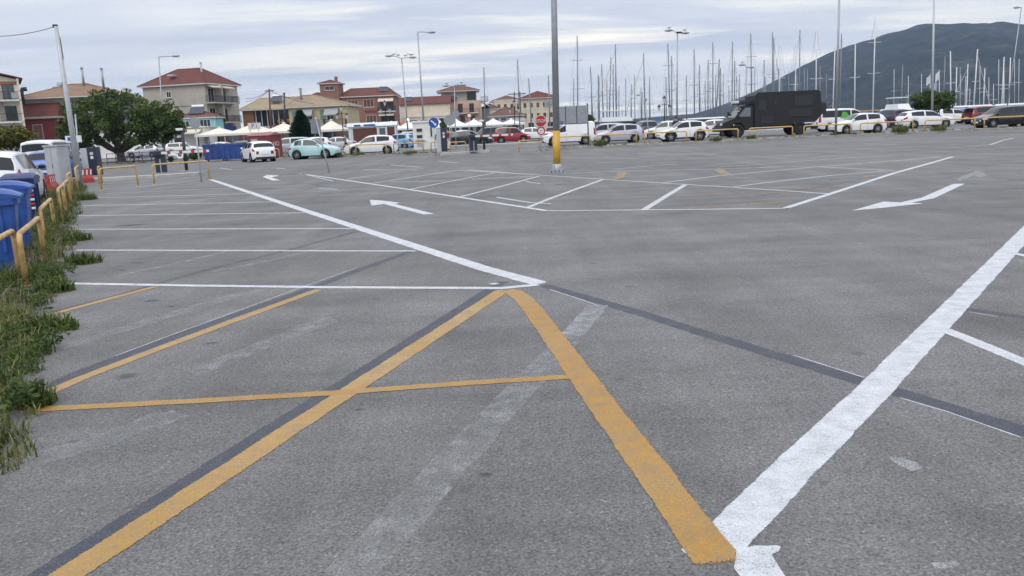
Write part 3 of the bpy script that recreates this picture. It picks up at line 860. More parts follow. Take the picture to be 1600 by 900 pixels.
MB().prism([(.39 * cos(pi / 8 + k * pi / 4), .39 * sin(pi / 8 + k * pi / 4)) for k in range(8)], -.010, .008).xf(M).build('white_rim', 'white_paint', t_)
text_mesh('lettering', 'STOP', .27, 'white_paint', t_, M @ Matrix.Translation((0, 0, .016)), .003)
M2 = Matrix.Translation(tp + Vector((0, -.045, -.93))) @ Matrix.Rotation(pi / 2, 4, 'X')
MB().prism([(.26 * cos(k * pi / 12), .26 * sin(k * pi / 12)) for k in range(24)], -.012, .012).xf(M2).build('round_plate', 'sign_red', t_)
MB().prism([(.18 * cos(k * pi / 12), .18 * sin(k * pi / 12)) for k in range(24)], .013, .016).xf(M2).build('white_disc', 'white_paint', t_)
MB().tube([(-.06, -.12, 0), (-.06, 0, 0), (.0, .06, 0), (.09, .04, 0)], .02, 6).xf(M2 @ Matrix.Translation((0, 0, .02))).build('turn_arrow', 'black_plastic', t_)
road_sign(gp(1015, 225.8), (1008.5, 154), 'round', 'tall grey post in front of the white crossover', size=.10)
# plate sign by the parasols
p = gx(404, 80)
t_ = thing('sign_board', 'small blue and white sign board between the parasols and red container', 'sign board', p)
for x in (-.55, .25): MB().tube([(x, 0, 0), (x, 0, 3.0)], .05, 8).build('post', 'white_paint', t_)
MB().bbox(-.7, -.08, 2.5, .5, -.05, 3.1, .01).build('board', 'off_white', t_)
text_mesh('lettering', 'P i', .55, 'sign_blue', t_, Matrix.Translation((-.1, -.085, 2.8)) @ Matrix.Rotation(pi / 2, 4, 'X'), .004)

# ---- street lights
def gull(parent_loc, rz, label):
    t_ = thing('gull', label, 'bird', parent_loc, rz, 'gulls perched on the lamps')
    pts = [(-.24, 0, .12), (-.12, 0, .13), (0, 0, .16), (.10, 0, .21), (.15, 0, .27)]
    MB().tube(pts, [.012, .055, .085, .06, .035], 8).ball((.18, 0, .30), (.05, .04, .042), 8, 6).tube([(.21, 0, .30), (.27, 0, .285)], [.014, .004], 6).build('body', 'off_white', t_, smooth=True)
    MB().ball((-.06, .05, .17), (.16, .03, .05), 8, 6).ball((-.06, -.05, .17), (.16, .03, .05), 8, 6).build('wings', 'sign_back', t_, smooth=True)
    MB().tube([(0, .03, 0), (0, .03, .1)], .008, 5).tube([(0, -.03, 0), (0, -.03, .1)], .008, 5).build('legs', 'pole_yellow', t_)
def lamp(base, top_px, arms, label, r0=.09, r1=.05, group='street lights', heads=True, m='galv'):
    """arms: list of (dx, dz) from the top to each lamp head"""
    t_, tp = pole_thing('street_light', label, 'street light', base, top_px, r0, r1, m, group)
    for dx, dz in arms:
        e = tp + Vector((dx, 0, dz))
        MB().tube([tp, tp.lerp(e, .5) + Vector((0, 0, .04)), e], .035, 8).build('arm', m, t_, smooth=True)
        s_ = 1 if dx > 0 else -1
        MB().ball((e.x + s_ * .30, e.y, e.z + .02), (.42, .15, .11), 12, 8).build('lamp_head', m, t_, smooth=True)
        MB().ball((e.x + s_ * .32, e.y, e.z - .04), (.30, .11, .08), 10, 6).build('lens', 'lamp_glass', t_, smooth=True)
    return t_, base + tp
gA = gx(639.5, 90)
t_, tp = lamp(gA, (627.5, 91), [(-1.0, .28), (.85, .02)], 'double-armed street light with a row of birds, left of the taller light')
for k, (dx, dz, rz) in enumerate(((-.75, .27, .3), (-.40, .18, 3.4), (.45, .10, .2), (.85, .18, 2.9), (1.15, .16, .5))):
    gull(tp + Vector((dx, 0, dz)), rz, ('bird perched %s of the bird-lined double light' % ('on the left head', 'halfway along the left arm', 'halfway along the right arm', 'at the inner end of the right head', 'at the outer tip of the right head')[k]))
lamp(gx(664.5, 84), (652.5, 50), [(1.05, -.1)], 'tall single-armed street light behind the pay booth', .10, .055)
t_, tp = lamp(gx(712, 96), (710, 136), [(-.65, .16), (.65, .16)], 'double-armed street light in front of the peach house')
gull(tp + Vector((-.8, 0, .27)), .2, 'bird on the left head of the light before the peach house')
gull(tp + Vector((.85, 0, .28)), .4, 'bird on the right head of the light before the peach house')
lamp(gx(258, 88), (248, 89), [(1.45, .0)], 'single-armed street light in front of the beige three-storey house')
gE = gx(1057.5, 84)
t_, tp = lamp(gE, (1058.5, 52), [(-.55, .28), (.45, -.02)], 'tall double light with birds among the masts in the middle')
gull(tp + Vector((-.75, 0, .40)), .3, 'bird on the left head of the marina light')
gull(tp + Vector((.75, 0, .12)), .3, 'bird on the right head of the marina light')
MB().bbox(-.1 + (tp - gE).x, -.1, (tp - gE).z - .02, .45 + (tp - gE).x, .1, (tp - gE).z + .14, .02).build('control_box', 'dark_metal', t_)
t_, tp = lamp(gx(1166, 100), (1166.5, 106), [(-.25, .35), (.2, .02)], 'shorter double light just left of the mast by the camper cab')
gull(tp + Vector((-.45, 0, .5)), .3, 'bird on the light near the camper cab')
pG = on_line(1304, kr, .6); pG.z = .13
lamp(pG, (1312.5, -45), [(-1.2, .1), (1.2, .1)], 'tall right-hand lamp pole standing on the kerb behind a hoop', .085, .06)
lamp(gx(1456, 76), (1460, -30), [(1.0, .1)], 'tall pale lamp pole beside the flags and the round bush', .11, .07, m='galv_light')
lamp(gx(1571, 96), (1596, 12), [(-.25, .02)], 'lamp pole at the far right edge against the hill', .07, .045)
def lantern_post(base, h, label):
    t_ = thing('lantern_post', label, 'lantern post', base, 0, 'old-style lantern posts')
    MB().lathe([(.16, 0), (.16, .1), (.10, .18), (.10, .7), (.06, .8), (.045, h - .2), (.06, h - .15), (.03, h)], 10).build('post', 'black_plastic', t_, smooth=True)
    MB().tube([(-.5, 0, h - .35), (-.3, 0, h - .15), (0, 0, h - .25), (.3, 0, h - .15), (.5, 0, h - .35)], .028, 7).build('cross_arm', 'black_plastic', t_, smooth=True)
    for x, z in ((-.5, h - .35), (.5, h - .35), (0, h + .45)):
        g = MB().lathe([(.06, -.42), (.16, -.05), (.15, -.02)], 6, (x, 0, z)).build('lantern', 'lamp_glass', t_)
        MB().lathe([(.20, -.03), (.05, .14), (.02, .22), (0, .24)], 6, (x, 0, z)).build('cap', 'black_plastic', g)
lantern_post(gx(1038.5, 80), 3.25, 'black lantern post before the marina, left of the double light')
lantern_post(gx(805.5, 98), 4.0, 'black lantern post in front of the long yellow building')
lantern_post(gx(606, 96), 4.6, 'black lantern post in front of the brick house balconies')
lantern_post(gx(538.5, 88), 4.0, 'black lantern post beside the cream arch wall')

# ---- bins, containers
def wheelie(loc, rz, m, label, lid_open=0., w=.60, d=.72, h=1.0):
    """two-wheeled bin: tapering tub, domed lid hinged at the back, handle, two wheels; front faces local -y"""
    t_ = thing('waste_bin', label, 'waste bin', loc, rz, 'blue wheeled bins by the verge')
    x, y = w / 2, d / 2
    prof = [(.74, .06), (.78, .22), (.93, h * .86), (.94, h * .90), (1.04, h * .91), (1.04, h)]
    vs, fs = [], []
    for f_, z in prof:
        X, Y = x * f_, y * f_; c = .05
        vs += [(-X + c, -Y, z), (X - c, -Y, z), (X, -Y + c, z), (X, Y - c, z), (X - c, Y, z), (-X + c, Y, z), (-X, Y - c, z), (-X, -Y + c, z)]
    for i in range(len(prof) - 1):
        for k in range(8): fs.append((8 * i + k, 8 * i + (k + 1) % 8, 8 * i + 8 + (k + 1) % 8, 8 * i + 8 + k))
    fs.append(tuple(range(8))[::-1])
    sharp(MB().add(vs, fs).build('tub', m, t_), 40)
    for sx in (-1, 1):
        MB().bbox(sx * x * .90 - .02, -y * .5, .30, sx * x * .96 + .02, -y * .38, h * .88, .01).build('rib', m, t_)
        MB().bbox(sx * x * .90 - .02, y * .25, .30, sx * x * .96 + .02, y * .37, h * .88, .01).build('rib', m, t_)
        MB().lathe([(0, -.025), (.07, -.025), (.11, -.02), (.11, .02), (.07, .025), (0, .025)], 14, (sx * x * .98, y * .80, .11), 'X').build('wheel', 'rubber', t_, smooth=True)
    M = Matrix.Translation((0, y * 1.04, h + .005)) @ Matrix.Rotation(lid_open, 4, 'X')
    n = 8; lv, lf = [], []
    for i in range(n):
        a = i / (n - 1); yy = -d * 1.10 * a; zz_ = .10 * sin(pi * min(1, a * .95 + .05)) ** .7 + .02
        lv += [(-x * 1.06, yy, zz_ * .55), (-x * .8, yy, zz_), (x * .8, yy, zz_), (x * 1.06, yy, zz_ * .55), (x * 1.06, yy, -.015), (-x * 1.06, yy, -.015)]
    for i in range(n - 1):
        for k in range(6): lf.append((6 * i + k, 6 * i + (k + 1) % 6, 6 * i + 6 + (k + 1) % 6, 6 * i + 6 + k))
    lf += [tuple(range(6)), tuple(6 * n - 6 + k for k in range(6))[::-1]]
    sharp(MB().add(lv, lf).xf(M).build('lid', m, t_), 40)
    MB().tube([(-x * .7, y * 1.04, h * .95), (-x * .7, y * 1.25, h * .97), (x * .7, y * 1.25, h * .97), (x * .7, y * 1.04, h * .95)], .018, 7).build('handle', m, t_)
    MB().tube([(-x, y * .80, .11), (x, y * .80, .11)], .014, 6).build('axle', 'dark_metal', t_)
    return t_
wheelie(gx(-4, 10.9), radians(116), 'bin_blue', 'bright blue wheeled bin cut off by the left edge, nearest the camera')
wheelie(gx(20, 13.4), radians(112), 'bin_blue', 'chalky blue wheeled bin behind the nearest rusty hoop')
wb_ = wheelie(gx(42, 17.6), radians(20), 'bin_blue_dark', 'dark blue wheeled bin beside the white car, farthest of the three', 0.)
for k in range(5):
    MB().box(.20, -.372, .38 + k * .09, .275, -.352, .425 + k * .09).build('reflector_stripe', 'red_paint' if k % 2 else 'white_paint', wb_)
def skip(loc, rz, label, w=1.75, h=1.25, d=1.3):
    t_ = thing('rubbish_skip', label, 'skip', loc, rz, 'blue skips by the street')
    b_ = MB(); x, y = w / 2, d / 2
    b_.add([(-x * .93, -y * .9, .12), (x * .93, -y * .9, .12), (x * .93, y * .9, .12), (-x * .93, y * .9, .12), (-x, -y, h), (x, -y, h), (x, y, h), (-x, y, h)],
           [(3, 2, 1, 0), (0, 1, 5, 4), (1, 2, 6, 5), (2, 3, 7, 6), (3, 0, 4, 7)])
    b_.build('body', 'skip_blue', t_)
    MB().box(-x - .04, -y - .04, h - .08, x + .04, -y + .02, h + .02).box(-x - .04, y - .02, h - .08, x + .04, y + .04, h + .02).build('rim', 'skip_blue', t_)
    MB().bbox(-x - .02, -y - .02, h + .02, x + .02, y + .02, h + .10, .03).build('lid', 'skip_blue', t_)
    for k in range(4):
        xx = -x * .75 + k * x * .5
        MB().box(xx - .03, -y - .012, .2, xx + .03, -y * .93, h - .1).build('rib', 'skip_blue', t_)
    for sx in (-1, 1):
        MB().lathe([(0, -.04), (.10, -.04), (.10, .04), (0, .04)], 10, (sx * x * .7, -y * .6, .1), 'X').build('wheel', 'rubber', t_)
skip(gx(340, 68), radians(2), 'blue skip, left one of the pair by the street')
skip(gx(369, 67.5), radians(-3), 'blue skip, right one of the pair, next to the white car')
p = gp(357.5, 249.5)
t_ = thing('traffic_cone', 'small white and grey traffic cone in front of the blue skips', 'traffic cone', p)
MB().box(-.18, -.18, 0, .18, .18, .03).build('base', 'rubber', t_)
MB().lathe([(.13, .03), (.03, .62), (0, .62)], 12).build('cone', 'white_paint', t_, smooth=True)
MB().lathe([(.106, .19), (.082, .33)], 12).build('band', 'sign_back', t_)
m_ = mat('container_red', (.20, .035, .04), .6, var=.35, scale=2.)
p = gx(416, 70)
t_ = thing('recycling_container', 'dark red recycling container with pale lettering behind the white car', 'container', p, radians(-24))
MB().bbox(-1.15, -.75, .08, 1.15, .75, 1.85, .03).build('body', m_, t_)
vs = [(-1.22, -.82, 1.85), (1.22, -.82, 1.85), (1.22, .82, 1.85), (-1.22, .82, 1.85), (-1.22, 0, 2.1), (1.22, 0, 2.1)]
MB().add(vs, [(0, 1, 5, 4), (2, 3, 4, 5), (1, 2, 5), (3, 0, 4), (3, 2, 1, 0)]).build('roof', mat('container_roof', (.30, .12, .13), .6, var=.2), t_)
MB().bbox(-.75, -.79, .9, -.1, -.752, 1.6, .01).build('hatch', mat('container_pale', (.45, .38, .38), .6), t_)
text_mesh('lettering', 'NO', .55, 'off_white', t_, Matrix.Translation((.62, -.756, 1.1)) @ Matrix.Rotation(pi / 2, 4, 'X'), .004)
text_mesh('lettering', 'NO', .5, 'off_white', t_, Matrix.Translation((1.156, 0, 1.15)) @ Matrix.Rotation(pi / 2, 4, 'Z') @ Matrix.Rotation(pi / 2, 4, 'X'), .004)
for x in (-.9, .9): MB().box(x - .08, -.7, 0, x + .08, .7, .08).build('skid', 'dark_metal', t_)
def plastic_barrier(loc, rz, label):
    t_ = thing('plastic_barrier', label, 'plastic barrier', loc, rz, 'red and white plastic barriers')
    prof = [(-.22, 0), (.22, 0), (.20, .25), (.09, .45), (.07, .85), (-.07, .85), (-.09, .45), (-.20, .25)]
    poly = [(0, y, z) for y, z in prof]
    MB().extrude(poly, (-.5, 0, 0), (.5, 0, 0)).build('body', 'red_paint', t_)
    for k in range(4):
        x = -.42 + k * .26
        MB().add([(x, -.0955, .47), (x + .1, -.0955, .47), (x + .16, -.0775, .78), (x + .06, -.0775, .78)], [(0, 1, 2, 3)]).xf(Matrix.Translation((0, -.004, 0))).build('white_stripe', 'white_paint', t_)
    MB().box(-.52, -.05, .3, -.5, .05, .6).build('coupling', 'red_paint', t_)
    t_.scale = (.75, .75, .75)
plastic_barrier(gx(132, 38), radians(60), 'red and white barrier between the leaning pole and the ticket machine')
plastic_barrier(gx(82, 31.5), radians(100), 'red barrier tucked in at the left of the grey cabinet')

# low railing and white wall under the big tree
def railing(a, b_, label, h=.95, bars=9, m='dark_metal'):
    d = b_ - a; L = d.length
    t_ = thing('railing', label, 'railing', a, atan2(d.y, d.x))
    for z in (h, h * .55, .15): MB().tube([(0, 0, z), (L, 0, z)], .03, 6).build('rail', m, t_)
    for k in range(bars): MB().tube([(L * k / (bars - 1), 0, 0), (L * k / (bars - 1), 0, h)], .03, 6).build('post', m, t_)
railing(gx(168, 74), gx(318, 76), 'dark low railing along the street under the big tree', .9, 12)
# ---------------------------------------------------------------- vehicles
def car_paint(name, col, metal=.0, rough=.28):
    if name in MATS: return name
    mat(name, col, rough, metal, var=.06, scale=1.5, coat=0. if 'camper' in name else .6); return name
for n_, c_, me_ in (('car_white', (.78, .79, .81), 0), ('car_silver', (.45, .47, .52), .35), ('car_lilac', (.50, .50, .60), .25), ('car_mint', (.42, .66, .66), 0), ('car_red', (.30, .022, .035), .1),
                    ('car_black', (.005, .0055, .007), 0), ('car_navy', (.012, .022, .06), .2), ('car_grey', (.055, .06, .07), .3), ('car_blue', (.02, .09, .32), .2), ('car_sky', (.18, .40, .60), .1),
                    ('car_beige', (.42, .40, .36), .3), ('car_burgundy', (.16, .03, .04), .3), ('camper_black', (.0085, .0095, .012), 0.)):
    car_paint(n_, c_, me_, .6 if n_ == 'camper_black' else .28)
mat('car_glass', (.014, .018, .023), .06, var=0, spec=.45)
mat('car_glass_light', (.10, .12, .14), .05, var=0, spec=1.)
mat('tyre', (.016, .016, .017), .85, var=.1)
mat('rim_alloy', (.42, .43, .45), .35, .7, var=.05)
mat('rim_dark', (.06, .06, .065), .4, .5, var=.05)
mat('head_lamp', (.62, .64, .66), .08, var=0, spec=.9)
mat('tail_lamp', (.30, .012, .014), .15, var=0, spec=.8)
mat('plate_white', (.68, .68, .66), .5, var=.05)
mat('plate_ink', (.03, .035, .06), .6, var=0)
def interp(tb, t):
    if t <= tb[0][0]: return tb[0][1]
    for (a, va), (b_, vb) in zip(tb, tb[1:]):
        if t <= b_:
            f = (t - a) / (b_ - a) if b_ > a else 0
            return va + (vb - va) * f
    return tb[-1][1]
STY = {
 # top line (share of length, share of height), belt line, cowl, screen top, rear-glass top, rear-glass foot
 'hatch': dict(top=[(0, .36), (.015, .45), (.05, .53), (.13, .585), (.255, .655), (.31, .73), (.42, .93), (.47, .975), (.60, 1.0), (.75, .985), (.87, .935), (.905, .90), (.965, .70), (.985, .62), (1, .50)],
               belt=[(0, .46), (.25, .60), (.60, .635), (.93, .68), (1, .56)], cowl=.262, ws=.455, rt=.905, rf=.965, doors=(.315, .585, .615, .845), wb=(.205, .80)),
 'mini': dict(top=[(0, .36), (.02, .46), (.06, .545), (.16, .60), (.27, .655), (.33, .74), (.45, .94), (.52, .985), (.63, 1.0), (.75, .98), (.86, .90), (.93, .74), (.965, .66), (.985, .58), (1, .46)],
               belt=[(0, .46), (.25, .60), (.60, .625), (.90, .65), (1, .52)], cowl=.275, ws=.49, rt=.86, rf=.945, doors=(.34, .66, .70, .85), wb=(.20, .81)),
 'suv': dict(top=[(0, .40), (.012, .50), (.04, .57), (.14, .62), (.24, .665), (.30, .76), (.37, .93), (.43, .98), (.60, 1.0), (.80, .99), (.91, .955), (.935, .92), (.975, .70), (.99, .60), (1, .50)],
              belt=[(0, .50), (.24, .625), (.60, .645), (.95, .67), (1, .56)], cowl=.245, ws=.41, rt=.935, rf=.978, doors=(.30, .55, .575, .88), wb=(.19, .80)),
 'sedan': dict(top=[(0, .36), (.015, .46), (.05, .54), (.14, .60), (.27, .66), (.33, .76), (.42, .94), (.50, .995), (.62, 1.0), (.72, .965), (.80, .86), (.86, .745), (.93, .72), (.98, .68), (1, .54)],
               belt=[(0, .47), (.27, .615), (.60, .64), (.90, .67), (1, .58)], cowl=.275, ws=.455, rt=.735, rf=.855, doors=(.325, .535, .56, .745), wb=(.19, .79)),
 'mpv': dict(top=[(0, .38), (.012, .46), (.05, .52), (.16, .575), (.21, .64), (.36, .93), (.43, .98), (.60, 1.0), (.80, .985), (.92, .94), (.945, .90), (.978, .68), (.99, .58), (1, .48)],
             belt=[(0, .45), (.21, .57), (.60, .60), (.95, .635), (1, .52)], cowl=.195, ws=.405, rt=.945, rf=.982, doors=(.26, .54, .565, .89), wb=(.19, .80)),
 'van': dict(top=[(0, .34), (.012, .42), (.05, .475), (.15, .53), (.22, .575), (.34, .82), (.40, .90), (.43, .975), (.50, 1.0), (.75, 1.0), (.96, .985), (.982, .95), (.992, .60), (1, .40)],
             belt=[(0, .42), (.22, .53), (.45, .555), (.95, .57), (1, .48)], cowl=.225, ws=.385, rt=.983, rf=.991, doors=(.275, .425, None, None), wb=(.19, .80)),
 'minibus': dict(top=[(0, .36), (.012, .44), (.04, .50), (.13, .56), (.18, .62), (.30, .92), (.36, .98), (.50, 1.0), (.85, 1.0), (.965, .975), (.98, .93), (.99, .60), (1, .42)],
             belt=[(0, .44), (.2, .55), (.5, .575), (.95, .59), (1, .5)], cowl=.165, ws=.34, rt=.978, rf=.99, doors=(.215, .42, .44, .93), wb=(.18, .80)),
}
def make_wheel(parent, x, y, r, side, w=.20, m='rim_alloy', spokes=5):
    p = MB().lathe([(r * .60, -w / 2), (r * .9, -w / 2), (r, -w * .36), (r, w * .36), (r * .9, w / 2), (r * .60, w / 2), (r * .58, 0), (r * .60, -w / 2)], 20, (0, 0, 0), 'Y').build('wheel', 'tyre', parent, smooth=True)
    p.location = (x, y, r)
    k = MB(); yo = side * w * .42
    k.lathe([(r * .60, yo * .9), (r * .54, yo), (r * .54, yo * .3)], 20, (0, 0, 0), 'Y')
    for i in range(spokes):
        a = 2 * pi * i / spokes + .3
        d = Vector((cos(a), 0, sin(a))); n_ = Vector((-sin(a), 0, cos(a)))
        a0, a1 = d * r * .08, d * r * .57
        q = [a0 - n_ * r * .10, a1 - n_ * r * .07, a1 + n_ * r * .07, a0 + n_ * r * .10]
        k.extrude(q, (0, yo * .80, 0), (0, yo * 1.04, 0))
    k.lathe([(0, yo * 1.1), (r * .15, yo * 1.08), (r * .15, yo * .5)], 12, (0, 0, 0), 'Y')
    k.build('rim', m, p, smooth=False)
    MB().lathe([(0, yo * .25), (r * .56, yo * .25)], 18, (0, 0, 0), 'Y').build('brake_disc', 'rim_dark', p)
def make_car(name, label, cat, loc, rz, style, L, W, H, paint, glass='car_glass', arch_trim=False, group=None, rim='rim_alloy', roof_rails=False, wheel_r=None, lower=None, mirror=None, plate=True, tail_v=False):
    """front faces local +x, wheels on the ground; rz turns it about its middle"""
    S = STY[style]; root = thing(name, label, cat, loc, rz, group)
    wr = wheel_r or (.315 if H < 1.6 else .345)
    xf, xr = L * (.5 - S['wb'][0]), L * (.5 - S['wb'][1])
    arch = wr * 1.16
    plan = [(0, .66), (.012, .76), (.04, .86), (.10, .945), (.2, .985), (.5, 1.0), (.8, .985), (.9, .955), (.96, .90), (.988, .82), (1, .72)]
    if style in ('van', 'minibus'): plan = [(0, .70), (.012, .80), (.04, .89), (.10, .96), (.2, .99), (.5, 1.), (.9, 1.), (.97, .985), (.992, .95), (1, .92)]
    sill = .20 if H < 1.6 else .25
    roofw = .74 if style not in ('van', 'minibus') else .86
    def ring(t):
        x = L * (.5 - t); w = W / 2 * interp(plan, t)
        zt = H * interp(S['top'], t); zb = min(H * interp(S['belt'], t), zt - .015)
        zs = sill + (.08 if t < .05 or t > .95 else 0)
        for c in (xf, xr):
            d = abs(x - c)
            if d < arch: zs = max(zs, wr + sqrt(max(0, arch ** 2 - d ** 2)))
        zs = min(zs, zb - .06)
        g = max(0., min(1., (zt - zb - .06) / (H * .22)))
        wt = w * (.93 - (.93 - roofw) * g)
        zc = zb + (zt - zb) * (.62 + .26 * g)
        return [(x, w * .94, zs), (x, w * .995, zs + (zb - zs) * .32), (x, w, zs + (zb - zs) * .62), (x, w * .965, zb), (x, wt, zc), (x, wt * .62, zc + (zt - zc) * .82), (x, 0, zt)]
    def pt(t, k, side=1, off=0.):
        def raw(t, k):
            R = ring(min(max(t, 0), 1)); k = min(max(k, 0), 6); i = min(int(k), 5); f = k - i
            a, b_ = R[i], R[i + 1]
            return Vector([a[j] + (b_[j] - a[j]) * f for j in range(3)])
        p = raw(t, k)
        if off:
            e = .004
            du = raw(t + e, k) - raw(t - e, k); dv = raw(t, k + .05) - raw(t, k - .05)
            n_ = dv.cross(du)
            if n_.length > 1e-9:
                n_.normalize()
                if n_.y < -.2 or (abs(n_.y) <= .2 and n_.z < 0): n_ = -n_
                p = p + n_ * off
        return Vector((p.x, p.y * side, p.z))
    ts = set(i / 40 for i in range(41)) | {.006, .012, .018, .035, .985, .992}
    for c in (xf, xr):
        for a in range(0, 181, 15):
            ts.add(.5 - (c + arch * cos(radians(a)) * .999) / L)
        ts.add(.5 - (c + arch * 1.02) / L); ts.add(.5 - (c - arch * 1.02) / L)
    for k_ in ('cowl', 'ws', 'rt', 'rf'): ts.add(S[k_])
    ts = sorted(t for t in ts if 0 <= t <= 1)
    ts = [t for i, t in enumerate(ts) if i == 0 or t - ts[i - 1] > .0012]
    vs, fs = [], []
    for t in ts:
        R = ring(t)
        vs += [R[k] for k in range(7)] + [(R[k][0], -R[k][1], R[k][2]) for k in range(5, -1, -1)]
    n = 13
    for i in range(len(ts) - 1):
        for k in range(n - 1):
            fs.append((i * n + k, i * n + k + 1, (i + 1) * n + k + 1, (i + 1) * n + k))
    fs.append(tuple(range(n))); fs.append(tuple((len(ts) - 1) * n + k for k in range(n))[::-1])
    body = sharp(MB().add(vs, fs).build('body', paint, root), 32)
    def patch(nm, t0, t1, k0, k1, off, m, side=1, nt_=6, nk=3, both=False, par=None):
        v, f = [], []
        sides = (1, -1) if both else (side,)
        for s_ in sides:
            o = len(v)
            for i in range(nt_ + 1):
                for k in range(nk + 1):
                    v.append(pt(t0 + (t1 - t0) * i / nt_, k0 + (k1 - k0) * k / nk, s_, off))
            for i in range(nt_):
                for k in range(nk):
                    a = o + i * (nk + 1) + k; f.append((a, a + 1, a + nk + 2, a + nk + 1))
        return MB().add(v, f).build(nm, m, par or root, smooth=True, fix=False)
    MB().box(-L * .44, -W * .40, sill - .02, L * .44, W * .40, sill + .25).build('chassis', 'black_plastic', root)
    d = S['doors']
    for s_ in (1, -1):
        patch('side_window', d[0], d[1], 3.10, 3.90, .006, glass, s_, 8, 2)
        if d[2]: patch('side_window', d[2], d[3], 3.10, 3.90, .006, glass, s_, 8, 2)
    patch('windscreen', S['cowl'] + .012, S['ws'] - .008, 4.10, 6, .006, glass, both=True, nt_=8, nk=5)
    if style != 'van':
        patch('rear_window', S['rt'] + .003, S['rf'] - .003, 4.12, 6, .006, glass, both=True, nt_=5, nk=5)
    else:
        for s_ in (1, -1):
            MB().box(-L / 2 - .012, s_ * .06 * W, H * .62, -L / 2 + .03, s_ * .36 * W, H * .84).build('rear_window', glass, root)
    for s_ in (1, -1):
        patch('headlight', .015, .085, 2.35, 2.98, .007, 'head_lamp', s_, 5, 3)
        if tail_v or style in ('mpv', 'van', 'minibus', 'suv'): patch('taillight', .955, .993, 2.1, 3.4, .008, 'tail_lamp', s_, 4, 5)
        else: patch('taillight', .925, .990, 2.35, 2.98, .008, 'tail_lamp', s_, 5, 3)
        zr = ring(1)
        MB().bbox(-L / 2 - .012, s_ * W * .24, zr[2][2] - .0, -L / 2 + .06, s_ * W * .34, zr[3][2] + .04, .012).build('taillight', 'tail_lamp', root)
        MB().bbox(L / 2 - .06, s_ * W * .22, zr[2][2] - .08, L / 2 + .010, s_ * W * .32, zr[2][2] + .03, .015).build('headlight', 'head_lamp', root)
        tm = d[0] + .01; mp_ = pt(tm, 3.2, s_)
        mi = MB().ball((mp_.x + .02, mp_.y + s_ * .10, mp_.z + .06), (.075, .10, .065), 10, 7).build('mirror', mirror or paint, root, smooth=True)
        MB().tube([(mp_.x, mp_.y - s_ * .02, mp_.z), (mp_.x + .01, mp_.y + s_ * .07, mp_.z + .03)], .02, 6).build('mirror_arm', 'black_plastic', mi)
        for tt in [d[1] - .025] + ([d[3] - .05] if d[2] else []):
            q = pt(tt, 2.55, s_, .012)
            MB().bbox(q.x - .09, q.y - .012, q.z - .012, q.x + .09, q.y + .012, q.z + .014, .006).build('door_handle', paint, root)
        for tt in (d[0] - .012, d[1] + .012) + ((d[3] + .008,) if d[2] and d[3] < .8 else ()):
            patch('door_seam', tt, tt + .0022, .5, 3.0, .004, 'black_plastic', s_, 1, 6)
        t_a, t_b = .5 - (xf - arch * 1.05) / L, .5 - (xr + arch * 1.05) / L
        patch('sill_trim', t_a, t_b, .02, .42 if arch_trim else .24, .006, 'black_plastic', s_, 8, 1)
        if arch_trim:
            for c in (xf, xr):
                v, f = [], []
                for i in range(17):
                    a = pi * i / 16
                    for rr in (arch * .98, arch * 1.22):
                        x = c + rr * cos(a); z = wr + rr * sin(a)
                        yy = W / 2 * interp(plan, .5 - x / L) + .012
                        v.append((x, s_ * yy, z))
                    if i: f.append((2 * i - 2, 2 * i - 1, 2 * i + 1, 2 * i))
                MB().add(v, f).build('arch_trim', 'black_plastic', root, fix=False)
        # dark wheel housings
        for c in (xf, xr):
            MB().lathe([(arch * .99, s_ * (W / 2 - .30)), (arch * .99, s_ * (W / 2 - .035))], 18, (c, 0, wr), 'Y').lathe([(0, s_ * (W / 2 - .30)), (arch, s_ * (W / 2 - .30))], 18, (c, 0, wr), 'Y').build('wheel_housing', 'black_plastic', root, fix=False)
            make_wheel(root, c, s_ * (W / 2 - .115), wr, s_, .20, rim)
    for xx, nm in ((L / 2, 'front_bumper'), (-L / 2, 'rear_bumper')):
        sg = 1 if xx > 0 else -1
        MB().bbox(xx - sg * .10, -W * .36, sill + .02, xx + sg * .015, W * .36, sill + .16, .03).build(nm, lower or 'black_plastic', root)
    if plate:
        zp = sill + .30
        pr = MB().bbox(-L / 2 - .022, -.26, zp, -L / 2 + .01, .26, zp + .115, .004).build('number_plate', 'plate_white', root)
        pf = MB().bbox(L / 2 - .01, -.26, sill + .17, L / 2 + .022, .26, sill + .285, .004).build('number_plate', 'plate_white', root)
    MB().bbox(L / 2 - .03, -W * .22, H * .30, L / 2 + .008, W * .22, H * .345, .01).build('grille', 'black_plastic', root)
    if roof_rails:
        for s_ in (1, -1):
            MB().tube([pt(t, 4.25, s_) + Vector((0, 0, .05)) for t in (.45, .55, .68, .80, .88)], .02, 6).build('roof_rail', 'galv_light', root)
    return root
def car(px, Y, rz, style, L, W, H, paint, label, cat='car', name='parked_car', **kw):
    return make_car(name, label, cat, gx(px, Y), radians(rz), style, L, W, H, paint, **kw)
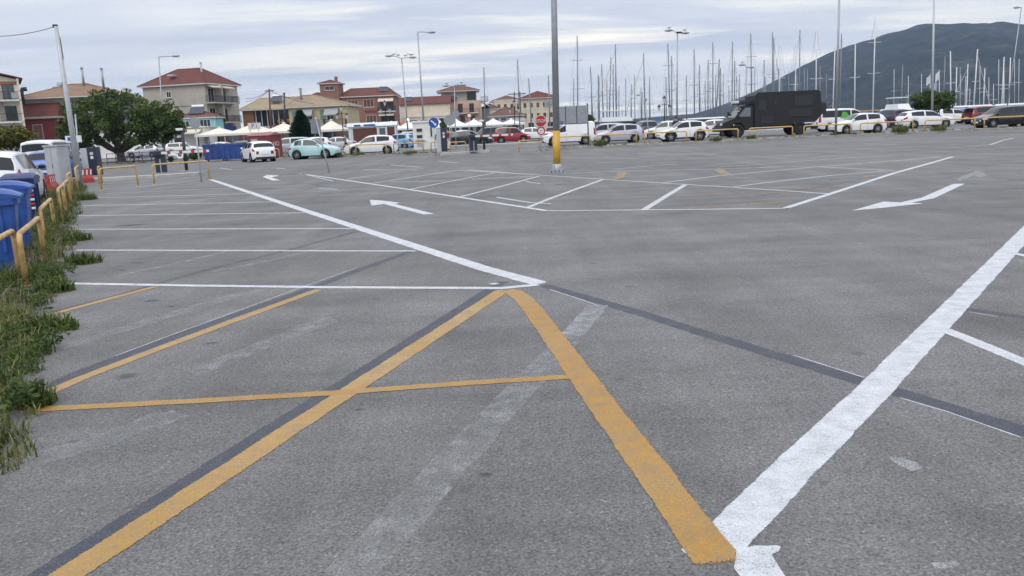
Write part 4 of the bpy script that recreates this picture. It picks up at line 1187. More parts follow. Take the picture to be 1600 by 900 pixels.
# left side
car(8, 23.2, 112, 'suv', 4.4, 1.82, 1.60, 'car_white', 'white estate car parked behind the blue bins at the left edge', mirror='black_plastic')
car(96, 41.0, 97, 'hatch', 4.1, 1.80, 1.56, 'car_blue', 'bright blue hatchback behind the grey cabinet, seen from the rear')
car(88, 52.0, 98, 'minibus', 5.2, 1.95, 2.12, 'car_white', 'white minibus seen from the rear behind the blue car', 'minibus', 'minibus')
car(404, 60.5, 120, 'hatch', 4.06, 1.76, 1.46, 'car_white', 'white hatchback seen from behind, in front of the red container')
car(493, 61.8, -9, 'mini', 3.57, 1.63, 1.49, 'car_mint', 'mint green small car with round roof beside the white hatchbacks', rim='rim_alloy')
car(581, 65.0, 186, 'hatch', 4.10, 1.76, 1.50, 'car_white', 'white hatchback side on, just left of the pay booth')
car(227, 101, 178, 'hatch', 4.2, 1.76, 1.55, 'car_silver', 'silver hatchback under the right side of the big tree')
car(289, 104, 4, 'suv', 4.4, 1.8, 1.62, 'car_white', 'white crossover parked by the street right of the big tree')
car(342, 86, 170, 'sedan', 4.4, 1.76, 1.48, 'car_white', 'white car mostly hidden behind the left blue skip')
car(374, 84, 176, 'hatch', 4.1, 1.76, 1.5, 'car_navy', 'dark blue car hidden behind the right blue skip')
car(452, 75, 188, 'suv', 4.3, 1.8, 1.62, 'car_silver', 'silver car between the red container and the mint car')
car(486, 80, 184, 'hatch', 4.2, 1.8, 1.55, 'car_white', 'white car right behind the mint green car')
car(524, 84, 184, 'sedan', 4.4, 1.76, 1.46, 'car_silver', 'pale silver sedan between the mint car and the kiosk')
car(636, 86, 182, 'suv', 4.3, 1.8, 1.66, 'car_beige', 'pale grey four-wheel drive just left of the pay booth')
car(622, 81, 160, 'hatch', 3.7, 1.65, 1.5, 'car_sky', 'light blue car partly hidden behind the white hatchback')
car(735, 84, -4, 'sedan', 4.6, 1.78, 1.50, 'car_black', 'black sedan behind the middle ticket machine')
car(764, 92, 184, 'mpv', 4.7, 1.86, 1.78, 'car_grey', 'dark grey people carrier behind the black sedan')
car(801, 86, -3, 'mpv', 3.72, 1.62, 1.66, 'car_red', 'dark red compact car behind the middle barrier arm')
car(836, 95, -6, 'sedan', 4.5, 1.78, 1.52, 'car_white', 'white car with dark glass behind the red car', arch_trim=True)
car(866, 100, 80, 'hatch', 4.1, 1.76, 1.52, 'car_burgundy', 'dark red car half hidden by the tall pole', tail_v=True)
car(717, 99, 175, 'hatch', 4.0, 1.75, 1.55, 'car_white', 'white car beyond the black sedan, near the tents')
car(690, 92, 170, 'hatch', 4.0, 1.75, 1.5, 'car_navy', 'dark car beyond the middle ticket machine')
# right side row
car(889, 67.5, 183, 'van', 4.15, 1.72, 1.84, 'car_white', 'small white delivery van right of the tall pole', 'van', 'delivery_van')
car(966, 67.0, 184, 'hatch', 3.9, 1.70, 1.50, 'car_lilac', 'silver hatchback with tall red tail lights right of the white van', tail_v=True)
car(944, 77, 186, 'mpv', 4.1, 1.72, 1.60, 'car_lilac', 'pale lilac compact car behind the silver hatchback')
car(1008, 79, 92, 'suv', 4.5, 1.86, 1.68, 'car_grey', 'dark grey car seen from behind, between silver hatchback and white cars')
car(1038, 76, 168, 'hatch', 3.9, 1.7, 1.56, 'car_white', 'white hatchback behind the nose of the white crossover')
car(1066, 64.5, 184, 'hatch', 3.75, 1.74, 1.53, 'car_white', 'white crossover with black wheel arches left of the black camper', arch_trim=True, wheel_r=.345)
car(1108, 74, 170, 'hatch', 4.0, 1.74, 1.5, 'car_white', 'white car peeping out between the crossover and the black camper')
car(1316, 74, 2, 'minibus', 5.0, 1.92, 1.95, 'car_white', 'white passenger van with green side graphic behind the camper', 'van', 'passenger_van')
gv = bpy.data.objects.get('passenger_van')
MB().add([(-.6, -.967, 1.12), (.25, -.967, 1.12), (.05, -.967, 1.42), (-.10, -.967, 1.62), (-.45, -.960, 1.66)], [(0, 1, 2, 3, 4)]).build('green_graphic', mat('graphic_green', (.10, .42, .06), .4, var=.1), gv, fix=False)
car(1339, 63.0, 184, 'hatch', 3.95, 1.70, 1.50, 'car_white', 'white hatchback just right of the tall right-hand lamp pole')
car(1391, 80, 95, 'suv', 4.5, 1.88, 1.70, 'car_navy', 'dark blue car seen from behind between the two white hatchbacks')
car(1376, 86, 95, 'hatch', 4.0, 1.74, 1.52, 'car_blue', 'blue car whose roof shows above the white hatchback')
car(1445, 71.5, 2, 'hatch', 4.55, 1.80, 1.50, 'car_white', 'white hatchback facing right below the round bush')
car(1488, 84, 4, 'hatch', 4.3, 1.8, 1.50, 'car_white', 'white car facing right behind the other white hatchback, right of the bush')
car(1508, 92, 30, 'hatch', 4.0, 1.75, 1.48, 'car_blue', 'blue car glimpsed left of the dark red car')
car(1541, 78, 10, 'mpv', 4.2, 1.78, 1.62, 'car_burgundy', 'dark red car behind the black car at the right edge', tail_v=True)
car(1567, 62.5, 185, 'mpv', 4.25, 1.70, 1.55, 'car_black', 'shiny black car at the right edge behind the last hoop')
car(1622, 82, 185, 'van', 5.0, 1.95, 2.1, 'car_white', 'white van cut off by the right edge of the view', 'van', 'delivery_van')

# ---- the black expedition camper
def camper():
    root = thing('camper_truck', 'large black expedition camper with box body and spare wheel', 'camper', gx(1203, 68.5), radians(184))
    cp = 'camper_black'; W = 2.25
    # cab: front at +x
    cab = [(4.30, .62), (4.33, .95), (4.18, 1.20), (3.25, 1.52), (2.45, 2.42), (1.75, 2.46), (1.75, .62), (2.42, .62), (2.55, .95), (2.85, 1.15), (3.20, 1.15), (3.50, .95), (3.63, .62)]
    MB().extrude([(x, 0, z) for x, z in cab], (0, -W * .45, 0), (0, W * .45, 0)).build('cab', cp, root)
    bx_ = [(1.70, .85), (1.70, 3.20), (1.45, 3.42), (-3.55, 3.42), (-3.72, 3.30), (-3.95, 1.55), (-3.45, .85), (-1.60, .85), (-1.75, 1.05), (-2.15, 1.22), (-2.55, 1.05), (-2.70, .85)]
    bx_ = [(1.70, .80), (1.70, 3.20), (1.45, 3.44), (-3.45, 3.44), (-3.65, 3.30), (-3.80, 1.50), (-3.25, .95), (-1.45, .95), (-1.45, .80)]
    sharp(MB().extrude([(x, 0, z) for x, z in bx_], (0, -W / 2, 0), (0, W / 2, 0)).build('living_box', cp, root), 20)
    MB().box(-3.2, -.5, .55, 3.9, .5, .80).build('chassis', 'black_plastic', root)
    gl = 'car_glass'
    for s_ in (1, -1):
        y = s_ * (W * .45 + .004)
        MB().add([(3.02, y, 1.62), (2.42, y, 2.30), (2.0, y, 2.30), (2.0, y, 1.60)], [(0, 1, 2, 3)]).build('side_window', 'car_glass_light', root, fix=False)
        MB().box(2.0 - .01, y - .004, .9, 2.0 + .01, y + .004, 1.58).build('door_seam', 'black_plastic', root)
        MB().bbox(2.12, y - .02, 1.38, 2.32, y + .02, 1.43, .008).build('door_handle', 'dark_metal', root)
        MB().bbox(3.00, y + s_ * .06, 1.62, 3.12, y + s_ * .26, 2.0, .03).build('mirror', 'black_plastic', root)
        yb = s_ * (W / 2 + .012)
        for (x0, x1, z0, z1) in ((1.35, .85, 2.05, 2.78), (-1.55, -2.95, 2.30, 3.00), (.15, -.05, 2.55, 2.75)):
            fr = MB().bbox(x1 - .05, yb - .02, z0 - .05, x0 + .05, yb + .02, z1 + .05, .012).build('window', 'dark_metal', root)
            MB().box(x1, yb - .024, z0, x0, yb + .024, z1).build('pane', gl, fr)
        MB().bbox(-1.1, yb - .015, 1.45, -3.0, yb + .015, 2.05, .01).build('storage_hatch', 'black_plastic', root)
        MB().bbox(.2, yb - .015, 1.0, 1.2, yb + .015, 1.55, .01).build('storage_hatch', 'black_plastic', root)
        MB().tube([(1.68, s_ * W / 2 * 1.003, .82), (1.68, s_ * W / 2 * 1.003, 3.2)], .02, 6).build('corner_trim', 'dark_metal', root)
        MB().bbox(4.26, s_ * .62, .98, 4.36, s_ * .95, 1.16, .03).build('headlight', 'head_lamp', root)
        MB().bbox(-3.50, s_ * .8, 1.08, -3.42, s_ * 1.0, 1.30, .02).build('taillight', 'tail_lamp', root)
        for c in (3.03, -2.05):
            make_wheel(root, c, s_ * (W / 2 - .16), .52, s_, .32, 'rim_dark', 6)
    yv = W * .40
    MB().add([(3.22, -yv, 1.56), (3.22, yv, 1.56), (2.50, yv * .94, 2.38), (2.50, -yv * .94, 2.38)], [(0, 1, 2, 3)]).xf(Matrix.Translation((.02, 0, .02))).build('windscreen', gl, root, fix=False)
    MB().bbox(4.25, -1.0, .50, 4.48, 1.0, .85, .05).build('bull_bar', 'black_plastic', root)
    rk = MB()
    for z in (2.62, 2.86):
        rk.tube([(1.8, -.9, z), (2.75, -.9, z), (2.85, -.8, z), (2.85, .8, z), (2.75, .9, z), (1.8, .9, z)], .03, 6)
    for x in (1.85, 2.3, 2.75):
        for y in (-.9, .9): rk.tube([(x, y, 2.46), (x, y, 2.88)], .025, 6)
    rk.build('roof_rack', 'black_plastic', root)
    for k in range(4): MB().lathe([(0, .05), (.11, .05), (.12, -.05), (0, -.06)], 12, (2.92, -.66 + k * .44, 2.76), 'X').build('spot_light', 'head_lamp', root)
    MB().bbox(1.85, -.75, 2.62, 2.65, .75, 2.80, .05).build('luggage', 'dark_metal', root)
    sw = MB().lathe([(.25, -.15), (.46, -.15), (.52, -.09), (.52, .09), (.46, .15), (.25, .15), (0, .10)], 20, (-3.98, -.35, 2.85), 'X').build('spare_wheel', 'tyre', root, smooth=True)
    MB().tube([(-3.7, -.35, 2.85), (-3.95, -.35, 2.85)], .12, 10).build('carrier', 'dark_metal', sw)
    MB().bbox(-4.25, .1, 1.55, -3.72, .95, 2.45, .06).build('rear_box', 'black_plastic', root)
    MB().tube([(-3.7, .9, 1.5), (-4.3, .9, 2.1), (-4.75, .9, 2.55)], .035, 6).tube([(-3.7, -.9, 1.5), (-4.3, -.9, 2.1), (-4.75, -.9, 2.55)], .035, 6).tube([(-4.75, -.9, 2.55), (-4.75, .9, 2.55)], .035, 6).build('bike_carrier', 'dark_metal', root)
    MB().bbox(-3.6, -1.0, .50, -3.3, 1.0, .72, .04).build('rear_bumper', 'black_plastic', root)
camper()
# ---- two-wheelers by the railing
def bicycle(loc, rz, label):
    t_ = thing('bicycle', label, 'bicycle', loc, rz, 'bicycles at the railing')
    for x in (-.52, .52):
        MB().tube([(x + .33 * cos(2 * pi * k / 20), 0, .34 + .33 * sin(2 * pi * k / 20)) for k in range(21)], .022, 6, False).build('wheel', 'tyre', t_)
    MB().tube([(-.52, 0, .34), (-.12, 0, .30), (-.26, 0, .84), (-.52, 0, .34)], .02, 6).tube([(-.12, 0, .30), (.36, 0, .82), (-.24, 0, .78)], .02, 6).tube([(.52, 0, .34), (.36, 0, .98)], .02, 6).build('frame', 'car_navy', t_)
    MB().tube([(.34, -.28, 1.0), (.38, 0, .99), (.34, .28, 1.0)], .016, 6).build('handlebar', 'dark_metal', t_)
    MB().ball((-.28, 0, .88), (.14, .07, .035), 8, 5).build('saddle', 'black_plastic', t_)
bicycle(gx(213, 73), radians(5), 'bicycle leaning at the railing right of the tree trunk')
bicycle(gx(196, 73.4), radians(-4), 'bicycle at the railing next to the tree trunk')
def scooter(loc, rz, label):
    t_ = thing('scooter', label, 'scooter', loc, rz)
    for x in (-.6, .6):
        w_ = MB().lathe([(.12, -.05), (.23, -.05), (.25, 0), (.23, .05), (.12, .05), (0, .03)], 16, (x, 0, .25), 'Y').build('wheel', 'tyre', t_, smooth=True)
    MB().tube([(-.75, 0, .55), (-.4, 0, .62), (-.1, 0, .5), (0, 0, .3), (.3, 0, .28), (.45, 0, .55), (.50, 0, .85)], [.10, .17, .16, .11, .11, .14, .10], 10).build('body', 'car_white', t_, smooth=True)
    MB().bbox(-.75, -.14, .70, -.05, .14, .80, .04).build('seat', 'black_plastic', t_)
    MB().tube([(.42, -.32, 1.02), (.50, 0, 1.0), (.42, .32, 1.02)], .02, 6).tube([(.62, 0, .25), (.48, 0, 1.0)], .03, 8).build('handlebar', 'dark_metal', t_)
    MB().ball((.60, 0, .88), (.06, .08, .08), 8, 6).build('headlight', 'head_lamp', t_)
    MB().ball((-.80, 0, .62), (.03, .08, .04), 8, 6).build('taillight', 'tail_lamp', t_)
scooter(gx(279, 72), radians(20), 'white and black scooter behind the left barrier arm')
# ---------------------------------------------------------------- the town
def tile_mat(name, a, b_):
    m, nt, bs = nodes_of(name); t = NT(nt); p = t.obj()
    n1_ = t.noise(p, .7, 4, .6); n2_ = t.noise(p, 9., 3, .7)
    c = t.ramp(n1_, [(.3, a), (.7, b_)])
    c = t.mix(.7, c, t.ramp(n2_, [(.3, .7), (.7, 1.25)]), 'MULTIPLY')
    wv = nt.nodes.new('ShaderNodeTexWave'); nt.links.new(p, wv.inputs['Vector']); wv.inputs['Scale'].default_value = 5.; wv.inputs['Distortion'].default_value = .4
    nt.links.new(c, bs.inputs['Base Color']); bs.inputs['Roughness'].default_value = .85
    nt.links.new(t.bump(wv.outputs['Fac'], .5, .04), bs.inputs['Normal'])
    MATS[name] = m
tile_mat('tile_red', (.105, .030, .023), (.165, .046, .033))
tile_mat('tile_dull', (.125, .058, .040), (.185, .090, .060))
tile_mat('tile_brown', (.22, .13, .085), (.29, .18, .115))
tile_mat('tile_straw', (.30, .235, .145), (.39, .31, .20))
tile_mat('tile_tan', (.27, .20, .135), (.36, .275, .185))
def wall_mat(name, col, var=.14):
    return mat(name, col, .85, var=var, scale=.7, bump=.05)
for n_, c_ in (('wall_beige', (.42, .385, .335)), ('wall_cream', (.62, .55, .44)), ('wall_yellow', (.50, .41, .25)), ('wall_peach', (.56, .38, .29)), ('wall_red', (.20, .045, .045)),
               ('wall_turq', (.26, .56, .56)), ('wall_white', (.72, .71, .69)), ('wall_grey', (.30, .30, .31)), ('wall_wood', (.28, .14, .075)), ('wall_pale', (.66, .60, .50)), ('wall_ochre', (.55, .40, .20))):
    wall_mat(n_, c_)
m, nt, b = nodes_of('wall_brick'); t = NT(nt)
br = nt.nodes.new('ShaderNodeTexBrick'); nt.links.new(t.map(t.obj(), (1, 1, 1), (radians(90), 0, 0)), br.inputs['Vector'])
br.inputs['Scale'].default_value = 1.6; br.inputs['Color1'].default_value = (.21, .082, .062, 1); br.inputs['Color2'].default_value = (.26, .115, .088, 1); br.inputs['Mortar'].default_value = (.29, .20, .17, 1)
br.inputs['Mortar Size'].default_value = .03
nt.links.new(t.mix(.6, br.outputs[0], t.ramp(t.noise(t.obj(), .6, 4, .6), [(.3, .8), (.7, 1.15)]), 'MULTIPLY'), b.inputs['Base Color']); b.inputs['Roughness'].default_value = .9
MATS['wall_brick'] = m
mat('win_glass', (.022, .027, .034), .12, var=0, spec=.5)
mat('win_glass_pale', (.10, .12, .135), .2, var=.3, scale=1., spec=.5)
mat('shutter_green', (.14, .24, .21), .6, var=.1)
mat('shutter_brown', (.10, .05, .03), .6, var=.1)
mat('awning_cream', (.62, .57, .46), .8, var=.1)
mat('awning_grey', (.33, .34, .35), .8, var=.15)
mat('awning_orange', (.50, .20, .10), .8, var=.15)
mat('canvas', (.70, .66, .57), .85, var=.10, scale=.6)
mat('canvas_white', (.74, .74, .72), .8, var=.08, scale=.6)
mat('panel_dark', (.02, .028, .05), .15, var=.1)
mat('steel_shiny', (.55, .56, .57), .3, .6, var=.05)
mat('bulb_lit', (1, .96, .86), .4, var=0, emit=((1, .95, .85), 3.))
class House:
    def __init__(s, name, label, px, Y, w, d, rz=0., cat='building', anchor='L'):
        p = gx(px, Y)
        if anchor == 'R': p = p - Vector((cos(radians(rz)), sin(radians(rz)), 0)) * w     # px, Y give the right-hand front corner
        s.o = thing(name, label, cat, p, radians(rz)); s.w, s.d = w, d
    def M(s, face):
        if face == 'F': return Matrix(((1, 0, 0, 0), (0, -1, 0, 0), (0, 0, 1, 0), (0, 0, 0, 1)))
        if face == 'R': return Matrix(((0, 1, 0, s.w), (1, 0, 0, 0), (0, 0, 1, 0), (0, 0, 0, 1)))
        return Matrix(((0, -1, 0, 0), (1, 0, 0, 0), (0, 0, 1, 0), (0, 0, 0, 1)))
    def wall(s, z0, z1, m, x0=0, x1=None, y0=0, y1=None, name='wall'):
        return MB().box(x0, y0, z0, s.w if x1 is None else x1, s.d if y1 is None else y1, z1).build(name, m, s.o)
    def win(s, face, u, z, w, h, frame='white_paint', glass='win_glass', shutters=None, sill=True, mull=1, off=0.):
        M = s.M(face); t = .07
        b_ = MB()
        b_.box(u, off - .02, z, u + w, off + .05, z + t).box(u, off - .02, z + h - t, u + w, off + .05, z + h)
        b_.box(u, off - .02, z + t, u + t, off + .05, z + h - t).box(u + w - t, off - .02, z + t, u + w, off + .05, z + h - t)
        for k in range(mull):
            x = u + w * (k + 1) / (mull + 1); b_.box(x - .025, off - .02, z + t, x + .025, off + .045, z + h - t)
        f = b_.xf(M).build('window', frame, s.o)
        MB().box(u + t, off + .004, z + t, u + w - t, off + .018, z + h - t).xf(M).build('pane', glass, f)
        if sill: MB().box(u - .08, off - .02, z - .07, u + w + .08, off + .12, z - .002).xf(M).build('sill', 'off_white', f)
        if shutters:
            for x0 in (u - w * .5, u + w * 1.02):
                MB().box(x0, off + .01, z, x0 + w * .48, off + .06, z + h).xf(M).build('shutter', shutters, f)
        return f
    def balcony(s, face, u0, u1, z, dep=1.3, slab='off_white', rail='dark_metal', h=1.0, solid=None, bars=True):
        M = s.M(face)
        MB().box(u0, 0, z - .22, u1, dep, z).xf(M).build('balcony_slab', slab, s.o)
        b_ = MB()
        if solid:
            b_.box(u0, dep - .10, z, u1, dep, z + h).box(u0, 0, z, u0 + .1, dep - .1, z + h).box(u1 - .1, 0, z, u1, dep - .1, z + h)
            b_.xf(M).build('balcony_parapet', solid, s.o)
        else:
            b_.box(u0, dep - .06, z + h - .06, u1, dep, z + h).box(u0, 0, z + h - .06, u0 + .05, dep, z + h).box(u1 - .05, 0, z + h - .06, u1, dep, z + h).box(u0, dep - .05, z + .1, u1, dep - .01, z + .14)
            n = max(2, int((u1 - u0) / .16))
            for k in range(n + 1):
                x = u0 + (u1 - u0 - .03) * k / n; b_.box(x, dep - .045, z, x + .03, dep - .015, z + h)
            for k in range(7):
                for x in (u0 + .01, u1 - .04): b_.box(x, dep * k / 7, z, x + .03, dep * k / 7 + .03, z + h)
            b_.xf(M).build('balcony_railing', rail, s.o)
    def awning(s, face, u0, u1, z, dep=1.6, drop=.9, m='awning_cream'):
        M = s.M(face)
        MB().add([(u0, .02, z), (u1, .02, z), (u1, dep, z - drop), (u0, dep, z - drop), (u0, .02, z - .04), (u1, .02, z - .04), (u1, dep, z - drop - .18), (u0, dep, z - drop - .18)],
                 [(0, 1, 2, 3), (3, 2, 6, 7), (0, 3, 7, 4), (1, 5, 6, 2), (4, 7, 6, 5)]).xf(M).build('awning', m, s.o)
    def hip(s, z, h, over=.6, m='tile_red', x0=0, x1=None, y0=0, y1=None, ridge=None, eave='off_white', along=None):
        x1 = s.w if x1 is None else x1; y1 = s.d if y1 is None else y1
        X0, X1, Y0, Y1 = x0 - over, x1 + over, y0 - over, y1 + over
        W_, D_ = X1 - X0, Y1 - Y0
        if along is None: along = 'x' if W_ >= D_ else 'y'
        if along == 'x':
            k = min(D_ / 2, W_ * .48) if ridge is None else ridge
            k, k2 = k if isinstance(k, tuple) else (k, k)
            A, B_ = (X0 + k, (Y0 + Y1) / 2, z + h), (X1 - k2, (Y0 + Y1) / 2, z + h)
        else:
            k = min(W_ / 2, D_ * .48) if ridge is None else ridge
            A, B_ = ((X0 + X1) / 2, Y0 + k, z + h), ((X0 + X1) / 2, Y1 - k, z + h)
        v = [(X0, Y0, z), (X1, Y0, z), (X1, Y1, z), (X0, Y1, z), A, B_]
        f = [(0, 1, 5, 4), (1, 2, 5), (2, 3, 4, 5), (3, 0, 4)] if along == 'x' else [(0, 1, 4), (1, 2, 5, 4), (2, 3, 5), (3, 0, 4, 5)]
        r = MB().add(v, f + [(3, 2, 1, 0)]).build('roof', m, s.o)
        MB().box(X0 + .03, Y0 + .03, z - .18, X1 - .03, Y1 - .03, z - .004).build('eaves', eave, r)
        b_ = MB().tube([A, B_], .11, 6)
        for c, q in ((v[0], A), (v[3], A if along == 'x' else B_), (v[1], B_ if along == 'x' else A), (v[2], B_)): b_.tube([c, q], .10, 6)
        b_.build('ridge_tiles', m, r)
        return r
    def gable(s, z, h, over=.5, m='tile_red', x0=0, x1=None, y0=0, y1=None, along='x', gm='wall_beige'):
        x1 = s.w if x1 is None else x1; y1 = s.d if y1 is None else y1
        X0, X1, Y0, Y1 = x0 - over, x1 + over, y0 - over, y1 + over
        th = .16
        if along == 'x':
            yc = (Y0 + Y1) / 2; prof = [(Y0, z), (yc, z + h), (Y1, z), (Y1, z - th), (yc, z + h - th), (Y0, z - th)]
            r = MB().extrude([(0, y, q) for y, q in prof], (X0, 0, 0), (X1, 0, 0)).build('roof', m, s.o)
            MB().extrude([(0, y0, z - th), (0, y1, z - th), (0, yc, z + h - th - .25)], (x0 + .02, 0, 0), (x1 - .02, 0, 0)).build('gable_wall', gm, r)
        else:
            xc = (X0 + X1) / 2; prof = [(X0, z), (xc, z + h), (X1, z), (X1, z - th), (xc, z + h - th), (X0, z - th)]
            r = MB().extrude([(x, 0, q) for x, q in prof], (0, Y0, 0), (0, Y1, 0)).build('roof', m, s.o)
            MB().extrude([(x0, 0, z - th), (x1, 0, z - th), (xc, 0, z + h - th - .25)], (0, y0 + .02, 0), (0, y1 - .02, 0)).build('gable_wall', gm, r)
        return r
    def box(s, name, x0, y0, z0, x1, y1, z1, m, par=None):
        return MB().box(x0, y0, z0, x1, y1, z1).build(name, m, par or s.o)
    def flue(s, x, y, z0, z1, r=.14, m='galv'):
        c = MB().tube([(x, y, z0), (x, y, z1)], r, 10).build('flue', m, s.o, smooth=True)
        MB().lathe([(r * 1.3, z1 - .02), (r * 1.3, z1 + .12), (0, z1 + .2)], 10, (x, y, 0)).build('cowl', m, c)
    def solar(s, x, y, z, par=None, rz=0.):
        """solar water heater: tilted panel and a tank"""
        M = Matrix.Translation((x, y, z)) @ Matrix.Rotation(rz, 4, 'Z')
        p = MB().add([(-1, -.9, .0), (1, -.9, .0), (1, .5, .9), (-1, .5, .9), (-1, -.9, -.08), (1, -.9, -.08), (1, .5, .82), (-1, .5, .82)], [(0, 1, 2, 3), (4, 7, 6, 5), (0, 4, 5, 1), (1, 5, 6, 2), (2, 6, 7, 3), (3, 7, 4, 0)]).xf(M).build('solar_panel', 'panel_dark', s.o)
        MB().lathe([(0, -.85), (.26, -.85), (.26, .85), (0, .85)], 12, (0, .75, 1.05), 'X').xf(M).build('water_tank', 'steel_shiny', p, smooth=False)
        MB().box(-.8, .6, -.2, -.74, .66, .85).box(.74, .6, -.2, .8, .66, .85).xf(M).build('stand', 'galv', p)
def hz_(px, py, Y): return at(px, py, Y).z

# 1 — flats at the left edge
h = House('apartment_block', 'cream three-storey flats with balconies at the left edge, red gable roof', 47, 112, 10.7, 10, 31, anchor='R')
h.wall(0, 10.6, 'wall_pale')
h.gable(10.75, 1.55, .55, 'tile_red', along='y', gm='wall_pale')
h.box('beam', -.02, -.05, 9.9, 10.72, -.002, 10.35, 'wall_wood')
for z in (5.25, 8.0):
    h.balcony('F', 0, 10.75, z, 1.4, 'off_white')
    for u in (.8, 3.4, 6.2):
        h.win('F', u, z + .05, 1.7, 2.15, 'off_white', 'win_glass', None, False, 2)
h.box('wall_panel', 8.15, -.06, 5.27, 8.65, -.003, 10.2, 'wall_beige')
h.win('F', 8.75, 8.1, 1.35, 1.9, 'dark_metal', 'win_glass_pale', None, False, 1)
h.win('F', 8.75, 5.35, 1.35, 1.9, 'dark_metal', 'win_glass', None, False, 1)
h.box('corner_post', 10.5, -1.4, 0, 10.75, -1.15, 10.6, 'wall_pale')
h.balcony('F', 0, 10.75, 2.6, 1.4, 'off_white')
h.win('F', 3, .3, 4, 2.1, 'dark_metal', 'win_glass', None, False, 3)
vt = MB().tube([(10.9, .5, 7.4), (10.9, .5, 9.0), (11.1, .5, 9.35), (11.6, .5, 9.4)], .28, 10).build('vent_duct', 'dark_metal', h.o, smooth=True)
h.box('satellite_box', 9.7, -1.3, 8.05, 10.35, -.8, 8.9, 'white_paint')
# 2 — brown-roofed house with red annexe
h = House('house', 'house with broad brown hip roof and dark red front left of the big tree', 46, 122, 12.5, 10, 3)
h.wall(0, 8.7, 'wall_grey')
h.hip(8.75, 2.0, .8, 'tile_brown')
h.box('red_front', .3, -2.2, 0, 5.6, -.01, 6.0, 'wall_red')
an = MB().add([(0, -2.7, 6.05), (6.1, -2.7, 6.05), (5.4, -.02, 8.0), (.5, -.02, 8.0), (0, -.02, 6.05), (6.1, -.02, 6.05)], [(0, 1, 2, 3), (0, 3, 4), (1, 5, 2), (0, 4, 5, 1)]).build('annexe_roof', 'tile_red', h.o)
h.box('cornice', .0, -2.72, 5.75, 6.1, -.03, 6.04, 'wall_beige', an)
M_ = Matrix.Translation((0, -2.2, 0))
f = MB().box(2.2, -2.27, 2.9, 3.6, -2.203, 5.0).build('window', 'wall_beige', h.o); MB().box(2.32, -2.29, 3.02, 3.48, -2.272, 4.88).build('pane', mat('blind_red', (.20, .10, .09), .7), f)
MB().lathe([(0, .06), (.3, .05), (.45, 0), (.46, -.02)], 16, (2.1, -2.5, 3.0), 'Y').build('satellite_dish', 'off_white', h.o, smooth=True)
h.win('F', 8, 3.2, 1.4, 1.5); h.flue(7.4, 4, 10.2, 12.9, .17); h.flue(10.2, 4, 9.8, 12.7, .17)
h.box('tank', 2.6, 4.5, 10.0, 4.0, 5.2, 10.5, 'galv')
# 3 — beige three-storey house
h = House('apartment_house', 'beige three-storey house with red hip roof and balconies right of the tree', 331, 134, 10.9, 9.8, -12, anchor='R')
h.wall(0, 10.5, 'wall_beige')
h.hip(10.55, 2.7, .55, 'tile_red', ridge=3.9)
for u, z, w_, h_ in ((4.1, 8.6, .85, 1.0), (8.0, 5.4, .85, 1.05)): h.win('F', u, z, w_, h_, 'white_paint', 'win_glass', None, True, 1)
for z in (4.55, 7.6):
    h.balcony('R', -.2, 7.6, z, 1.5, 'wall_beige')
    h.win('R', .6, z + .02, 1.7, 2.2, 'off_white', 'win_glass', None, False, 1); h.win('R', 4.3, z + .02, 1.7, 2.2, 'off_white', 'win_glass', None, False, 1)
    h.box('pier', 11.0, 2.8, z, 12.1, 3.1, z + 2.85, 'wall_beige')
h.awning('R', .2, 2.7, 10.3, 1.3, .35); h.awning('R', 3.7, 6.8, 10.3, 1.3, .35)
h.box('shop_sign', 11.2, .6, 2.6, 11.5, 7.2, 3.9, 'sign_blue')
h.box('shop_front', 11.02, .4, .1, 11.10, 7.4, 2.5, 'win_glass')
h.flue(-.3, 3, 0, 11.6, .16); h.flue(8.6, 3.4, 11.6, 13.9, .16, 'galv_light')
h.box('roof_window', 3.9, 1.1, 12.0, 5.0, 2.0, 12.25, 'galv_light')
MB().tube([(.2, -.05, 7.1), (10.8, -.05, 7.2)], .03, 5).build('cable', 'black_plastic', h.o)
# 3b — small turquoise building in front
h = House('shop', 'low turquoise shop with pink tiled roof and solar heater before the beige house', 282, 122, 5.4, 5, 6)
h.wall(0, 5.0, 'wall_turq'); h.hip(5.05, 1.0, .3, 'tile_dull')
h.win('F', 3.2, 3.2, 1.5, 1.5, 'white_paint', 'win_glass', None, True, 2); h.win('F', .6, 3.3, 1.2, 1.3)
h.awning('F', 3.2, 5.6, 3.0, 1.3, .5, mat('awning_teal', (.14, .34, .34), .8)); h.solar(2.6, 1.6, 5.6)
h.box('shop_window', .4, -.06, .2, 2.9, -.003, 2.6, 'win_glass')
# white low building behind the tree
h = House('outbuilding', 'long white low building seen under the crown of the big tree', 140, 112, 15.2, 6, 3)
h.wall(0, 3.4, 'wall_white')
h.box('roof_slab', -.2, -.3, 3.42, 15.4, 6.2, 3.6, 'off_white')
for u in (9.5, 11.2): h.win('F', u, .1, 1.1, 2.2, 'off_white', 'win_glass', None, False, 0)
h.awning('F', 11.8, 15.0, 3.3, 1.8, .5, 'awning_cream')
for u in (12.0, 14.8): h.box('post', u, -1.8, 0, u + .15, -1.65, 2.7, 'dark_metal')
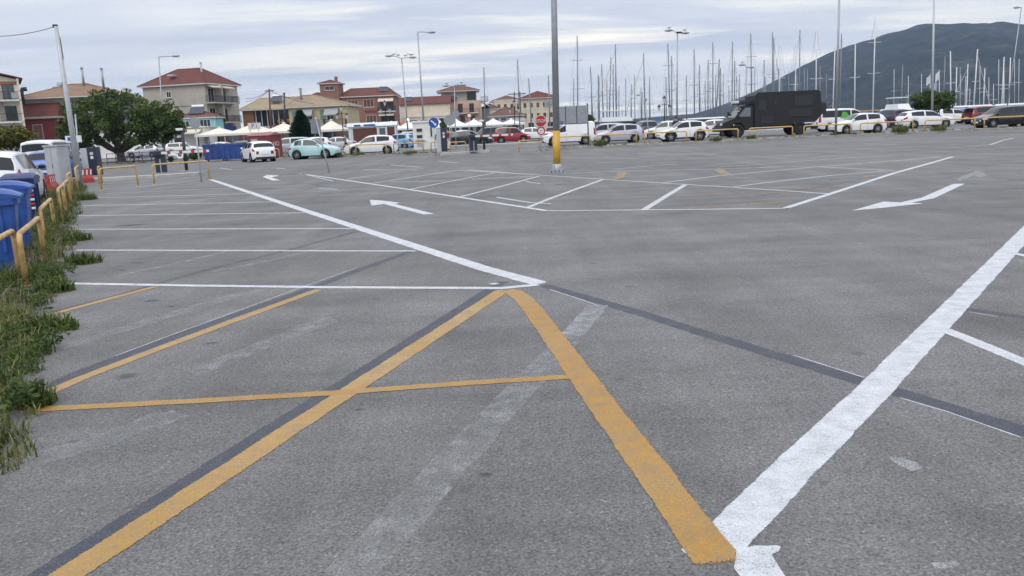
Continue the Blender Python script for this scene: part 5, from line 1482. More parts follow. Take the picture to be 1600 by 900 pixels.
# 4 — straw-roofed taverna with glazed upper floor
h = House('taverna', 'taverna with straw coloured roof, glazed upper floor and yellow lettering', 384, 150, 11.3, 11, 2)
h.wall(0, 3.7, 'wall_cream'); h.wall(3.7, 6.6, 'wall_grey', 1.9, None, .8, None, 'upper_wall'); h.wall(3.7, 6.6, 'wall_wood', 0, 1.88, .2, None, 'wood_side')
h.hip(6.7, 2.1, .5, 'tile_straw', ridge=2.6)
for k in range(9):
    u = 2.2 + k * 1.0
    h.box('mullion', u, .3, 3.75, u + .09, .45, 6.55, 'white_paint')
    f = h.box('glazing', u + .12, .5, 3.8, u + .98, .56, 6.5, 'win_glass')
h.box('balcony_edge', 1.9, -.2, 3.5, 11.3, .78, 3.72, 'off_white')
text_mesh('lettering', 'CALYPSO', .85, mat('letter_yellow', (.70, .42, .05), .5, var=.05), h.o, Matrix.Translation((7.9, -.30, 4.5)) @ Matrix.Rotation(pi / 2, 4, 'X'), .06)
h.box('red_sign', 5.2, -.35, 3.3, 7.0, -.22, 3.9, mat('board_red', (.35, .05, .08), .5))
h.solar(5.6, 2.6, 8.0, None, radians(-8))
# 5 — yellow house with tan roof
h = House('house', 'yellow house with wide tan roof, green shutters and grey window awnings', 456, 148, 10.2, 10, -2)
h.wall(0, 6.7, 'wall_yellow')
h.hip(6.75, 2.1, .6, 'tile_tan', ridge=(1.6, 7.4))
for u in (2.9, 6.6):
    h.win('F', u, 4.2, 1.2, 1.6, 'white_paint', 'win_glass', None, True, 1)
for u in (.6, 5.5): h.win('F', u, 4.2, .95, 1.8, 'shutter_green', 'shutter_green', None, True, 1)
h.awning('F', 2.0, 4.3, 6.4, 1.5, 1.2, 'awning_grey'); h.awning('F', 6.4, 8.8, 6.4, 1.5, 1.2, 'awning_grey')
h.balcony('F', 6.2, 10.0, 3.4, 1.2)
h.flue(1.6, 3, 8.0, 9.9, .22, 'wall_grey')
for u in (1, 4, 7): h.win('F', u, .3, 1.6, 2.3, 'shutter_brown', 'win_glass', None, False, 1)
# 6 — brick house with tower
h = House('brick_house', 'red brick house with stair tower, red roofs and cream framed windows', 472, 185, 20.6, 11, 1)
h.wall(0, 9.6, 'wall_brick', 9.2); h.wall(0, 9.0, 'wall_brick', 0, 5.4, .5, None, 'left_wing')
h.hip(9.7, 1.9, .5, 'tile_red', 8.9, 20.6, 0, 11, ridge=2.2)
h.hip(9.1, 2.0, .5, 'tile_red', 0, 6.4, .5, 11, ridge=3.4, along='x')
h.wall(0, 12.6, 'wall_brick', 5.0, 9.1, -.6, 5, 'stair_tower')
h.hip(12.7, .75, .4, 'tile_red', 5.0, 9.1, -.6, 5)
h.box('chimney', 8.3, -.75, 0, 9.0, -.62, 14.0, 'wall_brick')
for u, z in ((6.1, 11.2),):
    f = h.win('F', u, z, 2.0, .9, 'wall_cream', 'win_glass', None, True, 1, .6)
for (u, z, w_, h_) in ((10.6, 7.3, 2.3, 1.7), (14.0, 7.3, 2.3, 1.7), (14.4, 3.9, 2.2, 1.7)):
    h.win('F', u, z, w_, h_, 'wall_cream', 'shutter_brown', None, True, 2)
h.box('string_course', 14.2, -.05, 6.15, 16.9, -.003, 6.6, 'wall_red')
arch = [(9.9, 0, 0), (12.7, 0, 0), (12.7, 0, 4.4), (11.3, 0, 6.0), (9.9, 0, 4.4)]
MB().extrude(arch, (0, -1.4, 0), (0, -.01, 0)).build('cream_gable', 'wall_cream', h.o)
for z in (3.3, 6.3):
    h.balcony('F', 17.2, 20.9, z, 1.5, 'off_white'); h.win('F', 17.6, z + .02, 1.4, 2.1, 'dark_metal', 'win_glass', None, False, 1); h.win('F', 19.3, z + .02, 1.2, 2.1, 'dark_metal', 'win_glass', None, False, 1)
    h.awning('F', 17.3, 20.6, z + 2.75, 1.4, .6, 'awning_cream')
h.solar(18.3, 2.6, 10.6, None, radians(12))
# 7 — low yellowish building with red roof
h = House('house', 'low cream building with long red roof left of the peach house', 628, 205, 12.0, 9, 2)
h.wall(0, 8.0, 'wall_cream'); h.gable(8.1, 1.9, .4, 'tile_red', along='x', gm='wall_cream')
h.wall(0, 4.9, 'wall_pale', 1.0, 12.4, -3, -.01, 'front_block'); h.box('parapet', .9, -3.1, 4.92, 12.5, .0, 5.15, 'off_white')
for u in (2.4, 4.9): 
    f = MB().box(u, -3.06, 3.1, u + 1.9, -3.004, 4.4).build('window', 'white_paint', h.o); MB().box(u + .1, -3.08, 3.2, u + 1.8, -3.062, 4.3).build('pane', 'win_glass', f)
for u in (7.6, 9.3, 10.9):
    f = MB().box(u, -3.06, 1.9, u + 1.3, -3.004, 4.6).build('window', 'off_white', h.o); MB().box(u + .08, -3.08, 2.0, u + 1.22, -3.062, 4.5).build('pane', 'win_glass', f)
h.solar(2.0, 2.4, 9.0); h.box('door', 1.4, -3.05, .2, 2.2, -3.003, 2.4, 'shutter_brown')
aw = MB().add([(-2.2, -5.0, 3.0), (2.2, -5.0, 2.5), (1.6, -3.02, 3.9), (-2.0, -3.02, 4.3), (-2.2, -5.0, 2.8), (2.2, -5.0, 2.3)], [(0, 1, 2, 3), (0, 4, 5, 1)]).build('awning', 'awning_orange', h.o)
# 8 — peach house
h = House('house', 'peach house with layered red roofs, roof terrace and balconies', 683, 212, 11.5, 10, 3)
h.wall(0, 8.6, 'wall_peach'); h.wall(8.6, 11.0, 'wall_beige', 1.6, 10.4, .6, None, 'top_storey')
h.hip(11.1, 1.7, .9, 'tile_dull', 1.4, 10.4, .2, 10)
sh = MB().add([(-.4, -.5, 8.3), (5.2, -.5, 8.7), (5.6, 1.2, 10.2), (3.0, 1.0, 10.6), (-.4, 3.0, 8.3)], [(0, 1, 2, 3, 4)]).build('lean_to_roof', 'tile_dull', h.o, fix=False)
h.win('F', 8.0, 8.75, 2.2, 2.1, 'dark_metal', 'win_glass', None, False, 2, -.59)
h.balcony('F', 5.0, 10.8, 5.7, 1.3); h.balcony('R', -.5, 5, 8.5, 1.6, 'off_white')
for u in (5.6, 8.4): h.win('F', u, 5.75, 1.2, 2.2, 'shutter_brown', 'win_glass', None, False, 1)
for u in (1.2, 2.8): h.win('F', u, 6.1, .9, 1.3)
for u in (6.0, 8.6): h.win('F', u, 2.9, 1.2, 2.1, 'shutter_brown', 'win_glass', None, False, 1)
h.awning('R', 0, 5, 8.2, 2.0, 1.0, 'awning_cream'); h.balcony('F', 5.0, 10.8, 2.8, 1.3)
# grey-white house right of it
h = House('house', 'narrow white-fronted house between the peach house and the yellow building', 752, 216, 5.0, 8, 2)
h.wall(0, 6.4, 'wall_white'); h.hip(6.5, 1.3, .4, 'tile_dull')
h.box('dark_cladding', .1, -.1, 3.2, 2.4, -.004, 6.2, 'wall_grey'); h.balcony('F', 0, 5, 3.2, 1.2, 'off_white'); h.win('F', 3.0, 3.4, 1.4, 1.9, 'off_white', 'win_glass')
h = House('house', 'small house with low dull red roof and blue front by the yellow building', 768, 200, 7.4, 7, 0)
h.wall(0, 4.3, 'wall_white'); h.hip(4.4, 2.0, .8, 'tile_dull')
for u in (.6, 2.4, 4.4): h.win('F', u, 1.6, 1.2, 2.2, 'sign_blue', 'win_glass_pale', None, False, 1)
h.awning('F', 4.2, 7.8, 4.1, 1.8, 1.1, 'awning_grey')
# 9 — long yellow building
h = House('public_building', 'long pale yellow two-storey building with red roof behind the stop sign', 774, 235, 17.2, 12, 2)
h.wall(0, 9.2, 'wall_cream')
h.hip(9.3, 1.9, .7, 'tile_red', 7.6, 17.2, 0, 12, ridge=4.2); h.hip(8.9, 1.5, .5, 'tile_dull', -.4, 7.7, .4, 11, ridge=4)
for z in (3.9, 6.7):
    for k in range(9):
        h.win('F', .9 + k * 1.8, z, .85, 1.35, 'wall_ochre', 'win_glass' if (k * 7 + int(z)) % 3 else 'shutter_brown', None, True, 1)
    h.box('string_course', -.05, -.08, z - .55, 17.25, -.003, z - .35, 'off_white')
h.box('mural', 14.0, -.09, 6.5, 16.4, -.004, 8.2, mat('mural_grey', (.30, .36, .38), .7, var=.5, scale=1.4))
for k in range(6): h.win('F', 1.2 + k * 2.7, .3, 1.5, 2.3, 'shutter_brown', 'win_glass', None, False, 1)
for x in (5.3, 6.8): MB().tube([(x, -9, 0), (x, -9, 10.8)], .13, 8).build('pylon', 'shutter_brown', h.o)
MB().box(3.6, -9.1, 10.1, 8.4, -8.9, 10.35).build('pylon_beam', 'shutter_brown', h.o)

# ---- utility pole with wires behind the taverna front
pb = gx(425, 130)
t_, tp = pole_thing('utility_pole', 'dark wooden utility pole with wires in front of the taverna', 'utility pole', pb, (420.5, 139), .17, .12, 'shutter_brown')
MB().box(tp.x - .7, -.06, tp.z - .35, tp.x + .7, .06, tp.z - .2).build('cross_arm', 'shutter_brown', t_)
for e_px, e_py, eY in ((384, 152, 136), (384, 157, 137), (470, 152, 138), (490, 160, 140)):
    e = at(e_px, e_py, eY) - pb
    pts = [tuple(tp.lerp(e, k / 10) - Vector((0, 0, .2 + .35 * 4 * (k / 10) * (1 - k / 10)))) for k in range(11)]
    MB().tube(pts, .03, 5).build('wire', 'black_plastic', t_)
pb = gx(446.5, 140); t_, tp = pole_thing('flue_stack', 'slim dark flue pipe standing between the tan roofs', 'flue', pb, (444, 146.5), .13, .13, 'dark_metal')
MB().lathe([(.2, tp.z), (.2, tp.z + .1), (0, tp.z + .2)], 10, (tp.x, 0, 0)).build('cowl', 'dark_metal', t_)

# ---- parasols and market tents
def parasol(px, Y, w, z0, zt, label, m='canvas', d=None, posts=4, group='pale canvas parasols'):
    t_ = thing('parasol_tent', label, 'tent', gx(px, Y), 0, group); x, y = w / 2, (d or w) / 2
    n = 9; vs, fs = [], []
    for j in range(6):
        f = 1 - j / 5; zz_ = z0 + (zt - z0) * (1 - f) ** 1.25
        for a in ((-1, -1), (0, -1), (1, -1), (1, 0), (1, 1), (0, 1), (-1, 1), (-1, 0)):
            sag = .10 * (1 if 0 in a else 0) * f * (zt - z0) * .6
            vs.append((a[0] * x * f, a[1] * y * f, zz_ - sag))
    for j in range(5):
        for k in range(8): fs.append((8 * j + k, 8 * j + (k + 1) % 8, 8 * j + 8 + (k + 1) % 8, 8 * j + 8 + k))
    c = MB().add(vs, fs).build('canopy', m, t_, smooth=False)
    MB().box(-x, -y - .01, z0 - .28, x, -y + .01, z0 - .02).box(-x, y - .01, z0 - .28, x, y + .01, z0 - .02).box(-x - .01, -y + .01, z0 - .28, -x + .01, y - .01, z0 - .02).box(x - .01, -y + .01, z0 - .28, x + .01, y - .01, z0 - .02).build('valance', m, c)
    MB().ball((0, 0, zt), (.22, .22, .12), 8, 5).build('finial', m, c)
    for sx in (-1, 1):
        for sy in (-1, 1): MB().tube([(sx * x * .94, sy * y * .94, 0), (sx * x * .94, sy * y * .94, z0)], .05, 6).build('post', 'off_white', t_)
    MB().tube([(0, 0, 0), (0, 0, zt - .1)], .06, 6).build('mast', 'off_white', t_)
for px, Y, w, zl, zt, lb in ((347, 112, 5.0, 2.45, 3.3, 'leftmost big cream parasol, beside the turquoise shop'), (399, 110, 6.0, 2.45, 3.55, 'big cream parasol above the blue skips and red container'),
                             (447, 111, 5.0, 2.45, 3.5, 'big cream parasol left of the conifer'), (521, 112, 3.9, 2.4, 3.6, 'pointed cream parasol right of the conifer'),
                             (493, 118, 3.0, 2.4, 3.2, 'small cream parasol just right of the conifer')):
    parasol(px, Y, w, zl, zt, lb)
for k, (px, Y, w, zt) in enumerate(((560, 135, 4.5, 3.3), (586, 138, 4.2, 3.4), (614, 140, 4.2, 3.4), (640, 142, 4., 3.4), (688, 140, 4.4, 3.2), (715, 142, 4.4, 3.3), (742, 140, 4.6, 3.2), (772, 144, 4.6, 3.2), (800, 146, 4.6, 3.0))):
    parasol(px, Y, w, 2.25, zt, 'white tent ' + ('behind the left end of the kiosk', 'behind the middle of the kiosk', 'behind the right end of the kiosk', 'just left of the pay booth', 'right of the blue arrow sign',
            'behind the octagonal sign back', 'behind the black sedan', 'behind the dark people carrier', 'behind the red car')[k], 'canvas_white', group='row of white tents in front of the town')
# dark dining terrace behind the parasols
h = House('dining_terrace', 'shaded dining terrace with dark screens under the cream parasols', 322, 117, 21.5, 4, 1, 'terrace')
h.box('back_screen', 0, 2.0, 0, 21.5, 2.2, 2.5, 'shutter_brown')
for k in range(11): h.box('planter', k * 2. + .1, -.3, 0, k * 2. + 1.6, .1, .75, 'wall_wood' if k % 2 else 'dark_metal')
for k in range(8): h.box('screen', k * 2.7, 1.9, .4, k * 2.7 + 1.5, 1.98, 2.3, 'win_glass_pale' if k % 3 else 'dark_metal')
h = House('cafe_front', 'dark cafe fronts behind the row of white tents', 545, 150, 30, 4, 2, 'shop front')
h.box('back_wall', 0, 2, 0, 30, 2.3, 2.9, 'wall_grey')
for k in range(12): h.box('shop_window', k * 2.5 + .2, 1.9, .3, k * 2.5 + 2.1, 1.98, 2.5, 'win_glass')
# ---- kiosk and pay booth
h = House('kiosk', 'white and blue kiosk trailer with brown shuttered sides behind the white hatchback', 547, 88, 4.9, 2.2, 3, 'kiosk')
h.wall(.25, 2.35, 'wall_white')
cv = MB(); pr = []
for k in range(13):
    a = pi * k / 12; pr.append((-.05 + (1.15 + 0) - 1.3 * cos(a), 2.35 + .42 * sin(a)))
cv.extrude([(0, y, z) for y, z in pr], (-.15, 0, 0), (5.05, 0, 0)).build('curved_roof', mat('kiosk_roof', (.62, .67, .70), .5, var=.15), h.o, smooth=False)
for (x0, x1) in ((.45, 2.95), (4.0, 4.75)): h.box('brown_panel', x0, -.05, .7, x1, -.004, 2.2, mat('panel_brown', (.11, .04, .03), .7, var=.2))
h.win('F', 3.1, 1.0, .75, 1.2, 'white_paint', 'win_glass_pale', None, False, 0)
for x in (.2, 2.98, 3.92, 4.82): h.box('post', x - .05, -.12, .25, x + .05, -.052, 2.35, 'white_paint')
h.box('blue_lettering', .6, -.25, 2.42, 1.3, -.2, 2.58, 'sign_blue'); h.box('blue_lettering', 1.6, -.25, 2.42, 2.8, -.2, 2.58, 'sign_blue')
h.box('skirt', .05, .05, .02, 4.85, 2.15, .25, 'dark_metal')
h = House('pay_booth', 'white pay booth with small dark windows right of the kiosk', 647, 74, 2.0, 1.6, 4, 'booth')
h.wall(.08, 2.35, 'wall_white'); h.box('roof', -.1, -.1, 2.36, 2.1, 1.7, 2.52, 'white_paint')
h.box('plinth', -.05, -.05, 0, 2.05, 1.65, .08, 'concrete')
for z in (.95, 1.5): h.win('F', .25, z, .62, .42, 'off_white', 'win_glass', None, False, 0)
h.win('F', 1.45, 1.05, .28, .95, 'off_white', 'win_glass', None, False, 0)
h.box('counter', .15, -.25, .84, 1.0, -.003, .9, 'off_white'); h.box('vent_panel', .3, -.03, .25, .85, -.003, .7, 'galv_light')
# billboard by the marina, seen from behind
pb = gx(868, 60)
t_ = thing('billboard', 'grey three-panel billboard right of the tall pole, above the white van', 'billboard', pb, radians(2))
zb, zt_ = hz_(890, 193, 60), hz_(890, 166, 60)
for k in range(3): MB().bbox(.02 + k * .79, -.03, zb, .78 + k * .79, .03, zt_, .01).build('panel', 'sign_back', t_)
for x in (0, 2.37): MB().tube([(x, .08, 0), (x, .08, zt_ + .15)], .045, 8).build('post', 'dark_metal', t_)
for x in (.79, 1.58): MB().box(x - .02, -.05, zb - .05, x + .02, .05, zt_ + .03).build('divider', 'dark_metal', t_)
MB().box(.05, -.045, zb + .02, .62, -.032, zb + .2).build('blue_print', mat('print_blue', (.12, .13, .30), .6), t_)
MB().tube([(0, .08, zb - .03), (2.37, .08, zb - .03)], .03, 6).build('rail', 'dark_metal', t_)
# lit bulb by the orange awning
pb = gx(639, 150)
t_ = thing('lit_lamp', 'small bright lit lamp beside the orange awning', 'lamp', pb)
MB().tube([(0, 0, 0), (0, 0, hz_(639, 189, 150))], .05, 6).build('post', 'dark_metal', t_)
MB().ball((0, 0, hz_(639, 187, 150)), .26, 12, 8).build('bulb', 'bulb_lit', t_, smooth=True)
# ---------------------------------------------------------------- marina
mat('hull_white', (.72, .73, .74), .35, var=.08, scale=.8)
mat('hull_navy', (.03, .05, .12), .35, var=.08)
mat('mast_alloy', (.20, .215, .24), .45, .3, var=.1, scale=1.)
mat('mast_pale', (.60, .62, .64), .45, .1, var=.1, scale=1.)
mat('rigging', (.13, .14, .16), .5, .3, var=0)
mat('sail_cover', (.04, .13, .36), .8, var=.2)
mat('sail_cover_grey', (.45, .45, .44), .8, var=.2)
mat('flag_white', (.66, .68, .72), .8, var=.1)
mat('teak', (.30, .19, .10), .7, var=.2)
def hull_mesh(L, B, fb):
    """pointed bow at +x, freeboard fb above the water"""
    vs, fs = [], []; n = 11
    for i in range(n):
        t = i / (n - 1); x = -L / 2 + L * t
        w = B / 2 * min(1, (.72 + .9 * t)) * (1 - max(0, (t - .45) / .55) ** 2.0)
        w = max(w, .02); sh = fb * (1 + .35 * t * t)
        vs += [(x, -w * .15, -.5), (x, -w * .85, .1), (x, -w, sh), (x, w, sh), (x, w * .85, .1), (x, w * .15, -.5)]
    for i in range(n - 1):
        for k in range(6):
            k2 = (k + 1) % 6; fs.append((6 * i + k, 6 * i + k2, 6 * i + 6 + k2, 6 * i + 6 + k))
    fs += [tuple(range(6)), tuple(6 * (n - 1) + k for k in range(6))[::-1]]
    return MB().add(vs, fs)
SEAZ = -1.3
def sailboat(px_base, top_px, Y, label, group=None, m='mast_alloy', stay=None, L=None, rz=None, spread=1, cover='sail_cover', rseed=0, thin=None):
    rd = random.Random(int(px_base * 13 + Y * 7) + rseed)
    b0 = at(px_base, hor(px_base), Y); b0.z = SEAZ
    top = at(*top_px, Y)
    H = top.z - SEAZ; lx = top.x - b0.x
    L = L or max(7., H * .72); B = L * .31
    a = rz if rz is not None else rd.choice((pi / 2, -pi / 2)) + rd.uniform(-.12, .12)
    root = thing('sailing_boat', label, 'sailing boat', b0, a, group)
    inv = Matrix.Rotation(-a, 4, 'Z')
    def q(z, off=(0, 0, 0)):
        p = Vector((lx * z / H, 0, z)); p = inv @ p; return p + Vector(off)
    hull_mesh(L, B, 1.05).build('hull', 'hull_white' if rd.random() < .85 else 'hull_navy', root)
    MB().bbox(-L * .22, -B * .28, 1.05, L * .20, B * .28, 1.5, .12).build('cabin', 'hull_white', root)
    r0 = thin or (.085 if Y < 120 else .095)
    mast = MB().tube([q(1.1), q(H * .55), q(H)], [r0, r0 * .95, r0 * .75], 8).build('mast', m, root, smooth=True)
    for f in ((.52, .78) if spread == 2 else (.60,)):
        p = q(H * f); MB().tube([p + Vector((0, -B * .26, .05)), p, p + Vector((0, B * .26, .05))], .03, 5).build('spreader', m, mast)
    MB().tube([q(2.6), q(2.6, (-L * .36, 0, .05))], .07, 6).build('boom', m, root)
    MB().tube([q(2.75, (-.3, 0, 0)), q(2.72, (-L * .2, 0, 0)), q(2.68, (-L * .35, 0, 0))], [.16, .19, .10], 8).build('sail_cover', cover, root, smooth=True)
    rg = MB()
    rg.tube([q(H * .99), (-L / 2, 0, 1.2)], .009, 4)
    for s_ in (-1, 1): rg.tube([q(H * .97), q(H * .60, (0, s_ * B * .26, .05)), (0, s_ * B * .45, 1.15)], .009, 4)
    rg.build('rigging', 'rigging', root)
    if stay is None: stay = rz is not None
    if stay: MB().tube([q(H * .94), (L * .42, 0, 1.45)], [.03, .05], 6).build('furled_sail', 'sail_cover_grey', root)
    return root
named = [
 ((757, 205), (756, 105), 112, 'sailing boat whose mast rises left of the long yellow building', {}),
 ((812, 200), (808.5, 93), 112, 'sailing boat with tall mast in front of the yellow building', {}),
 ((831, 200), (826, 123), 125, 'sailing boat with shorter mast just right of the tall one by the yellow building', {}),
 ((859, 198), (857, 118), 120, 'sailing boat whose mast stands directly left of the tall lot pole', {}),
 ((902.5, 195), (901.8, 56), 118, 'sailing boat with the tallest dark mast above the billboard', dict(spread=2)),
 ((896, 195), (896.5, 123), 150, 'sailing boat with short mast left of the tallest dark mast', {}),
 ((927, 195), (922.5, 104), 135, 'sailing boat with thin mast right of the billboard', {}),
 ((935, 194), (934.5, 117), 150, 'sailing boat with short thin mast, second right of the billboard', {}),
 ((943, 194), (940, 100), 130, 'sailing boat with dark mast above the silver hatchback', {}),
 ((951, 193), (954.5, 89), 140, 'sailing boat with slightly right-leaning mast above the silver hatchback', {}),
 ((958, 193), (958, 100), 145, 'sailing boat with mast close left of the one with a slanting stay', {}),
 ((963, 193), (961.5, 69), 122, 'sailing boat with tall mast and long slanting furled sail', dict(rz=pi)),
 ((986, 192), (986.5, 132), 150, 'sailing boat with a lone short mast in the gap of the masts', {}),
 ((1008.5, 192), (1005.5, 83), 118, 'sailing boat with tall mast and slanting stay near the grey post', dict(rz=pi)),
 ((1002, 191), (1001.5, 137), 160, 'sailing boat with tiny mast left of the grey post', {}),
 ((1016, 191), (1015, 128), 155, 'sailing boat with short mast right of the grey post', {}),
 ((1041, 190), (1040.5, 120), 140, 'sailing boat with mast behind the lantern post', {}),
 ((1048, 190), (1043.5, 68), 112, 'sailing boat with thick dark mast left of the double light', dict(spread=2)),
 ((1049.5, 190), (1049.5, 87), 128, 'sailing boat with slim mast right beside the thick dark one', {}),
 ((1085, 188), (1084.5, 77), 130, 'sailing boat with pale tall mast right of the double light', {}),
 ((1094, 187), (1093, 101), 128, 'sailing boat with dark mast above the white crossover', {}),
 ((1072.5, 188), (1072.5, 118), 140, 'sailing boat with short dark mast right of the double light', {}),
 ((1106, 186), (1106.5, 93), 118, 'sailing boat with straight dark mast above the tail of the crossover', {}),
 ((1114, 186), (1113.8, 66), 125, 'sailing boat with one of the two tallest masts left of the camper', dict(spread=2)),
 ((1117, 186), (1124, 92), 120, 'sailing boat with clearly right-tilted mast left of the camper', {}),
 ((1126, 185), (1126, 106), 135, 'sailing boat with thin mast right of the tilted one', {}),
 ((1143.5, 185), (1144.5, 65), 115, 'sailing boat with tall mast above the camper bonnet', {}),
 ((1147, 185), (1148, 96), 130, 'sailing boat with slim mast close to the tall one above the bonnet', {}),
 ((1175.5, 183), (1173, 52), 112, 'sailing boat with very tall mast beside the shorter double light', dict(spread=2)),
 ((1194, 182), (1194, 94), 130, 'sailing boat with mast above the camper cab', {}),
 ((1207.5, 182), (1207, 50), 118, 'sailing boat with tall dark mast left edge of the camper box', {}),
 ((1209.5, 182), (1209, 60), 125, 'sailing boat with mast doubled behind the tall dark one', {}),
 ((1217, 181), (1219.5, 61), 120, 'sailing boat with slightly leaning pale mast above the camper box', dict(m='mast_pale')),
 ((1242.5, 180), (1244, 59), 128, 'sailing boat with pale mast, left of a pair above the camper roof', dict(m='mast_pale', spread=2)),
 ((1249, 180), (1250, 47), 122, 'sailing boat with dark mast, right of a pair above the camper roof', {}),
 ((1276, 179), (1275.5, 39), 112, 'sailing boat with tall white mast above the camper spare wheel', dict(m='mast_pale', spread=2)),
 ((1301, 178), (1305, 66), 118, 'sailing boat with pale mast just left of the tall right lamp pole', dict(m='mast_pale')),
 ((1312, 177), (1315, 53), 120, 'sailing boat with mast just right of the tall right lamp pole', {}),
 ((1336, 176), (1336.5, 61), 112, 'sailing boat with white mast and small flag above the passenger van', dict(m='mast_pale')),
 ((1364, 175), (1368, 25), 108, 'sailing boat with the tallest white mast, against the hill', dict(m='mast_pale', spread=2)),
 ((1408.5, 173), (1410.5, 101), 130, 'sailing boat with faint grey mast left of the bush', {}),
 ((1488, 170), (1485, 80), 108, 'sailing boat with bright white mast right of the bush', dict(m='mast_pale')),
 ((1494, 169), (1495, 105), 118, 'sailing boat with pale mast, first right of the bright one', dict(m='mast_pale')),
 ((1500.5, 169), (1500.5, 105), 122, 'sailing boat with grey mast, second right of the bright one', {}),
 ((1510, 168), (1512.5, 100), 112, 'sailing boat with pale mast and crossing stays', dict(m='mast_pale', rz=pi)),
 ((1521, 168), (1527.5, 77), 110, 'sailing boat with tilted mast and blue sail cover', dict(m='mast_pale', rz=.2)),
 ((1537.5, 167), (1539, 107), 118, 'sailing boat with short white mast above the dark red car', dict(m='mast_pale')),
 ((1566, 166), (1569, 89), 112, 'sailing boat with white mast, left of a pair near the right edge', dict(m='mast_pale')),
 ((1570.5, 166), (1568.5, 100), 118, 'sailing boat with white mast, right of a pair near the right edge', dict(m='mast_pale')),
 ((1577.5, 165), (1579, 90), 120, 'sailing boat with grey mast by the lamp pole at the right edge', dict(m='mast_pale')),
 ((1474, 170), (1477, 87), 130, 'sailing boat with faint mast behind the flags', {}),
]
for (b_, tp_, Y, lb, kw) in named:
    sailboat(b_[0], tp_, Y, lb, **kw)
rm = random.Random(41)
marks = [(916, 'right of the billboard'), (1010, 'right of the grey post'), (1058, 'right of the marina light'), (1120, 'above the camper bonnet'), (1170, 'above the camper cab'), (1215, 'above the camper box'), (1262, 'right of the camper')]
ordn = ['first', 'second', 'third', 'fourth', 'fifth', 'sixth', 'seventh', 'eighth', 'ninth', 'tenth', 'eleventh', 'twelfth', 'thirteenth', 'fourteenth']
fars = sorted([925 + k * 13 + rm.uniform(-4, 4) for k in range(8)] + [1018 + k * 8.2 + rm.uniform(-3, 3) for k in range(8, 34)])
cnt = {}
for px in fars:
    mk = [m_ for m_ in marks if m_[0] <= px][-1][1]; cnt[mk] = cnt.get(mk, 0) + 1
    Y = rm.uniform(150, 235); top = hor(px) - rm.uniform(44, 78)
    sailboat(px + rm.uniform(-1, 1), (px, top), Y, 'far sailing boat, %s thin mast from the left, %s' % (ordn[cnt[mk] - 1], mk), 'far sailing boats with thin masts', stay=rm.random() < .12)
for k in range(12):
    px = (1398, 1420, 1440, 1502, 1508, 1516, 1531, 1546, 1553, 1561, 1586, 1592)[k]
    sailboat(px + rm.uniform(-1, 1), (px + rm.uniform(-1, 1), hor(px) - rm.uniform(26, 76)), rm.uniform(130, 190), 'far sailing boat, %s thin pale mast from the left, against the hill' % ordn[k], 'far sailing boats with thin masts', m='mast_pale', thin=.06)
def motor_yacht(px, Y, L, rz, label, flybridge=True, top='hull_white'):
    b0 = at(px, hor(px), Y); b0.z = SEAZ
    root = thing('motor_yacht', label, 'motor boat', b0, rz)
    B = L * .30
    hull_mesh(L, B, 1.5).build('hull', 'hull_white', root)
    def trap(x0, x1, z0, z1, w, sl, nm, m): 
        return MB().add([(x0, -w, z0), (x1, -w, z0), (x1, w, z0), (x0, w, z0), (x0 + sl * .3, -w * .9, z1), (x1 - sl, -w * .9, z1), (x1 - sl, w * .9, z1), (x0 + sl * .3, w * .9, z1)],
                 [(0, 3, 2, 1), (4, 5, 6, 7), (0, 1, 5, 4), (1, 2, 6, 5), (2, 3, 7, 6), (3, 0, 4, 7)]).build(nm, m, root)
    trap(-L * .30, L * .25, 1.55, 2.2, B * .40, .5, 'deckhouse', 'hull_white'); trap(-L * .27, L * .215, 2.2, 2.85, B * .375, .55, 'window_band', 'win_glass'); trap(-L * .33, L * .16, 2.85, 3.05, B * .40, .2, 'roof', top)
    if flybridge:
        trap(-L * .25, L * .08, 3.05, 3.6, B * .32, .3, 'flybridge', 'hull_white')
        b_ = MB()
        for x in (-L * .2, 0):
            for y in (-B * .28, B * .28): b_.tube([(x, y, 3.6), (x, y, 4.3)], .03, 5)
        b_.build('bimini_frame', 'galv', root); MB().bbox(-L * .24, -B * .32, 4.3, L * .03, B * .32, 4.42, .04).build('bimini', 'hull_white', root)
    MB().tube([(L * .48, 0, 2.9), (L * .3, -B * .38, 2.6), (L * .1, -B * .45, 2.4)], .03, 5).build('bow_rail', 'galv_light', root)
motor_yacht(1408, 104, 8.5, -pi / 2 + .15, 'white motor yacht seen bow on, left of the round bush')
motor_yacht(1523, 104, 10, .1, 'white motor boat with low cabin right of the bush', False)
motor_yacht(1585, 100, 11, pi - .15, 'white motor cruiser at the right edge behind the black car', False)
motor_yacht(975, 108, 12, .05, 'long tour boat with dark canopy beyond the silver hatchback', True, 'dark_metal')
motor_yacht(1357, 112, 9, .4, 'small wooden-decked boat left of the dark blue car', False, 'teak')
motor_yacht(1110, 112, 10, .3, 'white boat just visible left of the camper bonnet', False)
motor_yacht(1085, 122, 11, 2.9, 'boat with teak coloured roof beyond the white crossover', False, 'teak')
motor_yacht(925, 118, 10, 3.0, 'low dark-topped boat right of the billboard', False, 'dark_metal')
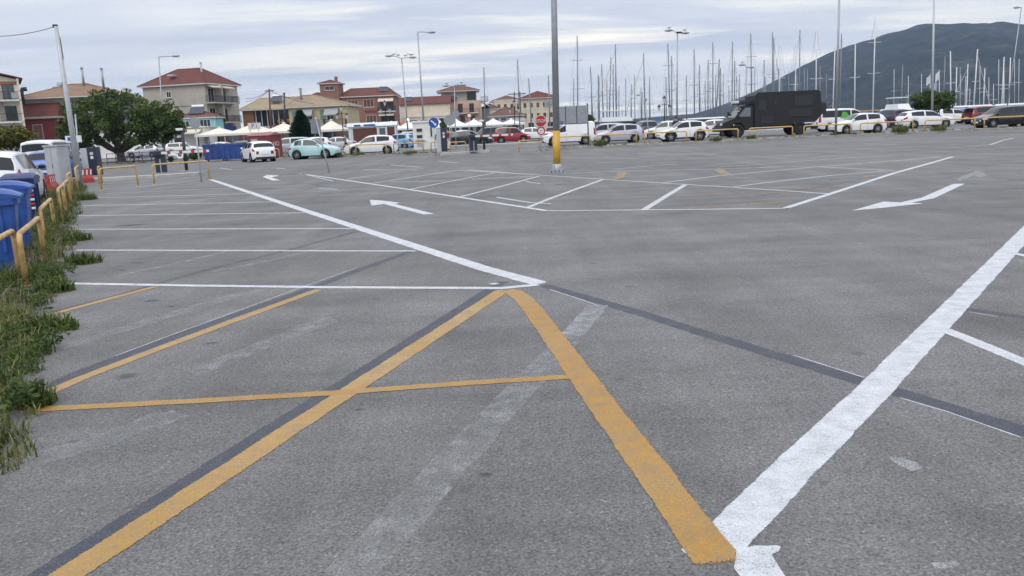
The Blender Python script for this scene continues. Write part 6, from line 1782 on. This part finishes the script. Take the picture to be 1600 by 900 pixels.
# flags by the pale lamp pole
def flag_pole(px, Y, top, label, dx, m='flag_white'):
    t_, tp = pole_thing('flag_pole', label, 'flag pole', gx(px, Y), top, .05, .035, 'galv_light', 'flag poles at the marina')
    vs, fs = [], []; n = 7
    for i in range(n):
        u = i / (n - 1)
        for v_ in (0, .75): vs.append((tp.x + dx * .34 * u, .06 * sin(u * 6), tp.z - .1 - v_ - .22 * u))
        if i: fs.append((2 * i - 2, 2 * i - 1, 2 * i + 1, 2 * i))
    o = MB().add(vs, fs).build('flag', m, t_, fix=False); o.modifiers.new('thick', 'SOLIDIFY').thickness = .01
flag_pole(1453, 82, (1453.5, 116), 'flag pole with white flag left of the pale lamp pole', -1)
flag_pole(1468, 82, (1467.5, 110), 'flag pole with pale flag right of the pale lamp pole', -1)
flag_pole(1462.5, 84, (1462.5, 126), 'low flag pole with pale blue flag behind the pale lamp pole', -.5, mat('flag_blue', (.42, .50, .66), .8))

# ---------------------------------------------------------------- plants
def leaf_mat(name, a, b_, c_):
    m, nt, bs = nodes_of(name); t = NT(nt)
    oi = nt.nodes.new('ShaderNodeAttribute'); oi.attribute_name = 'tone'
    c = t.ramp(oi.outputs['Fac'], [(0., a), (.55, b_), (1., c_)])
    nt.links.new(c, bs.inputs['Base Color']); bs.inputs['Roughness'].default_value = .6
    bs.inputs['Specular IOR Level'].default_value = .25
    tl = nt.nodes.new('ShaderNodeBsdfTranslucent'); nt.links.new(c, tl.inputs[0])
    mx_ = nt.nodes.new('ShaderNodeMixShader'); mx_.inputs[0].default_value = .25
    nt.links.new(bs.outputs[0], mx_.inputs[1]); nt.links.new(tl.outputs[0], mx_.inputs[2])
    nt.links.new(mx_.outputs[0], nt.nodes['Material Output'].inputs[0])
    MATS[name] = m
leaf_mat('leaf_dark', (.024, .048, .011), (.058, .096, .021), (.125, .165, .040))
leaf_mat('leaf_yellow', (.045, .055, .010), (.105, .110, .018), (.19, .165, .03))
leaf_mat('leaf_mid', (.028, .058, .014), (.060, .102, .024), (.115, .155, .042))
leaf_mat('leaf_pine', (.008, .026, .012), (.016, .042, .020), (.032, .066, .030))
leaf_mat('grass_mix', (.040, .072, .014), (.090, .130, .028), (.30, .25, .125))
mat('bark', (.085, .065, .05), .9, var=.3, scale=5.)
def leaves(name, m, parent, spots, size, rd, aspect=1.7, flat=.0):
    """spots: (centre, radius triple, count) clumps filled with small bent leaves"""
    vs, fs, tone = [], [], []
    for c, r, n in spots:
        ct = rd.uniform(.15, .85)
        for _ in range(n):
            while True:
                d = Vector((rd.uniform(-1, 1), rd.uniform(-1, 1), rd.uniform(-1, 1)))
                if .25 < d.length < 1: break
            d = d * (d.length ** -.35)
            p = Vector((c[0] + d.x * r[0], c[1] + d.y * r[1], c[2] + d.z * r[2]))
            u = Vector((rd.gauss(0, 1), rd.gauss(0, 1), rd.gauss(0, .7))).normalized()
            nrm = (d + Vector((rd.gauss(0, .6), rd.gauss(0, .6), rd.gauss(.3, .5)))).normalized()
            w = u.cross(nrm)
            if w.length < .1: continue
            w.normalize(); u = nrm.cross(w)
            s_ = size * rd.uniform(.6, 1.35); o = len(vs)
            vs += [tuple(p - u * s_ * aspect / 2), tuple(p - w * s_ / 2 + nrm * s_ * .12), tuple(p + u * s_ * aspect / 2), tuple(p + w * s_ / 2 + nrm * s_ * .12)]
            fs.append((o, o + 1, o + 2, o + 3)); tn = min(1, max(0, ct + rd.uniform(-.35, .35))); tone += [tn] * 4
    o = MB().add(vs, fs).build(name, m, parent, fix=False)
    o.data.attributes.new('tone', 'FLOAT', 'POINT').data.foreach_set('value', tone)
    return o
def limb(mb, a, b_, r0, r1, rd, k=5, wob=.12):
    pts = []
    L = (b_ - a).length
    for i in range(k + 1):
        f = i / k; p = a.lerp(b_, f)
        if 0 < i < k: p += Vector((rd.gauss(0, wob), rd.gauss(0, wob), rd.gauss(0, wob * .6))) * L * .25
        pts.append(p)
    mb.tube(pts, [r0 + (r1 - r0) * i / k for i in range(k + 1)], 8)
def big_tree():
    rd = random.Random(3); Y = 78
    base = gx(191, Y)
    root = thing('tree', 'broad dark green tree with many low limbs left of the beige house', 'tree', base)
    tr = MB(); s = FPX / Y
    limb(tr, Vector((0, 0, -.1)), Vector((-.2, 0, 1.1)), .42, .34, rd)
    tips = []
    for ex, ez, ey in ((-4.3, 4.0, .4), (-3.0, 4.6, -1.6), (-1.6, 5.2, 1.3), (.3, 5.4, -.6), (1.9, 5.0, 1.4), (3.3, 4.2, -.8), (4.6, 3.6, .3), (-2.2, 3.6, -2.6), (1.5, 4.0, -2.6), (-.5, 4.8, 2.8)):
        e = Vector((ex, ey, ez)); st = Vector((-.2 + ex * .05, ey * .05, 1.0)); midp = st.lerp(e, .45) + Vector((0, 0, -.25))
        limb(tr, st, midp, .20, .13, rd); limb(tr, midp, e, .13, .05, rd); tips.append(e)
        for _ in range(3):
            e2 = e + Vector((rd.uniform(-1.3, 1.3), rd.uniform(-1.2, 1.2), rd.uniform(-.1, 1.1))); limb(tr, midp.lerp(e, .6), e2, .07, .02, rd, 3)
    tr.build('trunk', 'bark', root, smooth=True)
    # crown outline from the photo: (px, top y, bottom y)
    out = [(96, 200, 206), (108, 178, 218), (122, 160, 226), (138, 151, 227), (155, 148, 226), (170, 138, 222), (184, 133, 220), (198, 141, 222), (212, 150, 222), (228, 152, 222), (245, 153, 220), (258, 162, 216), (270, 174, 212), (279, 192, 203)]
    spots = []
    def lohi(px):
        return interp([(a, b_) for a, b_, c in out], px), interp([(a, c) for a, b_, c in out], px)
    for k in range(330):
        px = rd.uniform(98, 278); lo, hi = lohi(px)
        u = rd.random() ** .8; py = lo + (hi - lo) * u
        wpx = (px - 187) / 92; dep = 4.6 * sqrt(max(.05, 1 - wpx * wpx)) * (1 - .35 * abs(u - .6))
        p = at(px, py, Y); yy = rd.uniform(-1, 1) * dep
        p = p - base; r = rd.uniform(.38, .72)
        spots.append(((p.x * (Y + yy) / Y, yy, (p.z - 1.6) * (Y + yy) / Y + 1.6), (r, r, r * .75), 58))
    leaves('crown', 'leaf_dark', root, spots, .17, rd)
big_tree()
def shrub_tree(px, Y, pl, pr, pt_, pb, m, label, name='tree', seed=5, n=70, leaf=.17, per=55, cat='tree'):
    rd = random.Random(seed); base = gx(px, Y)
    root = thing(name, label, cat, base)
    zc0, zc1 = hz_(px, pb, Y), hz_(px, pt_, Y); W_ = (pr - pl) * Y / FPX / 2
    tr = MB(); limb(tr, Vector((0, 0, -.1)), Vector((0, 0, (zc0 + zc1) / 2)), .16, .06, rd)
    for k in range(5):
        a = k * 1.3; limb(tr, Vector((0, 0, zc0 * .5 + .2)), Vector((cos(a) * W_ * .6, sin(a) * W_ * .5, (zc0 + zc1) / 2)), .07, .02, rd)
    tr.build('trunk', 'bark', root, smooth=True)
    spots = []; cx = ((pl + pr) / 2 - px) * Y / FPX
    for k in range(n):
        d = Vector((rd.gauss(0, 1), rd.gauss(0, 1), rd.gauss(0, 1))).normalized() * rd.random() ** .4
        r = rd.uniform(.28, .5) * min(1.4, max(.6, W_ / 1.8))
        spots.append(((cx + d.x * (W_ - r * .6), d.y * (W_ - r * .6), (zc0 + zc1) / 2 + d.z * ((zc1 - zc0) / 2 - r * .4)), (r, r, r * .8), per))
    leaves('crown', m, root, spots, leaf, rd)
shrub_tree(22, 62, -38, 60, 195, 229, 'leaf_yellow', 'yellowish green bushy tree at the left edge below the flats', seed=8, n=110)
shrub_tree(1458, 79, 1424, 1490, 138, 176, 'leaf_mid', 'round dark green bush below the flags, right of the motor yacht', 'bush', 12, 95, .15, 60, 'bush')
shrub_tree(352, 128, 346, 358, 178, 193, 'leaf_mid', 'small green tree in front of the beige house balconies', 'tree', 15, 30, .2, 40)
shrub_tree(795, 150, 782, 812, 191, 206, 'leaf_dark', 'low dark green bush behind the red car', 'bush', 16, 40, .2, 40, 'bush')
shrub_tree(690, 110, 683, 704, 190, 214, 'leaf_mid', 'ragged olive coloured shrub behind the middle ticket machine', 'bush', 18, 34, .16, 40, 'bush')
shrub_tree(310, 75, 296, 318, 236, 250, 'leaf_mid', 'low green hedge bush behind the left barrier arm', 'bush', 19, 26, .13, 40, 'bush')
shrub_tree(918, 104, 914, 930, 178, 194, 'leaf_yellow', 'small brownish green bush right of the billboard', 'bush', 21, 24, .15, 40, 'bush')
def conifer(px, Y, top_py, label):
    rd = random.Random(9); base = gx(px, Y); root = thing('conifer', label, 'tree', base)
    H = hz_(px, top_py, Y)
    MB().tube([(0, 0, 0), (0, 0, H * .6), (.05, 0, H)], [.16, .09, .02], 8).build('trunk', 'bark', root, smooth=True)
    vs, fs, tone = [], [], []; br = MB()
    nl = 20
    for k in range(nl):
        z = .7 + (H - .8) * k / nl; R = 1.95 * (1 - k / nl) ** .85 + .10
        nb = 12 if k < 12 else 8
        for j in range(nb):
            a = 2 * pi * j / nb + k * .7 + rd.uniform(-.15, .15)
            d = Vector((cos(a), sin(a), 0)); e = Vector((0, 0, z)) + d * R * rd.uniform(.8, 1.1) + Vector((0, 0, R * rd.uniform(.02, .16)))
            br.tube([(0, 0, z), tuple(e)], [.03, .008], 4)
            for i in range(46):
                f = .08 + .94 * i / 46; p = Vector((0, 0, z)).lerp(e, f)
                s_ = .34 * (1.15 - f * .5); o = len(vs)
                side = Vector((-d.y, d.x, 0)) * rd.uniform(-1, 1); up = Vector((0, 0, rd.uniform(-1.1, .7)))
                q = p + (side * .9 + d * .4 + up).normalized() * s_
                w = Vector((0, 0, .02)) + d * .045
                vs += [tuple(p - w), tuple(p + w), tuple(q + w * .5), tuple(q - w * .5)]; fs.append((o, o + 1, o + 2, o + 3)); tn = rd.random(); tone += [tn] * 4
    br.build('branches', 'bark', root)
    o = MB().add(vs, fs).build('needles', 'leaf_pine', root, fix=False); o.data.attributes.new('tone', 'FLOAT', 'POINT').data.foreach_set('value', tone)
conifer(474, 98, 170, 'dark layered conifer standing between the cream parasols')

# weeds: blades and small leaves along the left verge, nobody could count them
def blades(name, spots, hmin, hmax, rd, m='grass_mix', width=.008, label=None, root=None):
    vs, fs, tone = [], [], []
    for (x, y, z, n, rad, hs, dry) in spots:
        for _ in range(n):
            a = rd.uniform(0, 2 * pi); r = rad * sqrt(rd.random())
            p = Vector((x + cos(a) * r, y + sin(a) * r, z)); hh = rd.uniform(hmin, hmax) * hs
            la = rd.uniform(0, 2 * pi); lean = rd.uniform(.1, .85) * hh
            d = Vector((cos(la), sin(la), 0)); w = Vector((-d.y, d.x, 0)) * width * rd.uniform(.7, 1.8)
            o = len(vs)
            for f in (0, .45, .8):
                c = p + d * lean * f * f + Vector((0, 0, hh * f * (1 - .2 * f))); vs.append(tuple(c - w * (1 - f * .6))); vs.append(tuple(c + w * (1 - f * .6)))
            vs.append(tuple(p + d * lean + Vector((0, 0, hh * .82))))
            fs += [(o, o + 1, o + 3, o + 2), (o + 2, o + 3, o + 5, o + 4), (o + 4, o + 5, o + 6)]
            tn = min(1, max(0, rd.gauss(.34 + dry * .55, .24))); tone += [tn] * 7
    ob = MB().add(vs, fs).build(name, m, root, fix=False)
    ob.data.attributes.new('tone', 'FLOAT', 'POINT').data.foreach_set('value', tone)
    return ob
rd = random.Random(77)
spots = []
for a, b_ in zip(vr, vr[1:]):
    L = (b_ - a).length; Yc = (a.y + b_.y) / 2
    k = max(2, int(L / (.05 if Yc > 8 else .022)))
    for i in range(k):
        p = a.lerp(b_, rd.random())
        back = abs(rd.gauss(0, 1)) * (.75 if p.y > 8 else .5)
        px_ = p.x - back + rd.uniform(-.05, .04); py_ = p.y + rd.uniform(-.1, .1)
        inner = min(1, back / .5)
        dry = max(0, noise.noise(Vector((px_ * 1.3, py_ * .9, 0))) * 1.4 + (.15 if p.y > 8 else .3))
        hs = (.35 + .65 * inner) * (.7 + .6 * (noise.noise(Vector((px_ * 2, py_ * 1.1, 5))) + .5)) * (1. if p.y > 9 else .62)
        spots.append((px_, py_, .0, 20 if p.y < 12 else 12, .10 if p.y > 8 else .07, max(.22, hs), dry))
near_weeds = blades('weeds', spots, .10, .46, rd, width=.0045)
tag(near_weeds, 'tangled green and straw weeds along the left verge', 'weeds', kind='stuff')
# broad-leaved clumps in the verge
lspots = []
for i in range(130):
    k = rd.randrange(3, len(vr) - 1); p = vr[k].lerp(vr[k + 1], rd.random()); back = rd.uniform(-.02, 1.1)
    r = rd.uniform(.06, .16) * (1 if p.y < 12 else 1.5)
    lspots.append(((p.x - back, p.y, .06 + r * .5), (r, r, r * .8), 42))
lw = leaves('leafy_weeds', 'leaf_mid', None, lspots, .022, rd, 2.4)
tag(lw, 'low leafy ground weeds among the grass on the left verge', 'weeds', kind='stuff')
# straggling fringes that creep out over the asphalt
for (px, py, r_, n_, hh, lb) in ((130, 375, .16, 90, .10, 'dark straggly tuft creeping onto the bays beside the fourth line'), (136, 411, .2, 150, .10, 'green tuft creeping onto the asphalt below the second hoop'),
                                (140, 312, .25, 150, .16, 'tall green tuft at the end of the far bay lines'), (98, 515, .15, 110, .09, 'grassy tongue on the asphalt above the long yellow line'),
                                (95, 455, .16, 130, .10, 'tuft with pale seed heads where the white line meets the verge'), (58, 632, .12, 120, .10, 'brown tuft at the ends of the yellow lines')):
    c = gp(px, py); t_ = thing('weed_tuft', lb, 'weed tuft', c)
    blades('blades', [(0, 0, 0, n_, r_, 1, .4 * rd.random()), (-.12, .02, 0, n_, r_, 1.3, .2)], hh * .5, hh * 1.8, rd, root=t_)
for (px, pts_, r_, hh, lb) in ((1405, kr, .5, .5, 'bushy weed tuft at the kerb below the white hatchback on the right'), (1466, kr, .5, .35, 'low weed tuft at the kerb in front of the right hoop'), (937, kr, .4, .4, 'weed tuft at the foot of the hoop before the silver car'),
                             (1120, kr, .35, .25, 'dry weed tuft at the kerb under the crossover hoop'), (1171, kr, .25, .25, 'dry weed tuft at the kerb before the camper wheel'), (1300, kr, .2, .15, 'small weed tuft at the foot of the right lamp pole'), (1330, kr, .2, .12, 'small weed tuft at the end of the lamp pole hoop'),
                             (474, kl, .35, .45, 'weed tuft in front of the mint car rear wheel'), (523, kl, .5, .3, 'weed clump on the verge between the two left cars'), (560, kl, .4, .2, 'low weeds before the front wheel of the white car'), (640, kl, .5, .2, 'low weeds on the verge left of the pay booth')):
    c = on_line(px, pts_, .25); c.z = .12; t_ = thing('weed_tuft', lb, 'weed tuft', c)
    blades('blades', [(0, 0, 0, 150, r_, 1, .3), (.2, .1, 0, 90, r_ * .7, 1.2, .6)], hh * .5, hh * 1.4, rd, root=t_, width=.016)
# grass film on the far verges
gs = []
for pts_, w_ in ((kr, .7), (kl, 1.3)):
    for a, b_ in zip(pts_, pts_[1:]):
        for i in range(int((b_ - a).length / .14)):
            p = a.lerp(b_, rd.random()); gs.append((p.x, p.y + .18 + rd.random() * w_, .12, 7, .12, 1, rd.random() * .8))
tag(blades('verge_grass', gs, .04, .15, rd, width=.014), 'thin dry grass along the far kerbs', 'grass', kind='stuff')

# ---------------------------------------------------------------- people
mat('skin', (.42, .26, .19), .6, var=.08)
mat('hair_dark', (.02, .016, .013), .7, var=.1)
mat('cloth_dark', (.018, .018, .022), .85, var=.15)
mat('cloth_maroon', (.16, .022, .03), .85, var=.15)
mat('cloth_brown', (.26, .13, .09), .85, var=.15)
mat('cloth_white', (.60, .60, .60), .85, var=.1)
mat('cloth_blue', (.05, .08, .16), .85, var=.15)
def person(loc, rz, label, top, legs, seed, H=1.72, stride=.12):
    root = thing('person', label, 'person', loc, rz); rdp = random.Random(seed); s = H / 1.72
    def skin(name, chains, m):
        me = bpy.data.meshes.new(name); vs, es, rs = [], [], []
        for ch in chains:
            o = None
            for (p, r) in ch:
                key = tuple(round(c, 4) for c in p)
                if key in [tuple(round(c, 4) for c in v) for v in vs]:
                    i = [tuple(round(c, 4) for c in v) for v in vs].index(key)
                else: vs.append(p); rs.append(r); i = len(vs) - 1
                if o is not None and (o, i) not in es: es.append((o, i))
                o = i
        me.from_pydata([tuple(Vector(v) * s) for v in vs], es, [])
        o = bpy.data.objects.new(name, me); COL.objects.link(o); o.parent = root
        md = o.modifiers.new('skin', 'SKIN'); md.use_smooth_shade = True
        for i, r in enumerate(rs): me.skin_vertices[0].data[i].radius = (r[0] * s, r[1] * s) if isinstance(r, tuple) else (r * s, r * s)
        me.skin_vertices[0].data[0].use_root = True
        o.modifiers.new('sub', 'SUBSURF').levels = 1; o.modifiers['sub'].render_levels = 1
        me.materials.append(MATS[m]); return o
    st = stride
    pelvis = (0, 0, .93); chest = (0, 0, 1.28); neck = (0, 0, 1.46)
    arms = []
    for sy in (1, -1):
        arms.append([(chest, (.13, .17)), ((0, sy * .17, 1.38), .06), ((-.02 + sy * st * .3, sy * .24, 1.13), .045), ((.05 + sy * st * .6, sy * .25, .90), .035), ((.07 + sy * st * .6, sy * .25, .80), .034)])
    lg = [[(pelvis, (.12, .15)), ((sy * st * .1, sy * .09, .82), .085), ((sy * st * .8, sy * .10, .47), .058), ((sy * st * .9 - .02, sy * .10, .08), .042), ((sy * st * .9 + .13, sy * .10, .04), .036)] for sy in (1, -1)]
    body = skin('body', [[(pelvis, (.12, .15)), ((0, 0, 1.1), (.115, .14)), (chest, (.13, .17)), (neck, .055), ((.015, 0, 1.56), .075), ((.02, 0, 1.65), .082), ((.015, 0, 1.70), .05)]] + arms + lg, 'skin')
    def grow(o, f):
        for d in o.data.skin_vertices[0].data: d.radius = (d.radius[0] * f, d.radius[1] * f)
        return o
    grow(skin('jacket', [[((0, 0, .90), (.125, .155)), ((0, 0, 1.1), (.12, .145)), (chest, (.135, .175)), ((0, 0, 1.42), (.07, .08))]] + [a[:4] for a in arms], top), 1.13)
    grow(skin('trousers', [l[:4] for l in lg], legs), 1.15)
    MB().ball((0, 0, 0), (.10 * s, .092 * s, .085 * s), 12, 8).xf(Matrix.Translation((-.012 * s, 0, 1.68 * s))).build('hair', 'hair_dark', root, smooth=True)
    MB().tube([(.095 * s, 0, 1.64 * s), (.118 * s, 0, 1.61 * s), (.098 * s, 0, 1.60 * s)], .012 * s, 6).build('nose', 'skin', root, smooth=True)
    for sy in (1, -1): MB().bbox(sy * st * .9 * s - .09 * s, (sy * .10 - .045) * s, 0, sy * st * .9 * s + .17 * s, (sy * .10 + .045) * s, .075 * s, .02).build('shoe', 'black_plastic', root)
person(gx(541, 78), radians(200), 'person in brown top standing by the kiosk post', 'cloth_brown', 'cloth_dark', 1, 1.66)
person(gx(1056, 71), radians(100), 'person in dark clothes behind the roof of the white crossover', 'cloth_dark', 'cloth_dark', 2, 1.86)
person(gx(1073, 92), radians(60), 'person in dark red top beyond the white crossover', 'cloth_maroon', 'cloth_dark', 3, 1.8, .2)
person(gx(701, 70), radians(250), 'person in maroon top and pale trousers behind the ticket machine', 'cloth_maroon', 'cloth_white', 4, 1.7)
person(gx(686, 72), radians(300), 'person in dark blue top left of the maroon one', 'cloth_blue', 'cloth_white', 6, 1.68, .15)
# ---- flying gull among the masts
t_ = thing('gull', 'bird flying between the masts left of the grey post', 'bird', at(997, 149.5, 95), radians(20))
MB().tube([(-.22, 0, 0), (0, 0, .02), (.2, 0, .04)], [.02, .07, .035], 8).build('body', 'sign_back', t_, smooth=True)
for s_ in (-1, 1):
    MB().add([(.08, 0, .03), (.12, s_ * .35, .16), (.02, s_ * .62, .10), (-.08, s_ * .33, .13), (-.08, 0, .03)], [(0, 1, 2, 3, 4)]).build('wing', 'sign_back', t_, fix=False)

# ---------------------------------------------------------------- air
m, nt, b = nodes_of('haze_air')
nt.nodes.remove(b)
pv = nt.nodes.new('ShaderNodeVolumePrincipled')
pv.inputs['Color'].default_value = (.42, .58, .86, 1); pv.inputs['Density'].default_value = .00014; pv.inputs['Anisotropy'].default_value = .2
nt.links.new(pv.outputs[0], nt.nodes['Material Output'].inputs['Volume'])
MATS['haze_air'] = m
hz = MB().box(-3600, -190, -8, 3600, 3500, 310).build('haze', 'haze_air')
tag(hz, 'faint blue haze over the bay', 'haze', kind='stuff')
